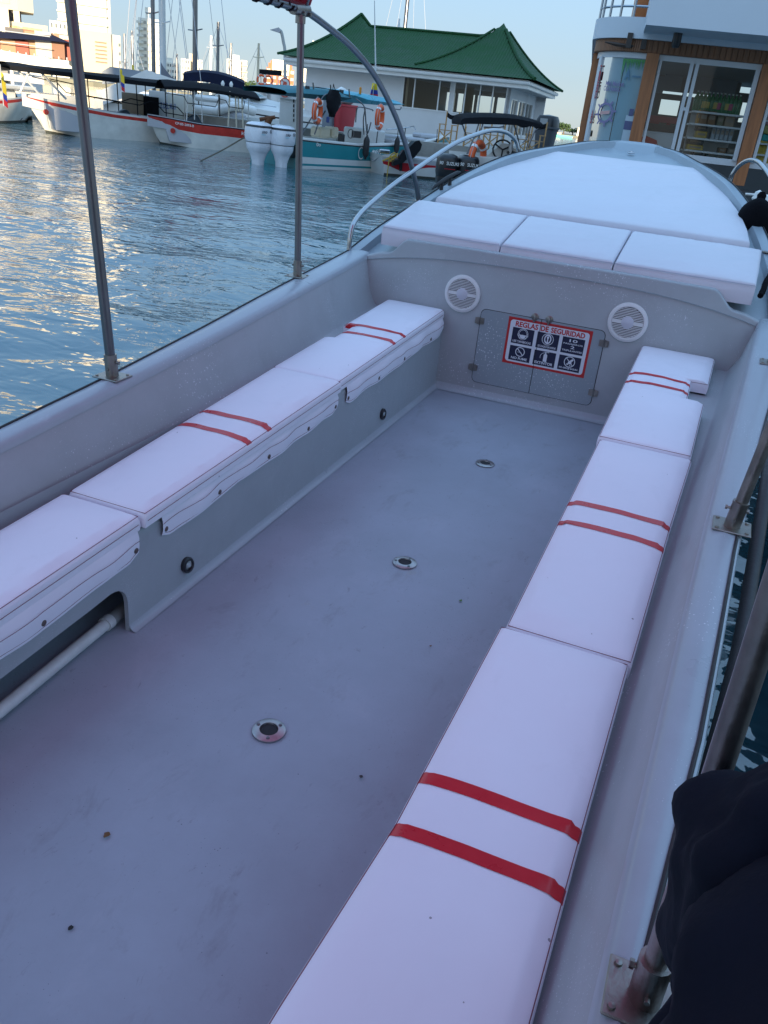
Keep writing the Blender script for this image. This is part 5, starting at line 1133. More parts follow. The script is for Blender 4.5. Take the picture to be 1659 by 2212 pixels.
# ================================================================ masts
def sailboat(z_, xt_, yt_, xb_, yb_, d, r, label, spread=None, m=M_alu, stays=1, hullc=M_bw, top=None):
    a, b = at(*q(z_, xb_, yb_), d), at(*q(z_, xt_, yt_), d); t = thing('sailboat', label, 'sailboat', (a.x, a.y, 0), R(-35), 'sailboat masts behind the moored boats')
    hgt = b.z if top is None else top
    mb = MB(); mb.tube([(0, 0, .8), (0, 0, hgt)], [r, r*.8], 10); mb.build('mast', m, t, smooth=True)
    mb = MB(); hullbox(mb, -4.5, 5.2, 0, .95, -1.5, 1.5, .9); mb.build('hull', hullc, t, smooth=30); mb = MB(); mb.prism([(-2.4, .9), (2.4, .9), (1.6, 1.3), (-2.2, 1.4)], (0, -.8, 0), X, Z, (0, 1.6, 0)); mb.build('cabin', hullc, t)
    mb = MB(); mb.tube([(0, 0, 2.0), (-3.8, 0, 2.05)], .07, 7); mb.build('boom', m, t, smooth=True)
    if spread: mb = MB(); z = at(*q(z_, xt_, spread), d).z; mb.tube([(-.9, 0, z+.05), (0, 0, z), (.9, 0, z+.05)], .03, 5); mb.build('spreader', m, t)
    for s in ((-1, 1) if stays else ()):
        mb = MB(); mb.tube([(s*4.8, 0, 1.0), (0, 0, hgt*.98)], .014, 4); mb.build('stay', M_seat, t); mb = MB(); mb.tube([(s*.1, s*1.4, 1.0), (s*.9, 0, hgt*.55), (0, 0, hgt*.97)], .012, 4); mb.build('shroud', M_seat, t)
sailboat('n', 1240, 0, 1256, 640, 44, .10, 'sailboat with the left one of two thick masts before the slim white tower', 110, M_steel, top=14)
sailboat('n', 1325, 0, 1330, 640, 42, .155, 'sailboat with the thickest mast, carrying the grey furled sail, before the slim white tower', 190, M_alu, top=15)
sailboat('n', 1595, 0, 1592, 600, 47, .13, 'sailboat whose dark based mast stands over the navy bimini', 250, M_steel, top=14.5)
sailboat('o', 318, 178, 325, 620, 62, .12, 'sailboat with a mid grey mast halfway between cream tower and navy bimini', 375, M_steel)
sailboat('o', 264, 290, 270, 610, 75, .12, 'sailboat with a short white mast left of the cream tower', 390, M_bw)
sailboat('o', 424, 350, 430, 600, 85, .13, 'sailboat whose mast overlaps the cream apartment tower', None, M_steel)
sailboat('o', 650, 352, 650, 720, 66, .10, 'sailboat with a cream mast right of the cream apartment tower', 470, mat('cream_mast', (.62, .52, .36), .5))
sailboat('n', 1017, 275, 1022, 560, 90, .13, 'sailboat with a mast right of the hotel podium, the left one of a pair', 510, M_steel)
sailboat('n', 1078, 252, 1085, 560, 80, .12, 'sailboat with the right one of a pair of masts between hotel podium and white tower', None, M_steel)
sailboat('n', 1440, 440, 1445, 600, 95, .12, 'sailboat with a low mast left of the pale yellow blocks', None, M_steel)
sailboat('h', 715, -60, 712, 125, 72, .16, 'sailboat whose mast rises over the ridge of the green roof', None, M_steel, top=16.5)
sailboat('h', 676, 62, 676, 125, 80, .10, 'sailboat with a short mast top just above the ridge of the green roof', None, M_bw)
sailboat('h', 190, 185, 190, 240, 75, .09, 'sailboat with a radar dome showing left of the green roof', None, M_bw)
# platform boat with lifebuoys behind the cruiser
f = face(q('d', 1110, 400), q('d', 1390, 400), 55); P = lambda x, y, o=0: f.p(q('d', x, y), o); t = f.thing('platform_boat', 'small boat with a high flat black top, before the brick tower', 'boat')
x0, z1 = P(1118, 240); x1, z2 = P(1385, 262); zb_ = P(1250, 560)[1]
mb = MB(); mb.prism([(x0, z1-.12), (x1, z2-.12), (x1, z2+.12), (x0, z1+.1)], (0, 0, 0), X, Z, (0, 2, 0)); mb.build('top', M_canv, t)
for x in (x0+.4, x0+1.6, x1-1.2, x1-.2): mb = MB(); mb.tube([(x, .1, z1-.1), (x+.1, .1, 1.2)], .035, 6); mb.build('post', M_alu, t)
a = P(1160, 440); b = P(1380, 470); mb = MB(); rect(mb, a[0], b[0]-.6, 1.2, a[1], .2, 1.8); rect(mb, b[0]-1.4, b[0], 1.2, P(1330, 400)[1], .2, 1.5); mb.build('seat_tower', M_bw, t)
mb = MB(); hullbox(mb, x0-3, x1+3, 0, 1.3, 0, 2.4, .8); mb.build('hull', M_bw, t, smooth=30)
for x, y, l in ((1145, 345, 'left red brown lifebuoy hanging on the far platform boat'), (1225, 355, 'right red brown lifebuoy hanging on the far platform boat')):
    a = P(x, y); w = f.loc+f.u*a[0]-f.n*.15; lifebuoy((w.x, w.y, a[1]), .29, f.rz, l, group=None)
# street lamp on the quay
f = face(q('o', 750, 400), q('o', 900, 400), 46); P = lambda x, y: f.p(q('o', x, y)); t = f.thing('street_lamp', 'tall street lamp with a curved arm left of the green roofed house', 'street lamp')
pt = [P(875, 800), P(876, 470), P(862, 340), P(845, 262), P(822, 243)]
mb = MB(); mb.tube(spline([(a, 0, b) for a, b in [(pt[0][0], 1.0)]+pt[1:]], 6), .075, 8); mb.build('post', mat('lamp_post_grey', (.42, .42, .40), .5), t, smooth=True); a, b = P(755, 236), P(835, 250)
mb = MB(); mb.prism([(a[0], a[1]-.04), (b[0], b[1]-.10), (b[0], b[1]+.06), (a[0]+.4, a[1]+.10)], (0, -.15, 0), X, Z, (0, .3, 0)); mb.build('lamp_head', M_seat, t)
# cabinet with the prohibition board
f = face(q('e', 960, 700), q('e', 1225, 720), 30.2); P = lambda x, y: f.p(q('e', x, y)); t = f.thing('white_cabinet', 'white service cabinet on the quay edge behind the outboards', 'cabinet'); x0, z1 = P(962, 262); x1, z0 = P(1225, 722)
x2 = P(1300, 700)[0]
mb = MB(); rect(mb, x0, x2, .95, z1, 0, 1.0); mb.build('body', M_bw, t); mb = MB(); rect(mb, x0-.12, x2+.1, z1, z1+.10, -.1, 1.1); mb.build('lid', M_bw, t)
for k in range(5): a = P(1205, 310+k*90); mb = MB(); rect(mb, a[0], a[0]+.04, a[1]-.06, a[1]+.03, -.02, 0); mb.build('vent_slot', M_canv, t)
f2 = face(q('e', 975, 230), q('e', 1135, 235), 30.0); x0, z1 = f2.p(q('d', 1377, 335)); x1, z0 = f2.p(q('d', 1472, 540)); t = f2.thing('prohibition_sign', 'upright white board with two red prohibition circles standing on the white cabinet', 'sign')
mb = MB(); rect(mb, x0, x1, z0, z1, 0, .04); mb.build('board', M_bw, t)
for k, (x, y) in enumerate(((1423, 388), (1422, 485))):
    a = f2.p(q('d', x, y)); mb = MB(); n = 24; r1, r2 = .17, .135; vs = []
    for i in range(n): w = 2*math.pi*i/n; vs += [(a[0]+r1*math.cos(w), -.004, a[1]+r1*math.sin(w)), (a[0]+r2*math.cos(w), -.004, a[1]+r2*math.sin(w))]
    mb.add(vs, [(2*i, 2*((i+1) % n), 2*((i+1) % n)+1, 2*i+1) for i in range(n)])
    for s in ((1, -1) if k else (1,)): mb.prism([(-.14, -.014), (.14, -.014), (.14, .014), (-.14, .014)], (a[0], -.005, a[1]), (.707, 0, -.707*s), (.707*s, 0, .707), (0, -.001, 0))
    if not k: mb.prism([(-.07, -.05), (.07, -.02), (.05, .05), (-.04, .06)], (a[0], -.003, a[1]), X, Z, (0, -.001, 0))
    mb.build('prohibition_mark', mat('sign_orange_red', (.60, .10, .06), .5), t)
f3 = face(q('e', 640, 700), q('e', 800, 700), 30.6); a, b = f3.p(q('e', 690, 745)), f3.p(q('e', 780, 640)); t = f3.thing('mooring_bollard', 'rusty leaning bollard on the quay between the outboards and the cabinet', 'bollard')
mb = MB(); mb.tube([(a[0], .2, QZ-.1), (b[0], .2, b[1])], [.12, .10], 10); mb.build('post', mat('rust', (.16, .065, .03), .9, var=.3, vscale=9), t, smooth=True); mb = MB(); mb.tube([(b[0]-.35, .2, b[1]-.08), (b[0]+.16, .2, b[1]+.04)], .06, 8); mb.build('horn', mat('rust', (0, 0, 0)), t, smooth=True)
# ================================================================ TEAL BOAT with two white outboards
A, B = atz(648, 365, 0), atz(831, 372.5, 0); f = Face(A, B); P = lambda z, x, y, o=0: f.p(q(z, x, y), o)
xs_ = f.p((648, 366))[0]; bow = P('g', 662, 262, 1.1); Lt = bow[0]-xs_
shp = [(f.p(q('f', x, y))) for x, y in ((10, 845), (500, 905), (960, 950))]+[P('g', 400, 345), P('g', 640, 280, .6)]
t = f.thing('fishing_boat', 'teal and white fishing boat with turquoise hardtop and twin white outboards', 'boat')
beam = 2.4; mb = MB(); rows = []; inn = []
for k in range(31):
    u = k/30; x = xs_+Lt*u; s = max(0, (u-.48)/.52); w = beam/2*(1-s**2.4); zs = lerp([p[0] for p in shp], [p[1] for p in shp], min(x, shp[-1][0])); wl = .93*beam/2*(1-max(0, (u-.40)/.5)**1.8) if u < .9 else 0
    zk = 0 if u < .9 else (u-.9)/.1*zs*.92
    def yy_(z):
        a = max(0, min(1, (z-zk)/(zs-zk))); return wl+(w-wl)*a**.75
    prof = [(w, zs), (w, zs-.035), (w, zs-.075), (yy_(max(zk, zs*.40)), max(zk, zs*.40)), (yy_(max(zk, .15)), max(zk, .15)), (yy_(max(zk, .09)), max(zk, .09)), (yy_(max(zk, .0)), max(zk, -.02)), (0, zk-.25 if u < .9 else zk)]
    rows.append([(x, beam/2-a, z) for a, z in prof]+[(x, beam/2+a, z) for a, z in prof[::-1][1:]])
    wi = max(.0, w-.14); fl = .35 if u < .55 else zs-.06
    inn.append([(x, beam/2-w, zs), (x, beam/2-w+.01, zs+.03), (x, beam/2-wi, zs+.03), (x, beam/2-wi*.97, fl), (x, beam/2+wi*.97, fl), (x, beam/2+wi, zs+.03), (x, beam/2+w, zs)])
for i in range(30):
    for j in range(14): k = j if j < 7 else 13-j; mb.mi = (0, 1, 2, 0, 2, 0, 0)[k]; mb.add([rows[i][j], rows[i][j+1], rows[i+1][j+1], rows[i+1][j]], [(0, 1, 2, 3)])
mb.mi = 2; mb.poly(rows[0]); mb.build('hull', [M_bw, M_blackp, M_teal], t, smooth=35)
mb = MB(); mb.grid(inn); mb.build('deck', M_bw, t, smooth=35)
xq = P('g', 70, 270, .6)[0]
for k, (a, b) in enumerate((((.52, .62)), ((.63, .76)), ((.77, .90)))):
    mb = MB(); x0, x1 = xs_+Lt*a, xs_+Lt*b; z = lerp([p[0] for p in shp], [p[1] for p in shp], min((x0+x1)/2, shp[-1][0])); w = beam/2*(1-max(0, (b-.48)/.52)**2.4)-.28; mb.bbox(((x0+x1)/2, beam/2, z+.02), (x1-x0-.04, w*2, .16), .05); mb.build('bow_cushion', M_seat, t)
mb = MB(); pr = [P('g', x, y, .3) for x, y in ((60, 215), (250, 200), (390, 193), (425, 230))]; mb.tube([(pr[0][0], .35, pr[0][1]), (pr[1][0], .4, pr[1][1]), (pr[2][0], .7, pr[2][1]), (pr[3][0], .8, pr[3][1])], .02, 6); mb.tube([(pr[1][0], .4, pr[1][1]), (pr[1][0], .4, pr[1][1]-.3)], .02, 6); mb.build('bow_rail', M_chrome, t, smooth=True)
c0, c1 = P('f', 720, 700, 1.0), P('f', 1160, 780, 1.0); mb = MB(); mb.bbox(((c0[0]+c1[0])/2+.3, 1.1, .75), (c1[0]-c0[0]-.3, 1.0, .95), .05); mb.build('console', M_bw, t)
a = P('f', 900, 790, .5); mb = MB(); mb.bbox((a[0], .55, a[1]), (.42, .04, .2), .01); mb.build('instrument_panel', M_blackp, t); a = P('f', 830, 780, .5)
mb = MB(); mb.tube([(a[0]-.1+.13*math.cos(i*.52), .5, a[1]+.13*math.sin(i*.52)) for i in range(12)], .015, 5, closed=True); mb.build('steering_wheel', M_steel, t)
a = P('f', 700, 850, .3); mb = MB(); mb.bbox((a[0], .45, a[1]-.02), (.16, .2, .28), .03); mb.build('battery_box', M_blackp, t)
for k, (x0_, x1_) in enumerate(((275, 435), (480, 565))):
    a = P('f', x0_, 665, 1.2); b = P('f', x1_, 850, 1.2); mb = MB(); mb.bbox(((a[0]+b[0])/2, 1.3, (a[1]+b[1])/2), (b[0]-a[0], .5, a[1]-b[1]), .06); mb.build('seat_back', mat('cream_seat', (.78, .68, .50), .5), t)
# hardtop: two turquoise shells
def shell(pts_top, pts_bot, y0, y1, m):
    mb = MB(); rows = []
    for (a, b) in zip(pts_top, pts_bot): rows.append([(b[0], y0+.12, b[1]), (a[0]*.5+b[0]*.5, y0, (a[1]+b[1])/2), (a[0], y0+.12, a[1])]+[(a[0], y0+(y1-y0)*j/6, a[1]+.05*math.sin(math.pi*j/6)) for j in range(1, 6)]+[(a[0], y1-.1, a[1]), (b[0], y1-.1, b[1])])
    mb.grid(rows, closed=True); return mb.build('hardtop', m, t, smooth=50)
M_tq = mat('turquoise_shell', (.02, .32, .42), .3, var=.15, vscale=2)
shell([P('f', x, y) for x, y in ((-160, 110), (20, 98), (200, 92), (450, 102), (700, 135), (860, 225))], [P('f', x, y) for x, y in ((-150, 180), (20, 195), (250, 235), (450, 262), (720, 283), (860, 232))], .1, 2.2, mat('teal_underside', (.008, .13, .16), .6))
shell([P('f', x, y, .5) for x, y in ((560, 105), (850, 135), (1150, 185), (1400, 235), (1560, 275), (1632, 315))], [P('f', x, y, .5) for x, y in ((700, 180), (900, 235), (1000, 315), (1200, 330), (1450, 345), (1625, 330))], .5, 2.2, M_tq)
for k, P_ in enumerate((((470, 150), (360, 200), (260, 400), (130, 620), (20, 800)), ((620, 290), (640, 320), (560, 440), (480, 540)), ((880, 235), (960, 300), (1010, 380), (1030, 600), (1045, 760)), ((1010, 370), (1120, 400), (1140, 420)), ((870, 600), (885, 420), (915, 365), (990, 368)), ((1110, 600), (1070, 740), (1040, 790)), ((1580, 360), (1560, 400), (1470, 405), (1480, 560)), ((1020, 390), (990, 560), (1000, 790)), ((230, 790), (300, 600), (400, 420)), ((1215, 740), (1190, 940)))):
    off = .1 if k in (0, 2, 3, 5) else .3; mb = MB(); mb.tube(spline([(lambda p: (p[0], off, p[1]))(P('f', x, y, off)) for x, y in P_], 4), .020, 6); mb.build('top_frame', M_steel, t, smooth=True)
for x, y in ((120, 62), (650, 122)): a = P('f', x, y, .3); mb = MB(); mb.bbox((a[0], .3, a[1]), (.15, .08, .11), .02); mb.tube([(a[0], .3, a[1]-.05), (a[0], .3, a[1]-.11)], .012, 5); mb.build('spotlight', M_blackp, t)
for x, y in ((215, 65), (485, 95), (772, 160)): a = P('f', x, y, .3); mb = MB(); mb.tube([(a[0]-.03, .3, a[1]+.14), (a[0]+.03, .3, a[1]-.13)], .022, 6); mb.build('rod_holder', M_steelw, t)
a = P('f', 943, 105, .6); mb = MB(); mb.lathe([(.04, -.1), (.04, .08), (.02, .1)], (a[0], .6, a[1]), (0, 0, 1), 10); mb.build('amber_beacon', mat('amber', (.65, .25, .02), .4), t)
a = P('h', 540, -40, 1.3); b = P('h', 552, 400, 1.3); mb = MB(); mb.tube([(b[0], 1.3, b[1]-.2), (a[0], 1.3, a[1])], [.028, .014], 6); mb.build('antenna', M_bw, t, smooth=True)
a = P('f', 1105, 1060); b = P('f', 1290, 1060); mb = MB(); put_text(mb, 'MÁNANTA', (a[0], -.012, P('f', 1105, 1080)[1]), X, Z, .78, .135, .03, .15); c = P('f', 1170, 1150); put_text(mb, 'Buceo', (c[0], -.012+.05, c[1]), X, Z, .42, .09, .02, .0); mb.build('boat_name', M_bw, t)
a = P('f', 955, 1080); mb = MB(); n = 18
for i in range(n): w0, w1 = R(40+i*15), R(40+(i+1)*15); mb.add([(a[0]+.11*math.cos(w), -.01, a[1]+.15*math.sin(w)) for w in (w0, w1)]+[(a[0]+.14*math.cos(w), -.01, a[1]+.18*math.sin(w)) for w in (w1, w0)], [(0, 1, 2, 3)])
mb.build('boat_emblem', M_bw, t)
a = P('f', 255, 970); mb = MB(); put_text(mb, '0o', (a[0], -.012, a[1]), X, Z, .18, .10, .02); mb.build('hull_mark', M_bw, t)
# outboards are parts of the teal boat
M_wc = mat('white_cowl', (.72, .73, .77), .25, var=.03, vscale=4); M_letter = mat('cowl_lettering', (.03, .035, .05), .4); M_lb = mat('cowl_blue', (.35, .60, .68), .4)
for (x, yb_, yt_, w_) in ((575, 1500, 708, 440), (1010, 1550, 768, 410)):
    g_ = atz(*q('e', x-30, yb_+8), 0); lx = (g_-f.loc).dot(f.u); ly = (g_-f.loc).dot(f.n); dd = (g_-CAM).to_2d().length
    hh = (on_plane(*q('e', x, yt_), g_, f.n)).z; ww = w_*.1157*dd/1790*.86
    outboard(t, (lx, ly, 0), hh, ww, M_wc, R(0), 0, stripe=True, words=[('SUZUKI', ww*.12, hh*.765, ww*.46, hh*.075, M_letter), ('250', -ww*.36, hh*.755, ww*.30, hh*.055, M_letter), ('l', -ww*.35, hh*.715, ww*.23, hh*.018, M_lb), ('l', ww*.20, hh*.735, ww*.28, hh*.010, M_lb)])
mb = MB(); g_ = atz(*q('e', 800, 1500), 0); lx = (g_-f.loc).dot(f.u); mb.bbox((lx+.1, .5, .45), (.5, .6, .35), .05); mb.build('motor_bracket', M_blackp, t)
def hang(name, label, cat, z_, x, y, off=0.0, group=None, zz=None):
    a = P(z_, x, y, off); w = f.loc+f.u*a[0]+f.n*off; o = thing(name, label, cat, (w.x, w.y, a[1]), f.rz, group); return o
def fender(o, L_, r):
    mb = MB(); mb.lathe([(.02, L_/2+.05), (.035, L_/2), (r*.8, L_/2-.06), (r, L_/2-.13), (r, -L_/2+.13), (r*.8, -L_/2+.06), (.035, -L_/2), (.035, -L_/2-.05)], (0, 0, 0), (0, 0, 1), 14); mb.build('body', M_black, o, smooth=50)
    mb = MB(); mb.tube([(0, 0, L_/2), (0, .03, L_/2+.35)], .012, 5); mb.build('line', M_black, o)
o = hang('fender', 'long black fender over the lettering of the teal hull', 'fender', 'f', 1035, 985, -.14, 'black fenders on the teal boat'); fender(o, .62, .10)
o = hang('fender', 'black fender with its top at the teal rail, just left of the arched tube', 'fender', 'f', 1512, 960, -.12, 'black fenders on the teal boat'); fender(o, .48, .09)
o = hang('fender', 'black fender nearest the pointed bow of the teal boat', 'fender', 'g', 513, 375, .25, 'black fenders on the teal boat'); fender(o, .42, .08)
a = P('f', 275, 430, -.05); w = f.loc+f.u*a[0]-f.n*.05; lifebuoy((w.x, w.y, a[1]), .36, f.rz+R(28), 'dull red lifebuoy with worn bands hanging under the teal hardtop', group='lifebuoys on the teal boat')
a = P('f', 1245, 520, -.05); w = f.loc+f.u*a[0]-f.n*.05; lifebuoy((w.x, w.y, a[1]), .38, f.rz+R(28), 'bright orange lifebuoy hanging from the turquoise hardtop', group='lifebuoys on the teal boat')
o = hang('backpack', 'black backpack with loose straps hanging from the teal hardtop', 'backpack', 'f', 520, 300, .0)
mb = MB(); rows = []
for k in range(12):
    u = k/11; w_ = .27*(math.sin(math.pi*min(1, .12+u*.95))**.6)*(1.0 if u < .5 else 1.15-.3*u); z = .36-u*.74; rows.append([(w_*math.cos(i*.5236)+.05*noise.noise(Vector((i, k*.6, 1)))+.04*(.5-u), .14*math.sin(i*.5236)*(1+.3*noise.noise(Vector((i*.7, k, 2)))), z) for i in range(12)])
mb.grid(rows, closed=True); mb.build('bag', mat('black_nylon', (.010, .011, .014), .85, spec=.2), o, smooth=True)
mb = MB(); mb.tube([(-.05, 0, .33), (-.02, .02, .50), (.05, 0, .35)], .014, 5); mb.tube([(.22, 0, .20), (.30, .0, .05), (.24, 0, -.12)], .014, 5); mb.build('strap', mat('black_nylon', (0, 0, 0)), o); mb = MB(); mb.bbox((-.17, 0, -.46), (.10, .08, .16), .02); mb.build('blue_bottle', mat('blue_tag', (.02, .06, .22), .4), o)
o = hang('red_bin', 'red plastic bin filled with white bags behind the teal boat', 'bin', 'f', 650, 570, 3.2)
mb = MB(); rows = [[(w_*math.copysign(abs(math.cos(a_))**.4, math.cos(a_)), w_*.8*math.copysign(abs(math.sin(a_))**.4, math.sin(a_)), z) for a_ in [i*math.pi/8 for i in range(16)]] for w_, z in ((.36, -.50), (.46, .45), (.49, .46), (.49, .52), (.43, .52))]; mb.grid(rows, closed=True); mb.build('bin_body', mat('bin_red', (.55, .05, .06), .5), o, smooth=40)
mb = MB(); leaf = [(-.22, .0, .70, .26), (.18, .0, .72, .28), (0, .1, .85, .22)]
for (x, y, z, r_) in leaf: mb.lathe([(.001, -r_), (r_*.8, -r_*.6), (r_, 0), (r_*.75, r_*.6), (.001, r_*.95)], (x, y, z), (0, .2, 1), 10, cap=False)
mb.build('white_bag', M_bw, o, smooth=True)
o = hang('grey_bin', 'tall blue grey bin left of the red bin behind the teal boat', 'bin', 'f', 498, 560, 3.4); mb = MB(); mb.bbox((0, 0, -.1), (.52, .5, 1.5), .04); mb.build('bin_body', mat('bin_grey', (.20, .22, .25), .6), o); mb = MB(); mb.bbox((0, 0, .68), (.56, .54, .08), .02); mb.build('lid', M_blackp, o)
p = P('f', 1150, 130, 1.2); o = hang('flag', 'crumpled tricolour flag on top of the turquoise hardtop', 'flag', 'f', 1150, 130, 1.2, 'yellow blue and red flags on the moored boats')
for k, c in enumerate((0, 1, 2)):
    mb = MB(); mb.grid([[(.20*math.sin(u*.8-.1)*(.6+v)+.02*math.sin(u*5), .06*math.cos(u*3), .26-v*.42) for u in [i/5-1 for i in range(11)]] for v in ((.0, .45), (.45, .75), (.75, 1.05))[k]]); mb.build('stripe', MATS['flag_%d' % k], o, smooth=True)
mb = MB(); mb.tube([(0, .02, -.25), (0, .02, .32)], .012, 5); mb.build('staff', M_alu, o)
# ---------------------------------------------------------------- little red and white dinghy, stern to us
A, B = atz(*q('g', 45, 645), 0), atz(*q('g', 575, 690), 0); f = Face(A, B); P = lambda x, y, o=0: f.p(q('g', x, y), o)
t = f.thing('dinghy', 'small red and white dinghy with a tilted black outboard beside the teal boat', 'boat')
x0, x1 = P(12, 470)[0], P(600, 470)[0]+1.0; zt4 = P(60, 455)[1]; mb = MB(); rows = []
for k in range(17):
    u = k/16; x = x0+(x1-x0)*u; w = .80*(1-max(0, (u-.6)/.4)**2); wave = .36-.20*math.exp(-((u-.24)/.17)**2); wl = w*.88; xo_ = .14*(1-u)
    z3 = min(zt4-.10, max(.14, wave)); pr = [(w, zt4, 0), (w, zt4-.04, 0), (w*.98, zt4-.17+0*z3, .15*xo_), (w*.96, z3, .5*xo_), (wl, .07, xo_), (wl*.97, .0, xo_), (0, -.15, xo_)]
    rows.append([(x+c, .8-a, z) for a, z, c in pr]+[(x+c, .8+a, z) for a, z, c in pr[::-1][1:]])
for i in range(16):
    for j in range(12): k = j if j < 6 else 11-j; mb.mi = (0, 0, 1, 0, 2, 2)[k] if k != 1 else 3; mb.add([rows[i][j], rows[i][j+1], rows[i+1][j+1], rows[i+1][j]], [(0, 1, 2, 3)])
mb.mi = 0; mb.poly(rows[0]); mb.build('hull', [M_bw, mat('dinghy_red', (.50, .012, .02), .35), M_bdark, M_seat], t, smooth=35)
mb = MB(); mb.grid([[(r_[0][0], r_[0][1]+.05, zt4-.02), (r_[0][0], .8, .35), (r_[-1][0], r_[-1][1]-.05, zt4-.02)] for r_ in rows]); mb.build('floor', M_seat, t)
pts = [P(x, y, -.12) for x, y in ((105, 545), (190, 440), (240, 400), (350, 320), (366, 370), (300, 470), (235, 510), (150, 540))]
mb = MB(); mb.prism([P(x, y, -.15) for x, y in ((225, 430), (240, 385), (305, 320), (345, 312), (368, 350), (355, 400), (300, 470), (255, 500))], (0, -.28, 0), X, Z, (0, .30, 0)); ob = mb.build('outboard_motor', mat('black_cowl', (.012, .013, .016), .3), t)
mb = MB(); mb.prism([P(x, y, -.15) for x, y in ((100, 520), (125, 498), (170, 490), (165, 455), (205, 400), (235, 430), (240, 480), (205, 520), (150, 540), (110, 552))], (0, -.22, 0), X, Z, (0, .16, 0)); mb.prism([P(x, y, -.1) for x, y in ((172, 500), (200, 500), (192, 600), (174, 600))], (0, -.14, 0), X, Z, (0, .08, 0)); mb.build('motor_leg', mat('black_cowl', (0, 0, 0)), ob)
a = P(30, 418); mb = MB(); mb.bbox((a[0], .0, a[1]), (.36, .14, .12), .03); mb.build('stern_cleat', M_chrome, t)
a = P(75, 470, -.02); mb = MB(); rr = random.Random(2); mb.tube(spline([(a[0]+rr.uniform(-.25, .3), -.04, a[1]+rr.uniform(-.16, .14)) for _ in range(9)], 4), .018, 5); mb.tube([(a[0], -.05, a[1]), (a[0]-.02, -.06, a[1]-.55)], .016, 5); mb.build('yellow_rope', mat('yellow_rope', (.50, .34, .05), .8), t)
# ---------------------------------------------------------------- white console boat with twin black outboards and a black bimini
f = face(q('g', 640, 600), q('g', 1320, 500), 21.6, 21.9); P = lambda x, y, o=0: f.p(q('g', x, y), o)
t = f.thing('console_boat', 'white centre console boat with black bimini and two black outboards', 'boat')
x0 = P(690, 440, 1)[0]; x1 = P(1560, 440, 1)[0]; zs_ = P(1000, 480, .3)[1]
mb = MB(); rows = []
for k in range(21):
    u = k/20; x = x0+(x1-x0)*u; w = 1.05*(1-max(0, (u-.55)/.45)**2.2); z = zs_+.25*u*u; rows.append([(x, 1.1-w*.85, -.1), (x, 1.1-w*.97, z-.30), (x, 1.1-w, z-.18), (x, 1.1-w, z), (x, 1.1-w+.10, z+.02), (x, 1.1-w*.86, z-.35), (x, 1.1+w*.86, z-.35), (x, 1.1+w, z+.02), (x, 1.1+w, z), (x, 1.1+w*.85, -.1)])
for i in range(20):
    for j in range(9): mb.mi = (0, 1, 0, 0, 0, 0, 0, 0, 0)[j]; mb.add([rows[i][j], rows[i][j+1], rows[i+1][j+1], rows[i+1][j]], [(0, 1, 2, 3)])
mb.poly(rows[0]); mb.build('hull', [M_bw, M_blackp], t, smooth=35)
for xm, yt_, yb_ in ((640, 440, 640), (833, 455, 665)):
    a = P(xm, yt_, -.3); b = P(xm, yb_, -.3); hh = a[1]; ww = 185*.2315*21.7/1790
    o = outboard(t, (a[0], -.15, 0), hh, ww, mat('black_cowl', (0, 0, 0)), R(0), 0, words=[('SUZUKI', -ww*.12, hh-.24, ww*.56, .075, M_bw), ('90', -ww*.46, hh-.24, ww*.18, .075, M_bw), ('l', -ww*.2, hh-.33, ww*.5, .012, MATS['dinghy_red'])])
a = P(1150, 400, .9); b = P(1280, 440, .9); mb = MB(); mb.prism([P(x, y, .9) for x, y in ((960, 480), (1080, 385), (1130, 340), (1200, 350), (1290, 430), (1320, 560), (960, 560))], (0, .9, 0), X, Z, (0, .7, 0)); mb.build('console', M_bw, t)
a = P(1135, 402, .8); mb = MB(); mb.tube([(a[0]+.24*math.cos(i*.3926), .82, a[1]+.22*math.sin(i*.3926)) for i in range(16)], .022, 6, closed=True)
for i in (0, 2.1, 4.2): mb.tube([(a[0], .80, a[1]), (a[0]+.23*math.cos(i+.5), .82, a[1]+.21*math.sin(i+.5))], .02, 5)
mb.build('steering_wheel', M_blackp, t)
a = P(1225, 432, .8); mb = MB(); mb.bbox((a[0], .8, a[1]), (.28, .1, .08), .03); mb.tube([(a[0], .8, a[1]), (a[0]-.02, .8, a[1]+.12)], .02, 6); mb.build('throttle', M_blackp, t)
mb = MB(); T_ = [P(x, y, .2) for x, y in ((748, 135), (790, 108), (1000, 100), (1250, 112), (1420, 145), (1525, 175))]; Bt = [P(x, y, .2) for x, y in ((752, 172), (800, 162), (1000, 165), (1230, 172), (1420, 188), (1515, 192))]; rows = []
for a, b in zip(spline([(x, 0, z) for x, z in T_], 4), spline([(x, 0, z) for x, z in Bt], 4)): rows.append([(b.x, .2, b.z), (a.x, .25, a.z)]+[(a.x, .25+1.7*j/6, a.z+.10*math.sin(math.pi*j/6)) for j in range(7)]+[(b.x, 1.98, b.z)])
mb.grid(rows, closed=True); mb.poly(rows[0]); mb.poly(rows[-1]); mb.build('bimini', M_canv, t, smooth=50)
for P_ in (((760, 165), (800, 290)), ((915, 150), (880, 260), (800, 445)), ((955, 150), (905, 300), (815, 440)), ((1240, 165), (1280, 300), (1300, 430)), ((1400, 170), (1360, 300), (1320, 340)), ((1500, 190), (1440, 220), (1370, 380)), ((960, 190), (1100, 195), (1150, 185))):
    mb = MB(); mb.tube([(lambda p: (p[0], .25, p[1]))(P(x, y, .25)) for x, y in P_], .018, 6); mb.build('bimini_tube', M_steel, t, smooth=True)
a = P(905, 435, -.05); w = f.loc+f.u*a[0]-f.n*.05; lifebuoy((w.x, w.y, a[1]-.1), .40, f.rz+R(55), 'orange lifebuoy standing on edge behind the black outboards of the console boat')
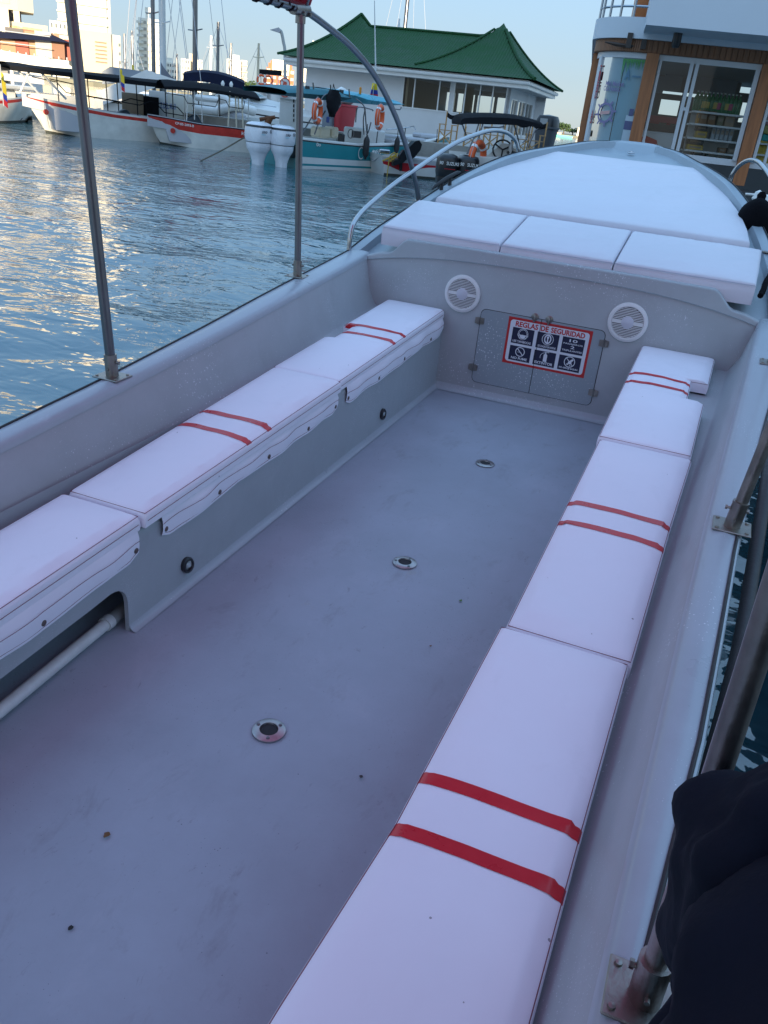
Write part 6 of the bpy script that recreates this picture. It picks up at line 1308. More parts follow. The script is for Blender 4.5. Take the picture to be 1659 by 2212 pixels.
a = P(1212, 382, .8); w = f.loc+f.u*a[0]+f.n*.8; o = thing('plastic_bottle', 'clear plastic bottle standing on the console beside the steering wheel', 'bottle', (w.x, w.y, a[1]-.16), f.rz); mb = MB(); mb.lathe([(.05, 0), (.055, .03), (.055, .2), (.02, .28), (.02, .31)], (0, 0, 0), (0, 0, 1), 12); mb.build('body', mat('pet', (.5, .5, .5), .15), o, smooth=True); mb = MB(); mb.lathe([(.024, .31), (.024, .34)], (0, 0, 0), (0, 0, 1), 10); mb.build('cap', M_blackp, o)
# ================================================================ GREEN ROOFED HOUSE
f = face((615, 120), (1136, 165), 40.0, 36.9); P = lambda z, x, y, o=0: f.p(q(z, x, y), o)
hs = f.thing('harbour_house', 'white harbour house with a dark green corrugated roof and two peaks', 'house')
xl, zl = P('h', 32, 288); xr, zr = P('h', 1400, 392); ez = (zl+zr)/2; D = 8.0
ezb = ez-.32
wx0, wx1 = xl+.7, P('h', 1325, 420, .7)[0]; inset = .7
mwall = mat('house_white', (.66, .65, .64), .8, var=.05, vscale=.9)
W1 = [P('h', 708, 388, inset), P('h', 957, 597, inset)]; W2 = [P('h', 1000, 410, inset), P('h', 1272, 628, inset)]
w1 = (W1[0][0], W1[1][0], W1[1][1], W1[0][1]); w2 = (W2[0][0], W2[1][0], min(W2[1][1], W1[1][1]), min(W1[0][1], W2[0][1]))
mb = MB(); y = inset
for (a, b, c, d) in ((wx0, w1[0], QZ-.6, ezb), (w1[0], w1[1], QZ-.6, w1[2]), (w1[0], w1[1], w1[3], ezb), (w1[1], w2[0], QZ-.6, ezb), (w2[0], w2[1], QZ-.6, w2[2]), (w2[0], w2[1], w2[3], ezb), (w2[1], wx1, QZ-.6, ezb)):
    mb.add([(a, y, c), (b, y, c), (b, y, d), (a, y, d)], [(0, 1, 2, 3)])
    # back wall with matching gaps of sky behind the right window
mb.box((wx0+.1, (y+D-inset)/2, (QZ-.6+ezb)/2), (.2, D-2*inset-.02, ezb-QZ+.58)); mb.build('wall', mwall, hs)
gl = bpy.data.materials.new('clear_glass'); gl.use_nodes = True; n_ = gl.node_tree; n_.nodes.clear(); o_ = n_.nodes.new('ShaderNodeOutputMaterial'); tr = n_.nodes.new('ShaderNodeBsdfTransparent'); tr.inputs[0].default_value = (.80, .84, .84, 1); gg = n_.nodes.new('ShaderNodeBsdfGlossy'); gg.inputs['Roughness'].default_value = .02; fr_ = n_.nodes.new('ShaderNodeFresnel'); fr_.inputs[0].default_value = 1.4; mx = n_.nodes.new('ShaderNodeMixShader'); n_.links.new(fr_.outputs[0], mx.inputs[0]); n_.links.new(tr.outputs[0], mx.inputs[1]); n_.links.new(gg.outputs[0], mx.inputs[2]); n_.links.new(mx.outputs[0], o_.inputs[0]); M_glass = gl
def wind(x0, x1, z0, z1, y, cuts, parent, axis='x', ox=0):
    mb = MB(); fw = .05
    def bx(a, b, c, d, e=.06):
        if axis == 'x': rect(mb, a, b, c, d, y-.03, y+e)
        else: mb.box((ox, (a+b)/2, (c+d)/2), (.09, b-a, d-c))
    bx(x0, x1, z0, z0+fw); bx(x0, x1, z1-fw, z1)
    for c in [0]+cuts+[1]: xx = x0+(x1-x0)*c; bx(max(x0, xx-fw/2), min(x1, xx+fw/2)+(.0 if c else fw/2), z0+fw, z1-fw)
    w = mb.build('window', M_bw, parent); mb = MB()
    if axis == 'x': mb.add([(x0+fw, y+.02, z0+fw), (x1-fw, y+.02, z0+fw), (x1-fw, y+.02, z1-fw), (x0+fw, y+.02, z1-fw)], [(0, 1, 2, 3)])
    else: mb.add([(ox, x0+fw, z0+fw), (ox, x1-fw, z0+fw), (ox, x1-fw, z1-fw), (ox, x0+fw, z1-fw)], [(0, 1, 2, 3)])
    mb.build('pane', M_glass, w); return w
wind(w1[0], w1[1], w1[2], w1[3], inset, [.25, .77], hs); wind(w2[0], w2[1], w2[2], w2[3], inset, [.22, .50, .74], hs)
# right side wall: pillars and tall panes; back wall has openings behind the right room
yb2 = D-inset; mb = MB(); sx = wx1
for (a, b) in ((inset, inset+.5), (2.6, 2.8), (4.6, 4.8), (6.6, max(6.8, yb2))): rect(mb, sx-.12, sx, QZ-.6, ezb, a, b)
rect(mb, sx-.12, sx, QZ-.6, w2[2]-.6, inset+.5, 6.6); rect(mb, sx-.12, sx, ezb-.35, ezb, inset+.5, 6.6)
mb.build('side_wall', mwall, hs)
for a, b in ((inset+.5, 2.6), (2.8, 4.6), (4.8, 6.6)): wind(a, b, w2[2]-.6, ezb-.35, 0, [.5], hs, 'y', sx-.06)
mb = MB(); xm = w2[0]-2.0
for (a, b, c, d) in ((wx0, xm, QZ-.6, ezb), (xm, w2[1]+.6, QZ-.6, w2[2]-.15), (xm, w2[1]+.6, ezb-.2, ezb), (w2[1]-.6, w2[1]+.6, w2[2], w2[3])): rect(mb, a, b, c, d, yb2-.1, yb2)
for k in range(4): xx = xm+(w2[1]-.6-xm)*(.12+k*.27); rect(mb, xx, xx+.14, w2[2]-.15, ezb-.2, yb2-.1, yb2)
mb.build('back_wall', mwall, hs)
mb = MB(); rect(mb, xm-.1, xm, QZ-.6, ezb, inset+.1, yb2-.1); mb.build('partition', mat('inner_tan', (.30, .24, .16), .8), hs)
mb = MB(); rect(mb, wx0, wx1, QZ-.7, QZ-.05, inset+.02, yb2); mb.build('floor', M_concd, hs); mb = MB(); rect(mb, xl+.1, wx1+.6, ezb, ezb+.05, .2, D-.2); mb.build('ceiling', mat('soffit', (.45, .45, .45), .8), hs)
mb = MB(); rect(mb, w2[0]-.5, w2[0]-.1, QZ, w2[2]+1.5, 4.5, 4.8); rect(mb, xm+.3, w2[1]-1, QZ, w2[2]+.12, 5.4, 6.2); mb.build('inner_furniture', mat('inner_tan', (0, 0, 0)), hs)
# fascia and gutter
xr2 = wx1+.75
mb = MB(); mb.prism([(xl, 0), (xr2, 0), (xr2, D), (xl, D)], (0, 0, ezb), X, Y, (0, 0, .30)); mb.build('fascia', M_bw, hs)
mb = MB(); mb.tube([(xl-.02, -.06, ez-.12), (xr2+.06, -.06, ez-.12), (xr2+.06, D, ez-.12)], .075, 8); mb.build('gutter', M_bw, hs, smooth=True)
# roof: concave hips rising to two peaks with a lower ridge between
pk1 = P('h', 466, 42, D/2); pk2 = P('h', 1275, 90, D/2); rg = P('h', 700, 128, D/2)[1]
def rz_(x, y):
    ro = .45; ax0, ax1 = xl-ro*.6, xr2+ro*.6; dx = min(x-ax0, ax1-x); dy = min(y+.2, D+.2-y)
    half = D/2+.2; v = max(0, min(1, dy/half))
    zr_ = rg-ez; base = zr_*(.62*v+.38*v*v)
    out = base
    for (px_, pz) in ((pk1[0], pk1[1]-ez), (pk2[0], pk2[1]-ez)):
        side = (px_-ax0) if px_ == pk1[0] else (ax1-px_); o = x-px_; hx = abs(o)/(side if (o < 0) == (px_ == pk1[0]) else 2.9)
        if (o < 0) == (px_ == pk1[0]): u = max(0, 1-hx); m_ = min(u, v); cone = pz*(.50*m_+.50*m_**2); out = cone if u < 1 and True else out
        else:
            u = max(0, 1-hx); m_ = min(1-(1-u)*.55, v); cone = pz*(.50*v+.50*v*v)*(1 if v <= 1-(1-u)*.0 else 1); cone = pz*(.5*min(u, v)+.5*min(u, v)**2); out = max(out, cone)
    return ez+.02+out
xa_, xb_ = xl-.25, xr2+.27; rows = []; NX, NY = 150, 28
for i in range(NX+1):
    x = xa_+(xb_-xa_)*i/NX
    rows.append([(x, -.2+(D+.4)*j/NY, rz_(x, -.2+(D+.4)*j/NY)) for j in range(NY+1)])
mb = MB(); mb.grid(rows)
M_roof = mat('green_roof', (.006, .062, .012), .8, var=.12, vscale=1.5)
nr_ = M_roof.node_tree; wv = nr_.nodes.new('ShaderNodeTexWave'); wv.wave_type = 'BANDS'; wv.bands_direction = 'X'; wv.inputs['Scale'].default_value = 2.6; tcn = nr_.nodes.new('ShaderNodeTexCoord'); nr_.links.new(tcn.outputs['Object'], wv.inputs['Vector']); bpn = nr_.nodes.new('ShaderNodeBump'); bpn.inputs['Distance'].default_value = .018; bpn.inputs['Strength'].default_value = 1; nr_.links.new(wv.outputs['Fac'], bpn.inputs['Height']); nr_.links.new(bpn.outputs[0], nr_.nodes['Principled BSDF'].inputs['Normal'])
mb.build('roof', M_roof, hs, smooth=25)
def cap(pts, r): mb = MB(); mb.tube(pts, r*.7, 6); return mb.build('ridge_cap', M_roof, hs, smooth=True)
cap([(pk1[0]+2.9*k/6, D/2, rz_(pk1[0]+2.9*k/6, D/2)+.03) for k in range(7)]+[(pk2[0]-2.9*k/6, D/2, rz_(pk2[0]-2.9*k/6, D/2)+.03) for k in range(6, -1, -1)], .09)
cap([(xa_+(pk1[0]-xa_)*k/10, -.2+(D/2+.2)*k/10, rz_(xa_+(pk1[0]-xa_)*k/10, -.2+(D/2+.2)*k/10)+.03) for k in range(11)], .08)
cap([(xb_+(pk2[0]-xb_)*k/10, -.2+(D/2+.2)*k/10, rz_(xb_+(pk2[0]-xb_)*k/10, -.2+(D/2+.2)*k/10)+.03) for k in range(11)], .10)
cap([(xb_+(pk2[0]-xb_)*k/10, D+.2-(D/2+.2)*k/10, rz_(xb_+(pk2[0]-xb_)*k/10, D+.2-(D/2+.2)*k/10)+.03) for k in range(11)], .08)
cap([(pk2[0]-2.9*(1-k/10), -.2+(D/2+.2)*k/10, rz_(pk2[0]-2.9*(1-k/10), -.2+(D/2+.2)*k/10)+.03) for k in range(1, 11)], .07)
# director chairs and bin on the quay in front
M_ch = mat('chair_wood', (.48, .27, .10), .6, var=.2, vscale=10)
def chair(p, rz, label, s=1.0):
    t = thing('director_chair', label, 'chair', p, rz, 'folding wooden chairs outside the harbour house'); w, d = .30, .24
    for sx in (-1, 1):
        for sy in (-1, 1): mb = MB(); mb.box((sx*w, sy*d, .36 if sy < 0 else .36), (.045, .045, .72)); mb.build('leg', M_ch, t)
        mb = MB(); mb.box((sx*w, 0, .74), (.06, .56, .035)); mb.build('armrest', M_ch, t); mb = MB(); mb.box((sx*w, d+.01, 1.0), (.045, .04, .50)); mb.build('back_post', M_ch, t)
        mb = MB(); mb.tube([(-sx*w, -d, .04), (sx*w, -d, .50)], .022, 6); mb.build('cross_brace', M_ch, t)
    mb = MB(); mb.box((0, 0, .52), (.56, .46, .03)); mb.build('seat', mat('chair_seat', (.40, .24, .12), .7), t)
    mb = MB(); mb.grid([[(w*(2*k/8-1), d+.01-.05*math.sin(k/8*math.pi), z-.10*math.sin(k/8*math.pi)) for k in range(9)] for z in (1.05, 1.22)]); mb.grid([[(w*(2*k/8-1), d+.04-.05*math.sin(k/8*math.pi), z-.10*math.sin(k/8*math.pi)) for k in range(9)] for z in (1.05, 1.22)]); mb.build('backrest', M_canv, t, smooth=True)
    t.scale = (s, s, s); return t
def onq(x, y, d): p = at(*q('g', x, y), d); return (p.x, p.y, QZ)
chair(onq(620, 285, 31.2), R(-12), 'folding chair with the slack black backrest nearest the bow of the teal boat', .80)
chair(onq(845, 300, 30.6), R(20), 'folding chair directly under the left part of the black bimini', .80)
chair(onq(1045, 330, 30.2), R(-15), 'folding chair seen through the arch of the steel rail', .85)
chair(onq(1300, 350, 30.0), R(15), 'folding chair between the steering wheel and the last chair', .80)
chair(onq(1430, 360, 29.8), R(-10), 'folding chair beside the grey trash bin', .80)
tb = thing('trash_bin', 'dark grey swing top trash bin standing at the corner of the harbour house', 'trash bin', onq(1520, 370, 31.0), R(-12))
mb = MB(); rows = [[(w_*math.copysign(abs(math.cos(a_))**.5, math.cos(a_)), w_*.9*math.copysign(abs(math.sin(a_))**.5, math.sin(a_)), z) for a_ in [i*math.pi/8 for i in range(16)]] for w_, z in ((.26, 0), (.34, .80), (.38, .82), (.38, .88), (.35, .88))]; mb.grid(rows, closed=True); mb.build('body', mat('bin_dark', (.085, .09, .10), .6), tb, smooth=40)
mb = MB(); rows = [[(w_*math.copysign(abs(math.cos(a_))**.5, math.cos(a_)), w_*.9*math.copysign(abs(math.sin(a_))**.5, math.sin(a_)), z) for a_ in [i*math.pi/8 for i in range(16)]] for w_, z in ((.36, .88), (.34, 1.08), (.28, 1.20), (.001, 1.24))]; mb.grid(rows, closed=True); mb.build('lid', M_blackp, tb, smooth=40)
mb = MB(); mb.box((0, -.335, 1.02), (.26, .02, .18)); mb.build('flap_label', mat('bin_label', (.35, .36, .36), .5), tb)
# ================================================================ GLASS SHOP on the right
f = face(q('k', 100, 500), q('k', 1659, 600), 19.0, 19.25); P = lambda z, x, y, o=0: f.p(q(z, x, y), o)
sh_ = f.thing('glass_shop', 'two storey waterfront shop with glass walls, timber posts and a white balcony', 'shop')
M_wood = mat('teak_cladding', (.24, .105, .05), .5, var=.35, vscale=2.2, stretch=(6, 6, .35), bump=.003, bscale=20)
M_post = mat('teak_post', (.36, .135, .05), .45, var=.3, vscale=3, stretch=(5, 5, .4))
M_wht = mat('shop_white', (.62, .66, .70), .6, var=.03, vscale=.8)
M_frm = mat('window_frame', (.60, .63, .66), .4)
M_plinth = mat('dark_plinth', (.035, .042, .046), .6, var=.25, vscale=1.5)
RR = 1.5
for _ in range(4): RR = max(.8, P('k', 225, 55)[0]-P('j', 345, 150, RR)[0]-.05)
XL = P('j', 345, 150, RR)[0]; X0 = XL+RR; XE_ = X0+9.5
def path(o=0.0, n=14, back=7.0):                       # facade outline, o = outward offset
    pts = [(XL-o, back), (XL-o, RR)]
    for k in range(1, n+1): a = math.pi-math.pi/2*k/n; pts.append((X0+(RR+o)*math.cos(a), RR-(RR+o)*math.sin(a)))
    return pts+[(XE_+o, -o), (XE_+o, back)]
zb0 = P('k', 1000, 1400)[1]; zfl = zb0-.05; zw0 = P('k', 790, 92)[1]; zw1 = P('i', 1000, 345)[1]; zw2 = P('i', 400, 150)[1]; zr0 = P('i', 400, 345)[1]
def ring(o, z0, z1, m, name, t_=.12, pts=None):
    A = pts or path(o); B = path(o-t_) if pts is None else None; mb = MB()
    mb.grid([[(x, y, z0) for x, y in A], [(x, y, z1) for x, y in A]]); mb.grid([[(x, y, z0) for x, y in A], [(x, y, z0) for x, y in B]]); mb.grid([[(x, y, z1) for x, y in A], [(x, y, z1) for x, y in B]])
    return mb.build(name, m, sh_, smooth=40)
ring(.06, zw0, zw1, M_wood, 'timber_fascia', .2)
mb = MB(); A = path(.075, 40)
for i in range(len(A)-1):                              # vertical boards proud of the fascia
    a, b = Vector((*A[i], 0)), Vector((*A[i+1], 0)); L_ = (b-a).length; n = max(1, int(L_/.105)); d = (b-a)/n
    for k in range(n):
        if i in (0, len(A)-2) and k > 12: continue
        c = a+d*(k+.5); rz = math.atan2(d.y, d.x); mb.box((c.x, c.y, (zw0+zw1)/2), (d.length*.82, .02, zw1-zw0-.02), rz)
tag(mb.build('cladding_boards', M_wood, sh_), kind='stuff')
ring(.16, zr0, zw2, M_wht, 'balcony_edge', .5)
mb = MB(); A = path(.10, 20); mb.poly([Vector((x, y, zw1+.03)) for x, y in A]); mb.poly([Vector((x, y, zw0+.02)) for x, y in path(-.05, 20)][::-1]); mb.build('ceiling', mat('shop_ceiling', (.34, .35, .34), .8), sh_)
mb = MB(); mb.poly([Vector((x, y, zfl)) for x, y in path(-.05, 20)]); mb.build('floor', mat('shop_floor', (.4, .4, .4), .4), sh_)
ring(.0, zb0-.02, zb0+.10, M_frm, 'bottom_frame', .08); ring(.0, zw0-.10, zw0-.002, M_frm, 'top_frame', .08)
mb = MB(); A = path(.12); mb.grid([[(x, y, -1) for x, y in A], [(x, y, zb0-.03) for x, y in A]]); mb.poly([Vector((x, y, zb0-.03)) for x, y in A]); mb.build('plinth', M_plinth, sh_)
def arcp(deg, o=0): a = R(deg); return (X0+(RR+o)*math.cos(a), RR-(RR+o)*math.sin(a))
def post(x, y, w, m=M_post, rz=0, z0=None, z1=None, name='timber_post'): mb = MB(); mb.box((x, y, ((z0 or zb0-.35)+(z1 or zw0))/2), (w, w*.8, (z1 or zw0)-(z0 or zb0-.35)), rz); return mb.build(name, m, sh_)
x2 = P('k', 225, 55)[0]; x3 = P('k', 1345, 1440, -.1)[0]; ww = .235
p1_ = arcp(178, .0); post(XL+.02, RR+.15, .22); post(x2, -.03, ww); post(x3, -.03, ww)
x4 = x3+4.2; post(x4, -.03, ww)
def stile(x, y, w=.07, z0=None, z1=None, rz=0): mb = MB(); mb.box((x, y, ((z0 or zb0+.08)+(z1 or zw0-.08))/2), (w, .07, (z1 or zw0-.08)-(z0 or zb0+.08)), rz); return mb.build('frame_stile', M_frm, sh_)
for dg in (158, 155): stile(*arcp(dg, -.02), rz=R(90-dg))
xa = P('k', 705, 200)[0]; xb = P('k', 775, 200)[0]; stile(xa, 0, .065); stile(xb, 0, .065); stile(x2+.17, 0, .05); stile(x3-.17, 0, .08); stile(x3+.18, 0, .06); stile(P('k', 1640, 1300)[0], 0, .05)
z_ = P('k', 600, 745)[1]; mb = MB(); rect(mb, xa, xb, z_, z_+.06, -.03, .03); mb.build('frame_rail', M_frm, sh_)
mb = MB(); A = path(-.02, 20)[1:-1]; mb.grid([[(x, y, zb0+.1) for x, y in A], [(x, y, zw0-.1) for x, y in A]]); mb.build('glazing', M_glass, sh_, smooth=True)
# back wall with bright gaps, side wall
mb = MB(); M_in = mat('shop_inner', (.16, .16, .155), .8, var=.2, vscale=1)
yb = 5.6; xr_ = XE_-.2
op = [(P('k', 350, 500, yb)[0], P('k', 600, 500, yb)[0], P('k', 400, 535, yb)[1], P('k', 400, 505, yb)[1]), (P('k', 330, 600, yb)[0], P('k', 560, 640, yb)[0], P('k', 400, 800, yb)[1], P('k', 400, 610, yb)[1]),
      (P('k', 600, 600, yb)[0], P('k', 940, 600, yb)[0], P('k', 800, 585, yb)[1], P('k', 800, 540, yb)[1]), (P('k', 1310, 500, yb)[0], P('k', 1530, 500, yb)[0], P('k', 1400, 530, yb)[1], P('k', 1400, 395, yb)[1]), (P('k', 1330, 700, yb)[0], P('k', 1480, 700, yb)[0], P('k', 1400, 900, yb)[1], P('k', 1400, 650, yb)[1])]
xs = sorted(set([XL, xr_]+[o[0] for o in op]+[o[1] for o in op])); zs = sorted(set([zfl, zw0]+[o[2] for o in op]+[o[3] for o in op]))
for i in range(len(xs)-1):
    for j in range(len(zs)-1):
        cx, cz = (xs[i]+xs[i+1])/2, (zs[j]+zs[j+1])/2
        if not any(o[0] < cx < o[1] and o[2] < cz < o[3] for o in op): mb.add([(xs[i], yb, zs[j]), (xs[i+1], yb, zs[j]), (xs[i+1], yb, zs[j+1]), (xs[i], yb, zs[j+1])], [(0, 1, 2, 3)])
mb.build('back_wall', M_in, sh_)
for (a, b, c, d) in ((230, 340, 305, 530), (385, 560, 290, 520), (740, 975, 320, 560), (1010, 1225, 345, 620)):
    u, v = P('k', a, c, 4.6), P('k', b, d, 4.6); mb = MB(); rect(mb, u[0], v[0], v[1], u[1], 4.6, 4.66); mb.build('inner_panel', mat('inner_panel_blue', (.16, .19, .22), .3), sh_)
# poster on the glass of the curved bay, seen from outside
mb = MB(); seg = [arcp(154-k*5.8, -.035) for k in range(6)]+[arcp(118, -.035)]; mb.grid([[(x, y, zb0+.1) for x, y in seg], [(x, y, zw0-.1) for x, y in seg]]); mb.build('window_film', mat('pale_blue_film', (.36, .50, .58), .35, var=.08, vscale=1), sh_, smooth=True)
seg2 = [arcp(117-k*5.0, -.035) for k in range(6)]; mb = MB(); mb.grid([[(x, y, zb0+.1) for x, y in seg2], [(x, y, zw0-.1) for x, y in seg2]]); mb.build('window_film', mat('blue_poster', (.22, .40, .50), .35, col2=(.30, .48, .56), vscale=.8), sh_, smooth=True)
def onarc(z, x, y, o=.01):                              # pixel on the curved glass
    best = None
    for k in range(0, 181):
        dg = 90+k*.5; p = arcp(dg, o); w = f.loc+f.u*p[0]+f.n*p[1]; n = f.u*math.cos(R(dg))-f.n*math.sin(R(dg)); h_ = on_plane(*q(z, x, y), w, n); e = (h_.to_2d()-w.to_2d()).length
        if best is None or e < best[0]: best = (e, dg, h_.z)
    return best[1], best[2]
def arcpatch(pts, m, name, o=.012):                     # small flat marks following the glass
    mb = MB(); vs = [(*arcp(dg, o), z) for dg, z in pts]; mb.poly([Vector(v) for v in vs]); return mb.build(name, m, sh_)
M_purp = mat('film_purple', (.22, .19, .34), .5); M_frd = mat('film_red', (.40, .06, .07), .5); M_lbl = mat('poster_label', (.08, .10, .22), .4); M_grn = mat('poster_green', (.06, .28, .06), .5)
def arctext(s_, z, x, y, w_, h_, m, nm):
    dg, zz = onarc(z, x, y); mb = MB(); vs, fs, asp = text_geo(s_, .02); span_ = math.degrees(w_/RR); mb.add([(*arcp(dg-a*span_, .012), zz+b*h_) for a, b in vs], fs); mb.build(nm, m, sh_)
arctext('Mini Market', 'j', 510, 668, .42, .09, M_purp, 'film_lettering'); arctext('Club Nautico', 'j', 470, 765, .40, .09, M_purp, 'film_lettering')
dg, zz = onarc('j', 490, 1190); mb = MB()
for i in range(24):
    a0, a1 = R(i*15), R(i*15+15)
    for (r0, r1) in ((.19, .15),): mb.add([(*arcp(dg-math.degrees(r*math.cos(a)/RR), .012), zz+r*math.sin(a)) for r, a in ((r0, a0), (r0, a1), (r1, a1), (r1, a0))], [(0, 1, 2, 3)])
for i in range(8):
    a = R(i*45+10); a1 = a+.12; mb.add([(*arcp(dg-math.degrees(r*math.cos(b)/RR), .012), zz+r*math.sin(b)) for r, b in ((.19, a-.08), (.26, a-.05), (.26, a1-.05), (.19, a1))], [(0, 1, 2, 3)])
mb.build('ship_wheel_emblem', M_purp, sh_)
arcpatch([(dg-a, zz+b) for a, b in ((-6, -.04), (7, -.01), (7, .05), (-6, .02))], mat('film_pink', (.62, .36, .34), .5), 'emblem_ribbon', .02)
for k, (y, s_) in enumerate(((360, 'T'), (480, 'I'), (620, 'E'), (730, 'N'), (850, 'D'), (1215, 'A'), (1330, 'S'))):
    dg_, z2 = onarc('j', 400-(y-360)*.19, y); mb = MB(); vs, fs, asp = text_geo(s_, .03); mb.add([(*arcp(dg_-a*4.2, .012), z2-.06+b*.14) for a, b in vs], fs); mb.build('film_lettering', M_frd, sh_)
arctext('A — —', 'j', 860, 560, .52, .20, mat('poster_ink', (.10, .22, .32), .5), 'poster_lettering')
dg, z1_ = onarc('j', 1020, 1115); dg2, z0_ = onarc('j', 940, 1680)
zl0, zl1 = onarc('j', 940, 1520)[1], onarc('j', 960, 1350)[1]; hb = 5.0
arcpatch([(dg+a, b) for a, b in ((hb, zb0+.1), (-hb, zb0+.1), (-hb, zl1+.1), (-1.8, z1_-.12), (1.8, z1_-.12), (hb, zl1+.1))], mat('poster_bottle', (.42, .54, .62), .3), 'poster_bottle', .008)
arcpatch([(dg+hb, zl0), (dg-hb, zl0), (dg-hb, zl1), (dg+hb, zl1)], M_lbl, 'poster_label'); arcpatch([(dg+2.4, z1_-.13), (dg-2.4, z1_-.13), (dg-2.4, z1_), (dg+2.4, z1_)], M_lbl, 'poster_cap')
rl = random.Random(6)
for k in range(16):
    dg_ = 118-k*1.7; z2 = zw0-.12; dl = rl.uniform(.10, .45) if k < 5 else rl.uniform(.05, .22); arcpatch([(dg_+.8, z2), (dg_-.9, z2), (dg_-rl.uniform(-.6, .9), z2-dl)], M_grn, 'poster_leaf')
# projecting balcony box
zc0 = P('i', 555, 222, -1.4)[1]; xc0 = P('i', 558, 222, -1.4)[0]; zc1 = zc0+1.05
mb = MB(); mb.prism([(xc0, -1.4), (XE_+1, -1.4), (XE_+1, 1), (xc0+.05, 1)], (0, 0, zc0), X, Y, (0, 0, zc1-zc0)); mb.build('balcony_box', M_wht, sh_)
a = P('i', 852, 290, -.6); mb = MB(); mb.lathe([(.08, 0), (.08, -.2), (.06, -.24)], (a[0], -.6, zc0), (0, 0, 1), 12); mb.build('downlight', M_blackp, sh_, smooth=40)
# birds-nest bracket lamp on the fascia
a = P('i', 480, 412, -.12); mb = MB(); rows_ = [(-.62, 0, .02, .01), (-.4, 0, .0, .035), (-.1, 0, -.01, .03), (.2, 0, .03, .03), (.5, 0, -.03, .01)]; mb.tube([(a[0]+x, .0+y, a[1]+z) for x, y, z, r in rows_], [r for *_, r in rows_], 8); mb.build('flying_bird_ornament', mat('dark_bronze', (.05, .03, .02), .5), sh_, smooth=True)
for xx in (400, 535): a = P('i', xx, 400); mb = MB(); rect(mb, a[0]-.05, a[0]+.05, zw0+.05, zw1-.02, -.13, -.08); mb.build('hinge_strip', M_blackp, sh_)
# upper deck: railing, orange column, furniture
A = path(.10, 18)[1:-1]
for zz in (.18, .42, .66, .92): mb = MB(); mb.tube([(x, y, zw2+zz) for x, y in A], .022, 5, cap=False); mb.build('railing', M_chrome, sh_, smooth=True)
for k in range(1, 16, 3): mb = MB(); mb.tube([(*A[k], zw2), (*A[k], zw2+.95)], .028, 6); mb.build('railing_post', M_chrome, sh_)
mb = MB(); mb.poly([Vector((x, y, zw2-.05)) for x, y in path(.05, 18)]); mb.build('upper_deck', M_conc, sh_)
for (x, y) in ((XL+.75, RR+.3), (X0+5.5, .5)): mb = MB(); mb.box((x, y, zw2+1.4), (.45, .35, 2.8)); mb.build('deck_column', mat('orange_teak', (.60, .19, .05), .5, var=.2, vscale=3), sh_)
mb = MB(); mb.poly([Vector((x, y, zw2+2.8)) for x, y in path(.3, 18)]); mb.poly([Vector((x, y, zw2+3.0)) for x, y in path(.3, 18)]); mb.build('deck_roof', M_wht, sh_)
rl = random.Random(8)
def stool(x, y, label):
    p = f.loc+f.u*x+f.n*y; t = thing('deck_chair', label, 'chair', (p.x, p.y, zw2-.05), rl.uniform(-1, 1), 'wooden chairs on the upper deck of the shop')
    for sx in (-.2, .2):
        for sy in (-.2, .2): mb = MB(); mb.box((sx, sy, .5 if sy > 0 else .24), (.05, .05, 1.0 if sy > 0 else .48)); mb.build('leg', M_ch, t)
    mb = MB(); mb.box((0, 0, .5), (.48, .48, .05)); mb.build('seat', M_ch, t); mb = MB(); mb.box((0, .2, .9), (.4, .04, .2)); mb.build('backrest', M_ch, t)
stool(XL+1.5, RR-.9, 'deck chair nearest the orange column upstairs'); stool(XL+2.3, RR-1.4, 'deck chair in the middle of the upper deck group'); stool(XL+2.9, RR-1.2, 'deck chair nearest the white balcony box upstairs'); stool(XL+1.9, RR+.3, 'deck chair behind the others on the upper deck')
# ---- goods inside
M_shelf = mat('shelf_white', (.75, .78, .80), .5)
def inshop(name, label, cat, x, y, z, group=None): p = f.loc+f.u*x+f.n*y; return thing(name, label, cat, (p.x, p.y, z), f.rz, group)
ys_ = 1.1; xl_ = P('k', 715, 750, ys_)[0]; xr1 = P('k', 1345, 810, ys_)[0]
lv = [P('k', 1030, y, ys_)[1] for y in (778, 935, 1112, 1270)]+[zfl+.12]
t = inshop('shelf_unit', 'white gondola shelf behind the big window of the glass shop', 'shelf', xl_, ys_, zfl)
for z in lv: mb = MB(); rect(mb, 0, xr1-xl_, z-zfl-.035, z-zfl, -.22, .55); mb.build('shelf', M_shelf, t)
mb = MB(); rect(mb, 0.05, xr1-xl_-.05, 0, lv[0]-zfl+.02, .56, .60); mb.build('back_panel', M_shelf, t); mb = MB(); rect(mb, .3, .36, 0, lv[0]-zfl, .45, .55); mb.build('upright', M_shelf, t)
G_ = mat('green_pet', (.012, .15, .05), .2); CAPc = mat('bottle_cap', (.45, .5, .46), .4); LY = mat('label_yellow', (.50, .38, .08), .5); LP = mat('label_pink', (.40, .05, .14), .5)
LABW = ['first from the left', 'second', 'third', 'fourth', 'fifth', 'sixth', 'seventh', 'eighth', 'ninth', 'tenth', 'eleventh', 'last at the right end']
bproto = {}
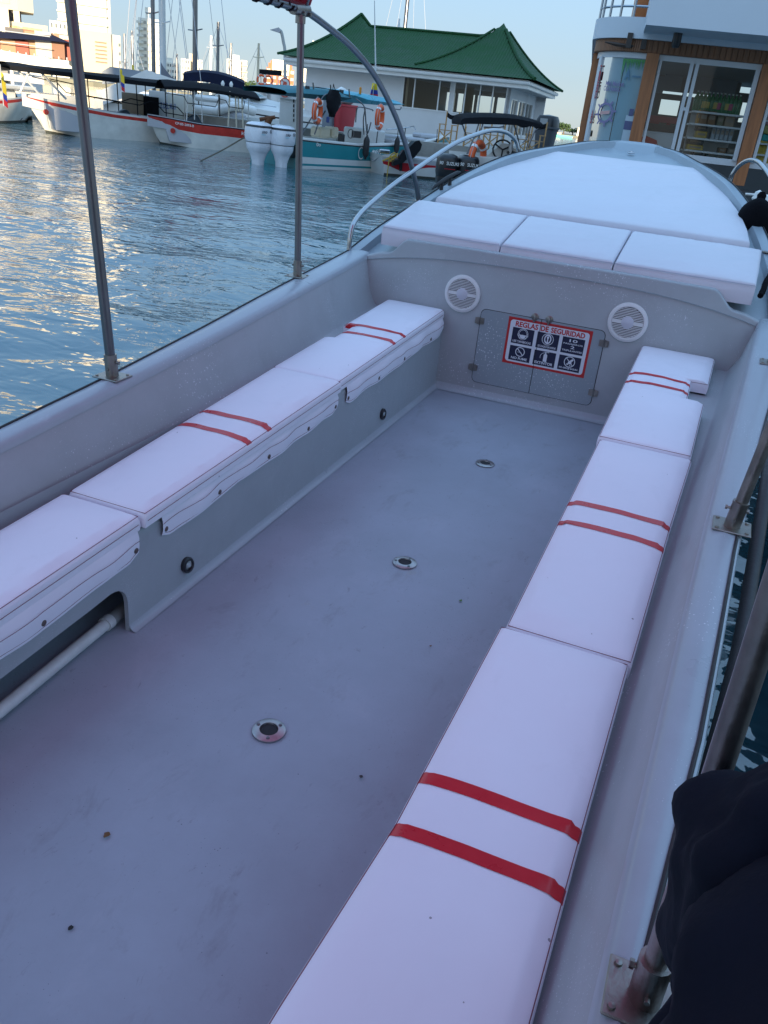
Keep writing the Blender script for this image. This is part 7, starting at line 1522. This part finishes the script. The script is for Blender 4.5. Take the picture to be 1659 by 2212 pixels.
for k in range(12):
    x = P('k', 752+k*49, 700, ys_)[0]; kind = (0, 0, 1, 1, 0, 1, 2, 0, 1, 2, 0, 0)[k]
    lab = 'green soda bottle on the top shop shelf, %s' % LABW[k]
    if kind not in bproto:
        o = inshop('soda_bottle', lab, 'bottle', x, ys_+.05, lv[0], 'green soda bottles on the top shelf of the shop'); bproto[kind] = o
        mb = MB(); mb.lathe([(.055, 0), (.062, .02), (.062, .20), (.05, .26), (.022, .32), (.018, .35)], (0, 0, 0), (0, 0, 1), 12); mb.build('bottle_body', G_, o, smooth=True); mb = MB(); mb.lathe([(.02, .35), (.02, .375)], (0, 0, 0), (0, 0, 1), 10); mb.build('cap', CAPc, o)
        if kind: mb = MB(); mb.lathe([(.0635, .07), (.0635, .19)], (0, 0, 0), (0, 0, 1), 12); mb.build('label', (None, LY, LP)[kind], o, smooth=True)
    else: p = f.loc+f.u*x+f.n*(ys_+.05); dup(bproto[kind], (p.x, p.y, lv[0]), None, lab)
def pack(x0_, x1_, y0_, lvz, h, m, label, cat='box', name='goods_box', yy=.0):
    a = P('k', x0_, y0_, ys_)[0]; b = P('k', x1_, y0_, ys_)[0]; t = inshop(name, label, cat, (a+b)/2, ys_+yy, lvz, 'goods on the shop shelves'); mb = MB(); mb.bbox((0, .1, h/2), (b-a, .35, h), .012); mb.build('carton', m, t); mb = MB(); mb.box((0, -.078, h*.55), ((b-a)*.7, .004, h*.3)); mb.build('label', mat('carton_label', (.25, .2, .16), .6), t)
BR_ = mat('carton_brown', (.20, .10, .04), .7); BK = mat('pack_black', (.02, .02, .03), .4); YL = mat('pack_yellow', (.45, .30, .05), .5); GW = mat('pack_grey', (.30, .34, .38), .4); RD = mat('pack_red', (.30, .04, .05), .5)
pack(760, 785, 900, lv[1], .26, mat('pack_orange', (.55, .26, .04), .5), 'narrow orange pack at the left end of the second shelf')
pack(790, 885, 900, lv[1], .25, BR_, 'brown carton left of centre on the second shelf'); pack(893, 990, 900, lv[1], .25, BR_, 'brown carton right of centre on the second shelf')
pack(1010, 1090, 920, lv[1], .20, mat('pack_olive', (.16, .15, .08), .5), 'olive pack behind the second brown carton'); pack(1100, 1225, 930, lv[1], .20, mat('pack_mixed', (.28, .20, .13), .5), 'wide brown snack pack on the second shelf, right end')
pack(750, 890, 1060, lv[2], .13, YL, 'yellow pack at the left end of the third shelf'); pack(752, 888, 1000, lv[2]+.131, .10, BK, 'black pack stacked on the yellow one')
for k in range(5): pack(940+k*56, 990+k*56, 1060, lv[2], .27, GW, 'grey cigarette style pack on the third shelf, %s' % ('nearest the yellow pack', 'next to the leftmost grey one', 'in the middle of five', 'fourth of five', 'at the right end')[k])
pack(640, 845, 1210, lv[3], .10, YL, 'long yellow tray at the left of the fourth shelf'); pack(642, 843, 1170, lv[3]+.101, .12, BK, 'row of dark bottle tops in the yellow tray')
pack(1040, 1130, 1240, lv[3], .10, BR_, 'low brown box on the fourth shelf'); pack(1150, 1280, 1250, lv[3], .11, mat('pack_taupe', (.18, .15, .12), .6), 'low taupe box at the right end of the fourth shelf')
pack(700, 830, 1330, lv[4], .14, BK, 'black carton on the bottom shelf'); pack(880, 1000, 1340, lv[4], .12, mat('pack_darkgreen', (.03, .07, .07), .5), 'dark green carton on the bottom shelf')
# freezer with the red splash
a = P('k', 100, 830, .7); b = P('k', 500, 1180, .7); t = inshop('ice_cream_freezer', 'white and red ice cream freezer behind the glass beside the timber post', 'freezer', a[0], .7, zfl); w_ = b[0]-a[0]
zt1 = P('k', 300, 1010, .7)[1]-zfl; zt0 = P('k', 200, 830, .7)[1]-zfl; mb = MB(); mb.bbox((w_/2, .4, zt1/2), (w_, .75, zt1), .04); mb.build('body', M_frm, t)
mb = MB(); rect(mb, 0, w_, zt1+.18, zt0, .3, .36); mb.build('header_panel', M_frm, t); mb = MB(); rect(mb, 0, w_, zt1+.18, zt1+.30, .28, .297); mb.build('red_band', RD, t); mb = MB(); rect(mb, 0.02, w_-.02, zt1+.01, zt1+.15, .25, .7); mb.build('dark_gap', BK, t)
mb = MB(); mb.lathe([(.0001, -.03), (.13, -.02), (.15, .0)], (w_*.32, .3, zt0-.13), (0, -1, 0), 12, sx=1, sy=.6); mb.lathe([(.0001, -.03), (.07, -.02), (.09, .0)], (w_*.78, .3, zt0-.15), (0, -1, 0), 10, sx=.6, sy=1.2); mb.build('header_splash', RD, t)
cx, cz = w_*.22, zt1-.28; sp = [(cx+.26*math.cos(i*.349)*(1+.12*math.sin(i*3.3)), cz+.17*math.sin(i*.349)*(1+.15*math.cos(i*2.7))) for i in range(18)]; mb = MB(); mb.poly([Vector((x, .02, z)) for x, z in sp]); mb.build('red_splash', mat('splash_red', (.50, .03, .04), .5), t)
mb = MB(); put_text(mb, 'Cremi', (cx-.18, .012, cz-.07), X, Z, .36, .13, .02, .15); mb.build('logo_lettering', M_bw, t)
# second shelf right of the third post
ys2 = 1.0; xs2 = x3+.35; t = inshop('shelf_unit', 'white shelf unit right of the third timber post', 'shelf', xs2, ys2, zfl)
lz = [P('k', 1600, y, ys2)[1] for y in (860, 1150, 1290)]
for z in lz+[zfl+.1]: mb = MB(); rect(mb, 0, 2.6, z-zfl-.035, z-zfl, -.2, .5); mb.build('shelf', M_shelf, t)
cols_ = [(.03, .40, .38), (.45, .18, .25), (.35, .35, .10), (.25, .45, .10), (.50, .30, .34), (.02, .03, .06)]
for r in range(3):
    for k in range(5):
        x = xs2+.10+k*.155; z = lz[1]+r*.17; m = mat('jar_%d' % ((r*2+k) % 6), cols_[(r*2+k) % 6], .4); p = f.loc+f.u*x+f.n*(ys2-.05); t = thing('goods_box', 'small coloured box, %s row and %s column right of the third post' % (('lowest', 'middle', 'top')[r], ('first', 'second', 'third', 'fourth', 'fifth')[k]), 'box', (p.x, p.y, z), f.rz, 'small coloured boxes right of the third post'); mb = MB(); mb.bbox((0, 0, .08), (.14, .14, .155), .012); mb.build('carton', m, t)
for (x, w_, z, h, m, l) in ((.05, .62, lz[2], .26, mat('pack_blue', (.07, .11, .17), .4), 'wide dark blue pack under the coloured boxes'), (.0, .62, zfl+.1, .46, mat('pack_yel2', (.55, .40, .04), .5), 'large yellow box at the bottom right of the third post'), (.1, .5, lz[0], .35, BR_, 'brown carton on the upper shelf right of the third post')):
    t = inshop('goods_box', l, 'box', xs2+x+w_/2, ys2, z, 'goods on the shop shelves'); mb = MB(); mb.bbox((0, .05, h/2), (w_, .35, h), .01); mb.build('carton', m, t)
    if 'yellow' in l: mb = MB(); mb.lathe([(.0001, .002), (.08, .0)], (.02, -.127, h*.45), (0, -1, 0), 12, sy=.6); mb.build('red_oval', RD, t)
# ---- quay under the shop, white bollards and rope
slab('quay', [(lambda w: (w.x, w.y))(f.loc+f.u*a+f.n*b) for a, b in ((XL+.6, -1.2), (XE_+6, -1.2), (XE_+6, 8), (XL-.1, 8), (XL-.1, RR))], -1, zb0-.42, M_plinth)
t = None
for k, (x, y) in enumerate(((1637, 427), (1657, 436), (1700, 440))):
    p = at(x, y, 9.2); o = thing('post', 'white post of the low rope barrier, %s one' % ('leftmost', 'middle', 'rightmost')[k], 'post', (p.x, p.y, p.z-.45), 0, 'white posts of the rope barrier'); mb = MB(); mb.lathe([(.06, 0), (.05, .30), (.045, .42), (.055, .44), (.035, .50), (.0001, .52)], (0, 0, 0), (0, 0, 1), 12, cap=False); mb.build('body', M_bw, o, smooth=True)
pr = [at(x, y, 9.2) for x, y in ((1610, 419), (1637, 421), (1700, 427), (1800, 436))]; mb = MB(); mb.tube(pr, .012, 6); tag(mb.build('white_rope', M_bw), 'thin white rope strung between the low white posts', 'rope')
pz = at(1640, 440, 9.2); slab('quay', [(lambda w: (w.x, w.y))(w) for w in (at(1600, 430, 8.9), at(2300, 520, 8.9), at(2300, 420, 14.5), at(1560, 410, 14.5))], -1, max(.35, pz.z-.45), M_plinth)
# ================================================================ ball fender on the starboard bow, fuzzy rope, person
c = bw((.985, 6.0, 1.085)); o = thing('ball_fender', 'black fabric covered ball fender hanging against the starboard bow rail', 'fender', c)
M_fuzz = mat('black_fleece', (.006, .006, .008), .95, bump=.004, bscale=90, spec=.1)
mb = MB(); rows = []
for i in range(21):
    a = math.pi*i/20; r = .118*(1+.05*math.sin(a*3)); rows.append([(r*math.sin(a)*math.cos(b_)*(1+.03*noise.noise(Vector((a*3, b_, 1)))), r*math.sin(a)*math.sin(b_), .135*math.cos(a)-.02*math.cos(b_*2)*math.sin(a)) for b_ in [k*2*math.pi/24 for k in range(24)]])
mb.grid(rows, closed=True); mb.build('cover', M_fuzz, o, smooth=True); mb = MB(); mb.lathe([(.024, .11), (.028, .15), (.015, .17)], (0, 0, 0), (0, 0, 1), 10); mb.build('neck', M_fuzz, o, smooth=True)
pa = [bw(p) for p in ((1.085, 4.80, .83), (1.095, 4.87, .855), (1.10, 4.95, .88), (1.118, 5.06, .905), (1.15, 5.2, .93), (1.20, 5.4, .96))]
mb = MB(); sp = spline(pa, 8); mb.tube(sp, [.015*(1+.25*noise.noise(Vector((i*.9, 0, 0)))) for i in range(len(sp))], 10); tag(mb.build('fender_rope', M_fuzz, smooth=True), 'thick fuzzy black rope lying on the starboard bow edge', 'rope')
# ---- person seated on the starboard gunwale, back to the camera, only shoulder and sleeve in view
M_jak = mat('navy_jacket', (.007, .012, .022), .9, var=.2, vscale=6, bump=.0022, bscale=40, spec=.15)
M_skin = mat('skin', (.42, .24, .16), .5)
def skin(name, verts, edges, m, parent, sub=2, root=0):
    me = bpy.data.meshes.new(name); me.from_pydata([Vector(v[:3]) for v in verts], edges, []); o = bpy.data.objects.new(name, me); col.objects.link(o)
    md = o.modifiers.new('s', 'SKIN'); md.use_smooth_shade = True
    for i, v in enumerate(verts): me.skin_vertices[0].data[i].radius = (v[3], v[4] if len(v) > 4 else v[3]); me.skin_vertices[0].data[i].use_root = (i == root)
    ss = o.modifiers.new('b', 'SUBSURF'); ss.levels = ss.render_levels = sub
    me.materials.append(m); o.parent = parent; return o
PO = Vector((1.12, .40, .56))                # seat point, boat frame
pt = bthing('person', 'seated person in a dark navy jacket at the lower right edge of the photo', 'person', PO)
# frame: +y forward (to the bow); the person looks outboard to starboard
def rel(v, k=.80):                            # raise the trunk a little, thin the body under the jacket
    up = max(0, min(1, (v[2]-.66)/.25)) if v[0] < 1.26 or v[0] > 9 else 0
    return (v[0]-PO.x, v[1]-PO.y+.02*up, v[2]-PO.z+.07*up)+tuple(r*k for r in v[3:])
V = [rel(v) for v in [(1.17, .42, .66, .14, .16), (1.15, .43, .80, .125, .15), (1.12, .45, .93, .12, .165), (1.12, .46, 1.03, .08, .11), (1.15, .46, 1.09, .05, .055), (1.19, .46, 1.16, .065, .07), (1.22, .46, 1.25, .09, .078), (1.225, .46, 1.33, .06, .06),
     (1.10, .57, .99, .075), (1.07, .655, .95, .068), (1.06, .70, .78, .052), (1.14, .69, .68, .042), (1.28, .62, .66, .030), (1.35, .60, .65, .026),
     (1.11, .34, 1.0, .075), (1.10, .26, .96, .068), (1.10, .21, .79, .052), (1.18, .24, .68, .042), (1.32, .28, .66, .030), (1.39, .30, .65, .026),
     (1.24, .52, .64, .10), (1.46, .54, .64, .085), (1.64, .55, .61, .065), (1.86, .55, .59, .055), (2.06, .55, .57, .042), (2.11, .55, .67, .035),
     (1.24, .32, .64, .10), (1.46, .30, .64, .085), (1.64, .29, .61, .065), (1.86, .29, .59, .055), (2.06, .29, .57, .042), (2.11, .29, .67, .035)]]
Ed = [(0, 1), (1, 2), (2, 3), (3, 4), (4, 5), (5, 6), (6, 7), (3, 8), (8, 9), (9, 10), (10, 11), (11, 12), (12, 13), (3, 14), (14, 15), (15, 16), (16, 17), (17, 18), (18, 19), (0, 20), (20, 21), (21, 22), (22, 23), (23, 24), (24, 25), (0, 26), (26, 27), (27, 28), (28, 29), (29, 30), (30, 31)]
V += [rel(v, 1) for v in [(1.335, .46, 1.245, .014), (1.215, .552, 1.25, .016), (1.215, .368, 1.25, .016)]]; Ed += [(6, 32), (6, 33), (6, 34)]
for tip, sg in ((13, 1), (19, -1)):                                  # palms and five fingers on each hand, resting on the thighs
    hx, hy, hz = (1.35, .60, .65) if sg > 0 else (1.39, .30, .65)
    n0 = len(V); V.append(rel((hx+.055, hy-.005*sg, hz+.005, .034, .020), 1)); Ed.append((tip, n0))
    for k, (dy, ln) in enumerate(((.030, .052), (.010, .062), (-.010, .058), (-.030, .044))):
        n1 = len(V); V.append(rel((hx+.090, hy+dy, hz+.006, .0095), 1)); V.append(rel((hx+.090+ln*.55, hy+dy*1.15, hz+.002, .0088), 1)); V.append(rel((hx+.088+ln, hy+dy*1.2, hz-.014, .0078), 1)); Ed += [(n0, n1), (n1, n1+1), (n1+1, n1+2)]
    n1 = len(V); V.append(rel((hx+.045, hy-.038*sg, hz, .012), 1)); V.append(rel((hx+.080, hy-.058*sg, hz-.006, .0095), 1)); Ed += [(n0, n1), (n1, n1+1)]
bodyo = skin('body', V, Ed, M_skin, pt)
TR = [rel(v, 1) for v in [(1.18, .42, .66, .13, .15), (1.28, .52, .655, .112), (1.46, .54, .65, .104), (1.64, .55, .622, .084), (1.86, .55, .60, .072), (2.02, .55, .585, .062), (1.28, .32, .655, .112), (1.46, .30, .65, .104), (1.64, .29, .622, .084), (1.86, .29, .60, .072), (2.02, .29, .585, .062)]]
skin('trousers', TR, [(0, 1), (1, 2), (2, 3), (3, 4), (4, 5), (0, 6), (6, 7), (7, 8), (8, 9), (9, 10)], mat('dark_trousers', (.03, .035, .05), .9, var=.2, vscale=8), pt)
for yy_ in (.55, .29): mb = MB(); c_ = rel((2.11, yy_, .64)); mb.bbox((c_[0], c_[1], c_[2]), (.10, .10, .27), .03); mb.build('shoe', M_blackp, pt)
for yy_ in (.425, .495): mb = MB(); c_ = rel((1.302, yy_, 1.275)); mb.lathe([(.0001, .006), (.010, .002), (.011, -.004)], c_[:3], (1, 0, 0), 10); mb.build('eye', M_dark, pt)
mb = MB(); c_ = rel((1.300, .46, 1.195)); mb.bbox(c_[:3], (.012, .045, .008), .003); mb.build('mouth', mat('lips', (.30, .10, .08), .5), pt)
# loose jacket over torso and sleeves, with folds
J = [rel(v, 1.13) for v in [(1.17, .42, .60, .17, .20), (1.15, .43, .74, .165, .195), (1.12, .45, .88, .15, .195), (1.12, .46, .985, .125, .175), (1.13, .46, 1.045, .095, .125), (1.15, .46, 1.085, .072, .078),
     (1.095, .575, .965, .112), (1.035, .665, .92, .106), (1.042, .70, .80, .088), (1.085, .705, .70, .074), (1.14, .70, .665, .068), (1.26, .63, .66, .048),
     (1.11, .33, .975, .105), (1.10, .25, .93, .098), (1.10, .20, .80, .080), (1.16, .22, .70, .070), (1.30, .28, .665, .048)]]
Ej = [(0, 1), (1, 2), (2, 3), (3, 4), (4, 5), (3, 6), (6, 7), (7, 8), (8, 9), (9, 10), (10, 11), (3, 12), (12, 13), (13, 14), (14, 15), (15, 16)]
jk = skin('jacket', J, Ej, M_jak, pt, 4)
tx = bpy.data.textures.new('folds', 'CLOUDS'); tx.noise_scale = .12; tx.noise_depth = 2
dm = jk.modifiers.new('folds', 'DISPLACE'); dm.texture = tx; dm.strength = .05; dm.mid_level = .5
tx2 = bpy.data.textures.new('creases', 'MARBLE'); tx2.noise_scale = .22; tx2.turbulence = 7
dm = jk.modifiers.new('creases', 'DISPLACE'); dm.texture = tx2; dm.strength = .026; dm.mid_level = .5
mb = MB(); h = Vector(rel((1.215, .46, 1.26))[:3]); rows = []
for i in range(9):
    a = math.pi*(.02+.55*i/8); rows.append([h+Vector((.112*math.sin(a)*math.cos(b_)-.012, .098*math.sin(a)*math.sin(b_), .125*math.cos(a)+.02)) for b_ in [k*math.pi/8 for k in range(16)]])
mb.grid(rows, closed=True); mb.build('hair', mat('dark_hair', (.02, .014, .010), .6), pt, smooth=True)
# seam where the sleeve joins, following the jacket surface
# litter on the cockpit floor
def bit(x, y, r, m, label, seed):
    o = bthing('leaf_scrap', label, 'leaf', (x, y, .004)); rr = random.Random(seed); n = 9; pts = [Vector((r*rr.uniform(.5, 1.2)*math.cos(i*6.283/n), r*rr.uniform(.5, 1.2)*math.sin(i*6.283/n), .0015+r*.25*rr.random())) for i in range(n)]
    mb = MB(); mb.add(pts+[Vector((0, 0, r*.35))], [(i, (i+1) % n, n) for i in range(n)]); mb.build('blade', m, o)
def fpt(px, py): w = (BR.transposed() @ ray(px, py)); return BC+w*((0-BC.z)/w.z)
for i, (px, py, r, c, l) in enumerate(((231, 1808, .009, (.16, .08, .03), 'small brown leaf scrap on the floor, lower left'), (995, 1300, .007, (.10, .22, .04), 'tiny green leaf scrap on the floor beside the starboard cushions'), (153, 2008, .006, (.02, .02, .02), 'tiny black crumb near the bottom left corner of the floor'), (780, 1681, .006, (.05, .04, .04), 'dark crumb on the floor beside the nearest red stripes'), (930, 1398, .006, (.22, .13, .09), 'pale brown crumb on the floor between two sockets'))):
    p = fpt(px, py); bit(p.x, p.y, r, mat('scrap_%d' % i, c, .8), l, i+3)
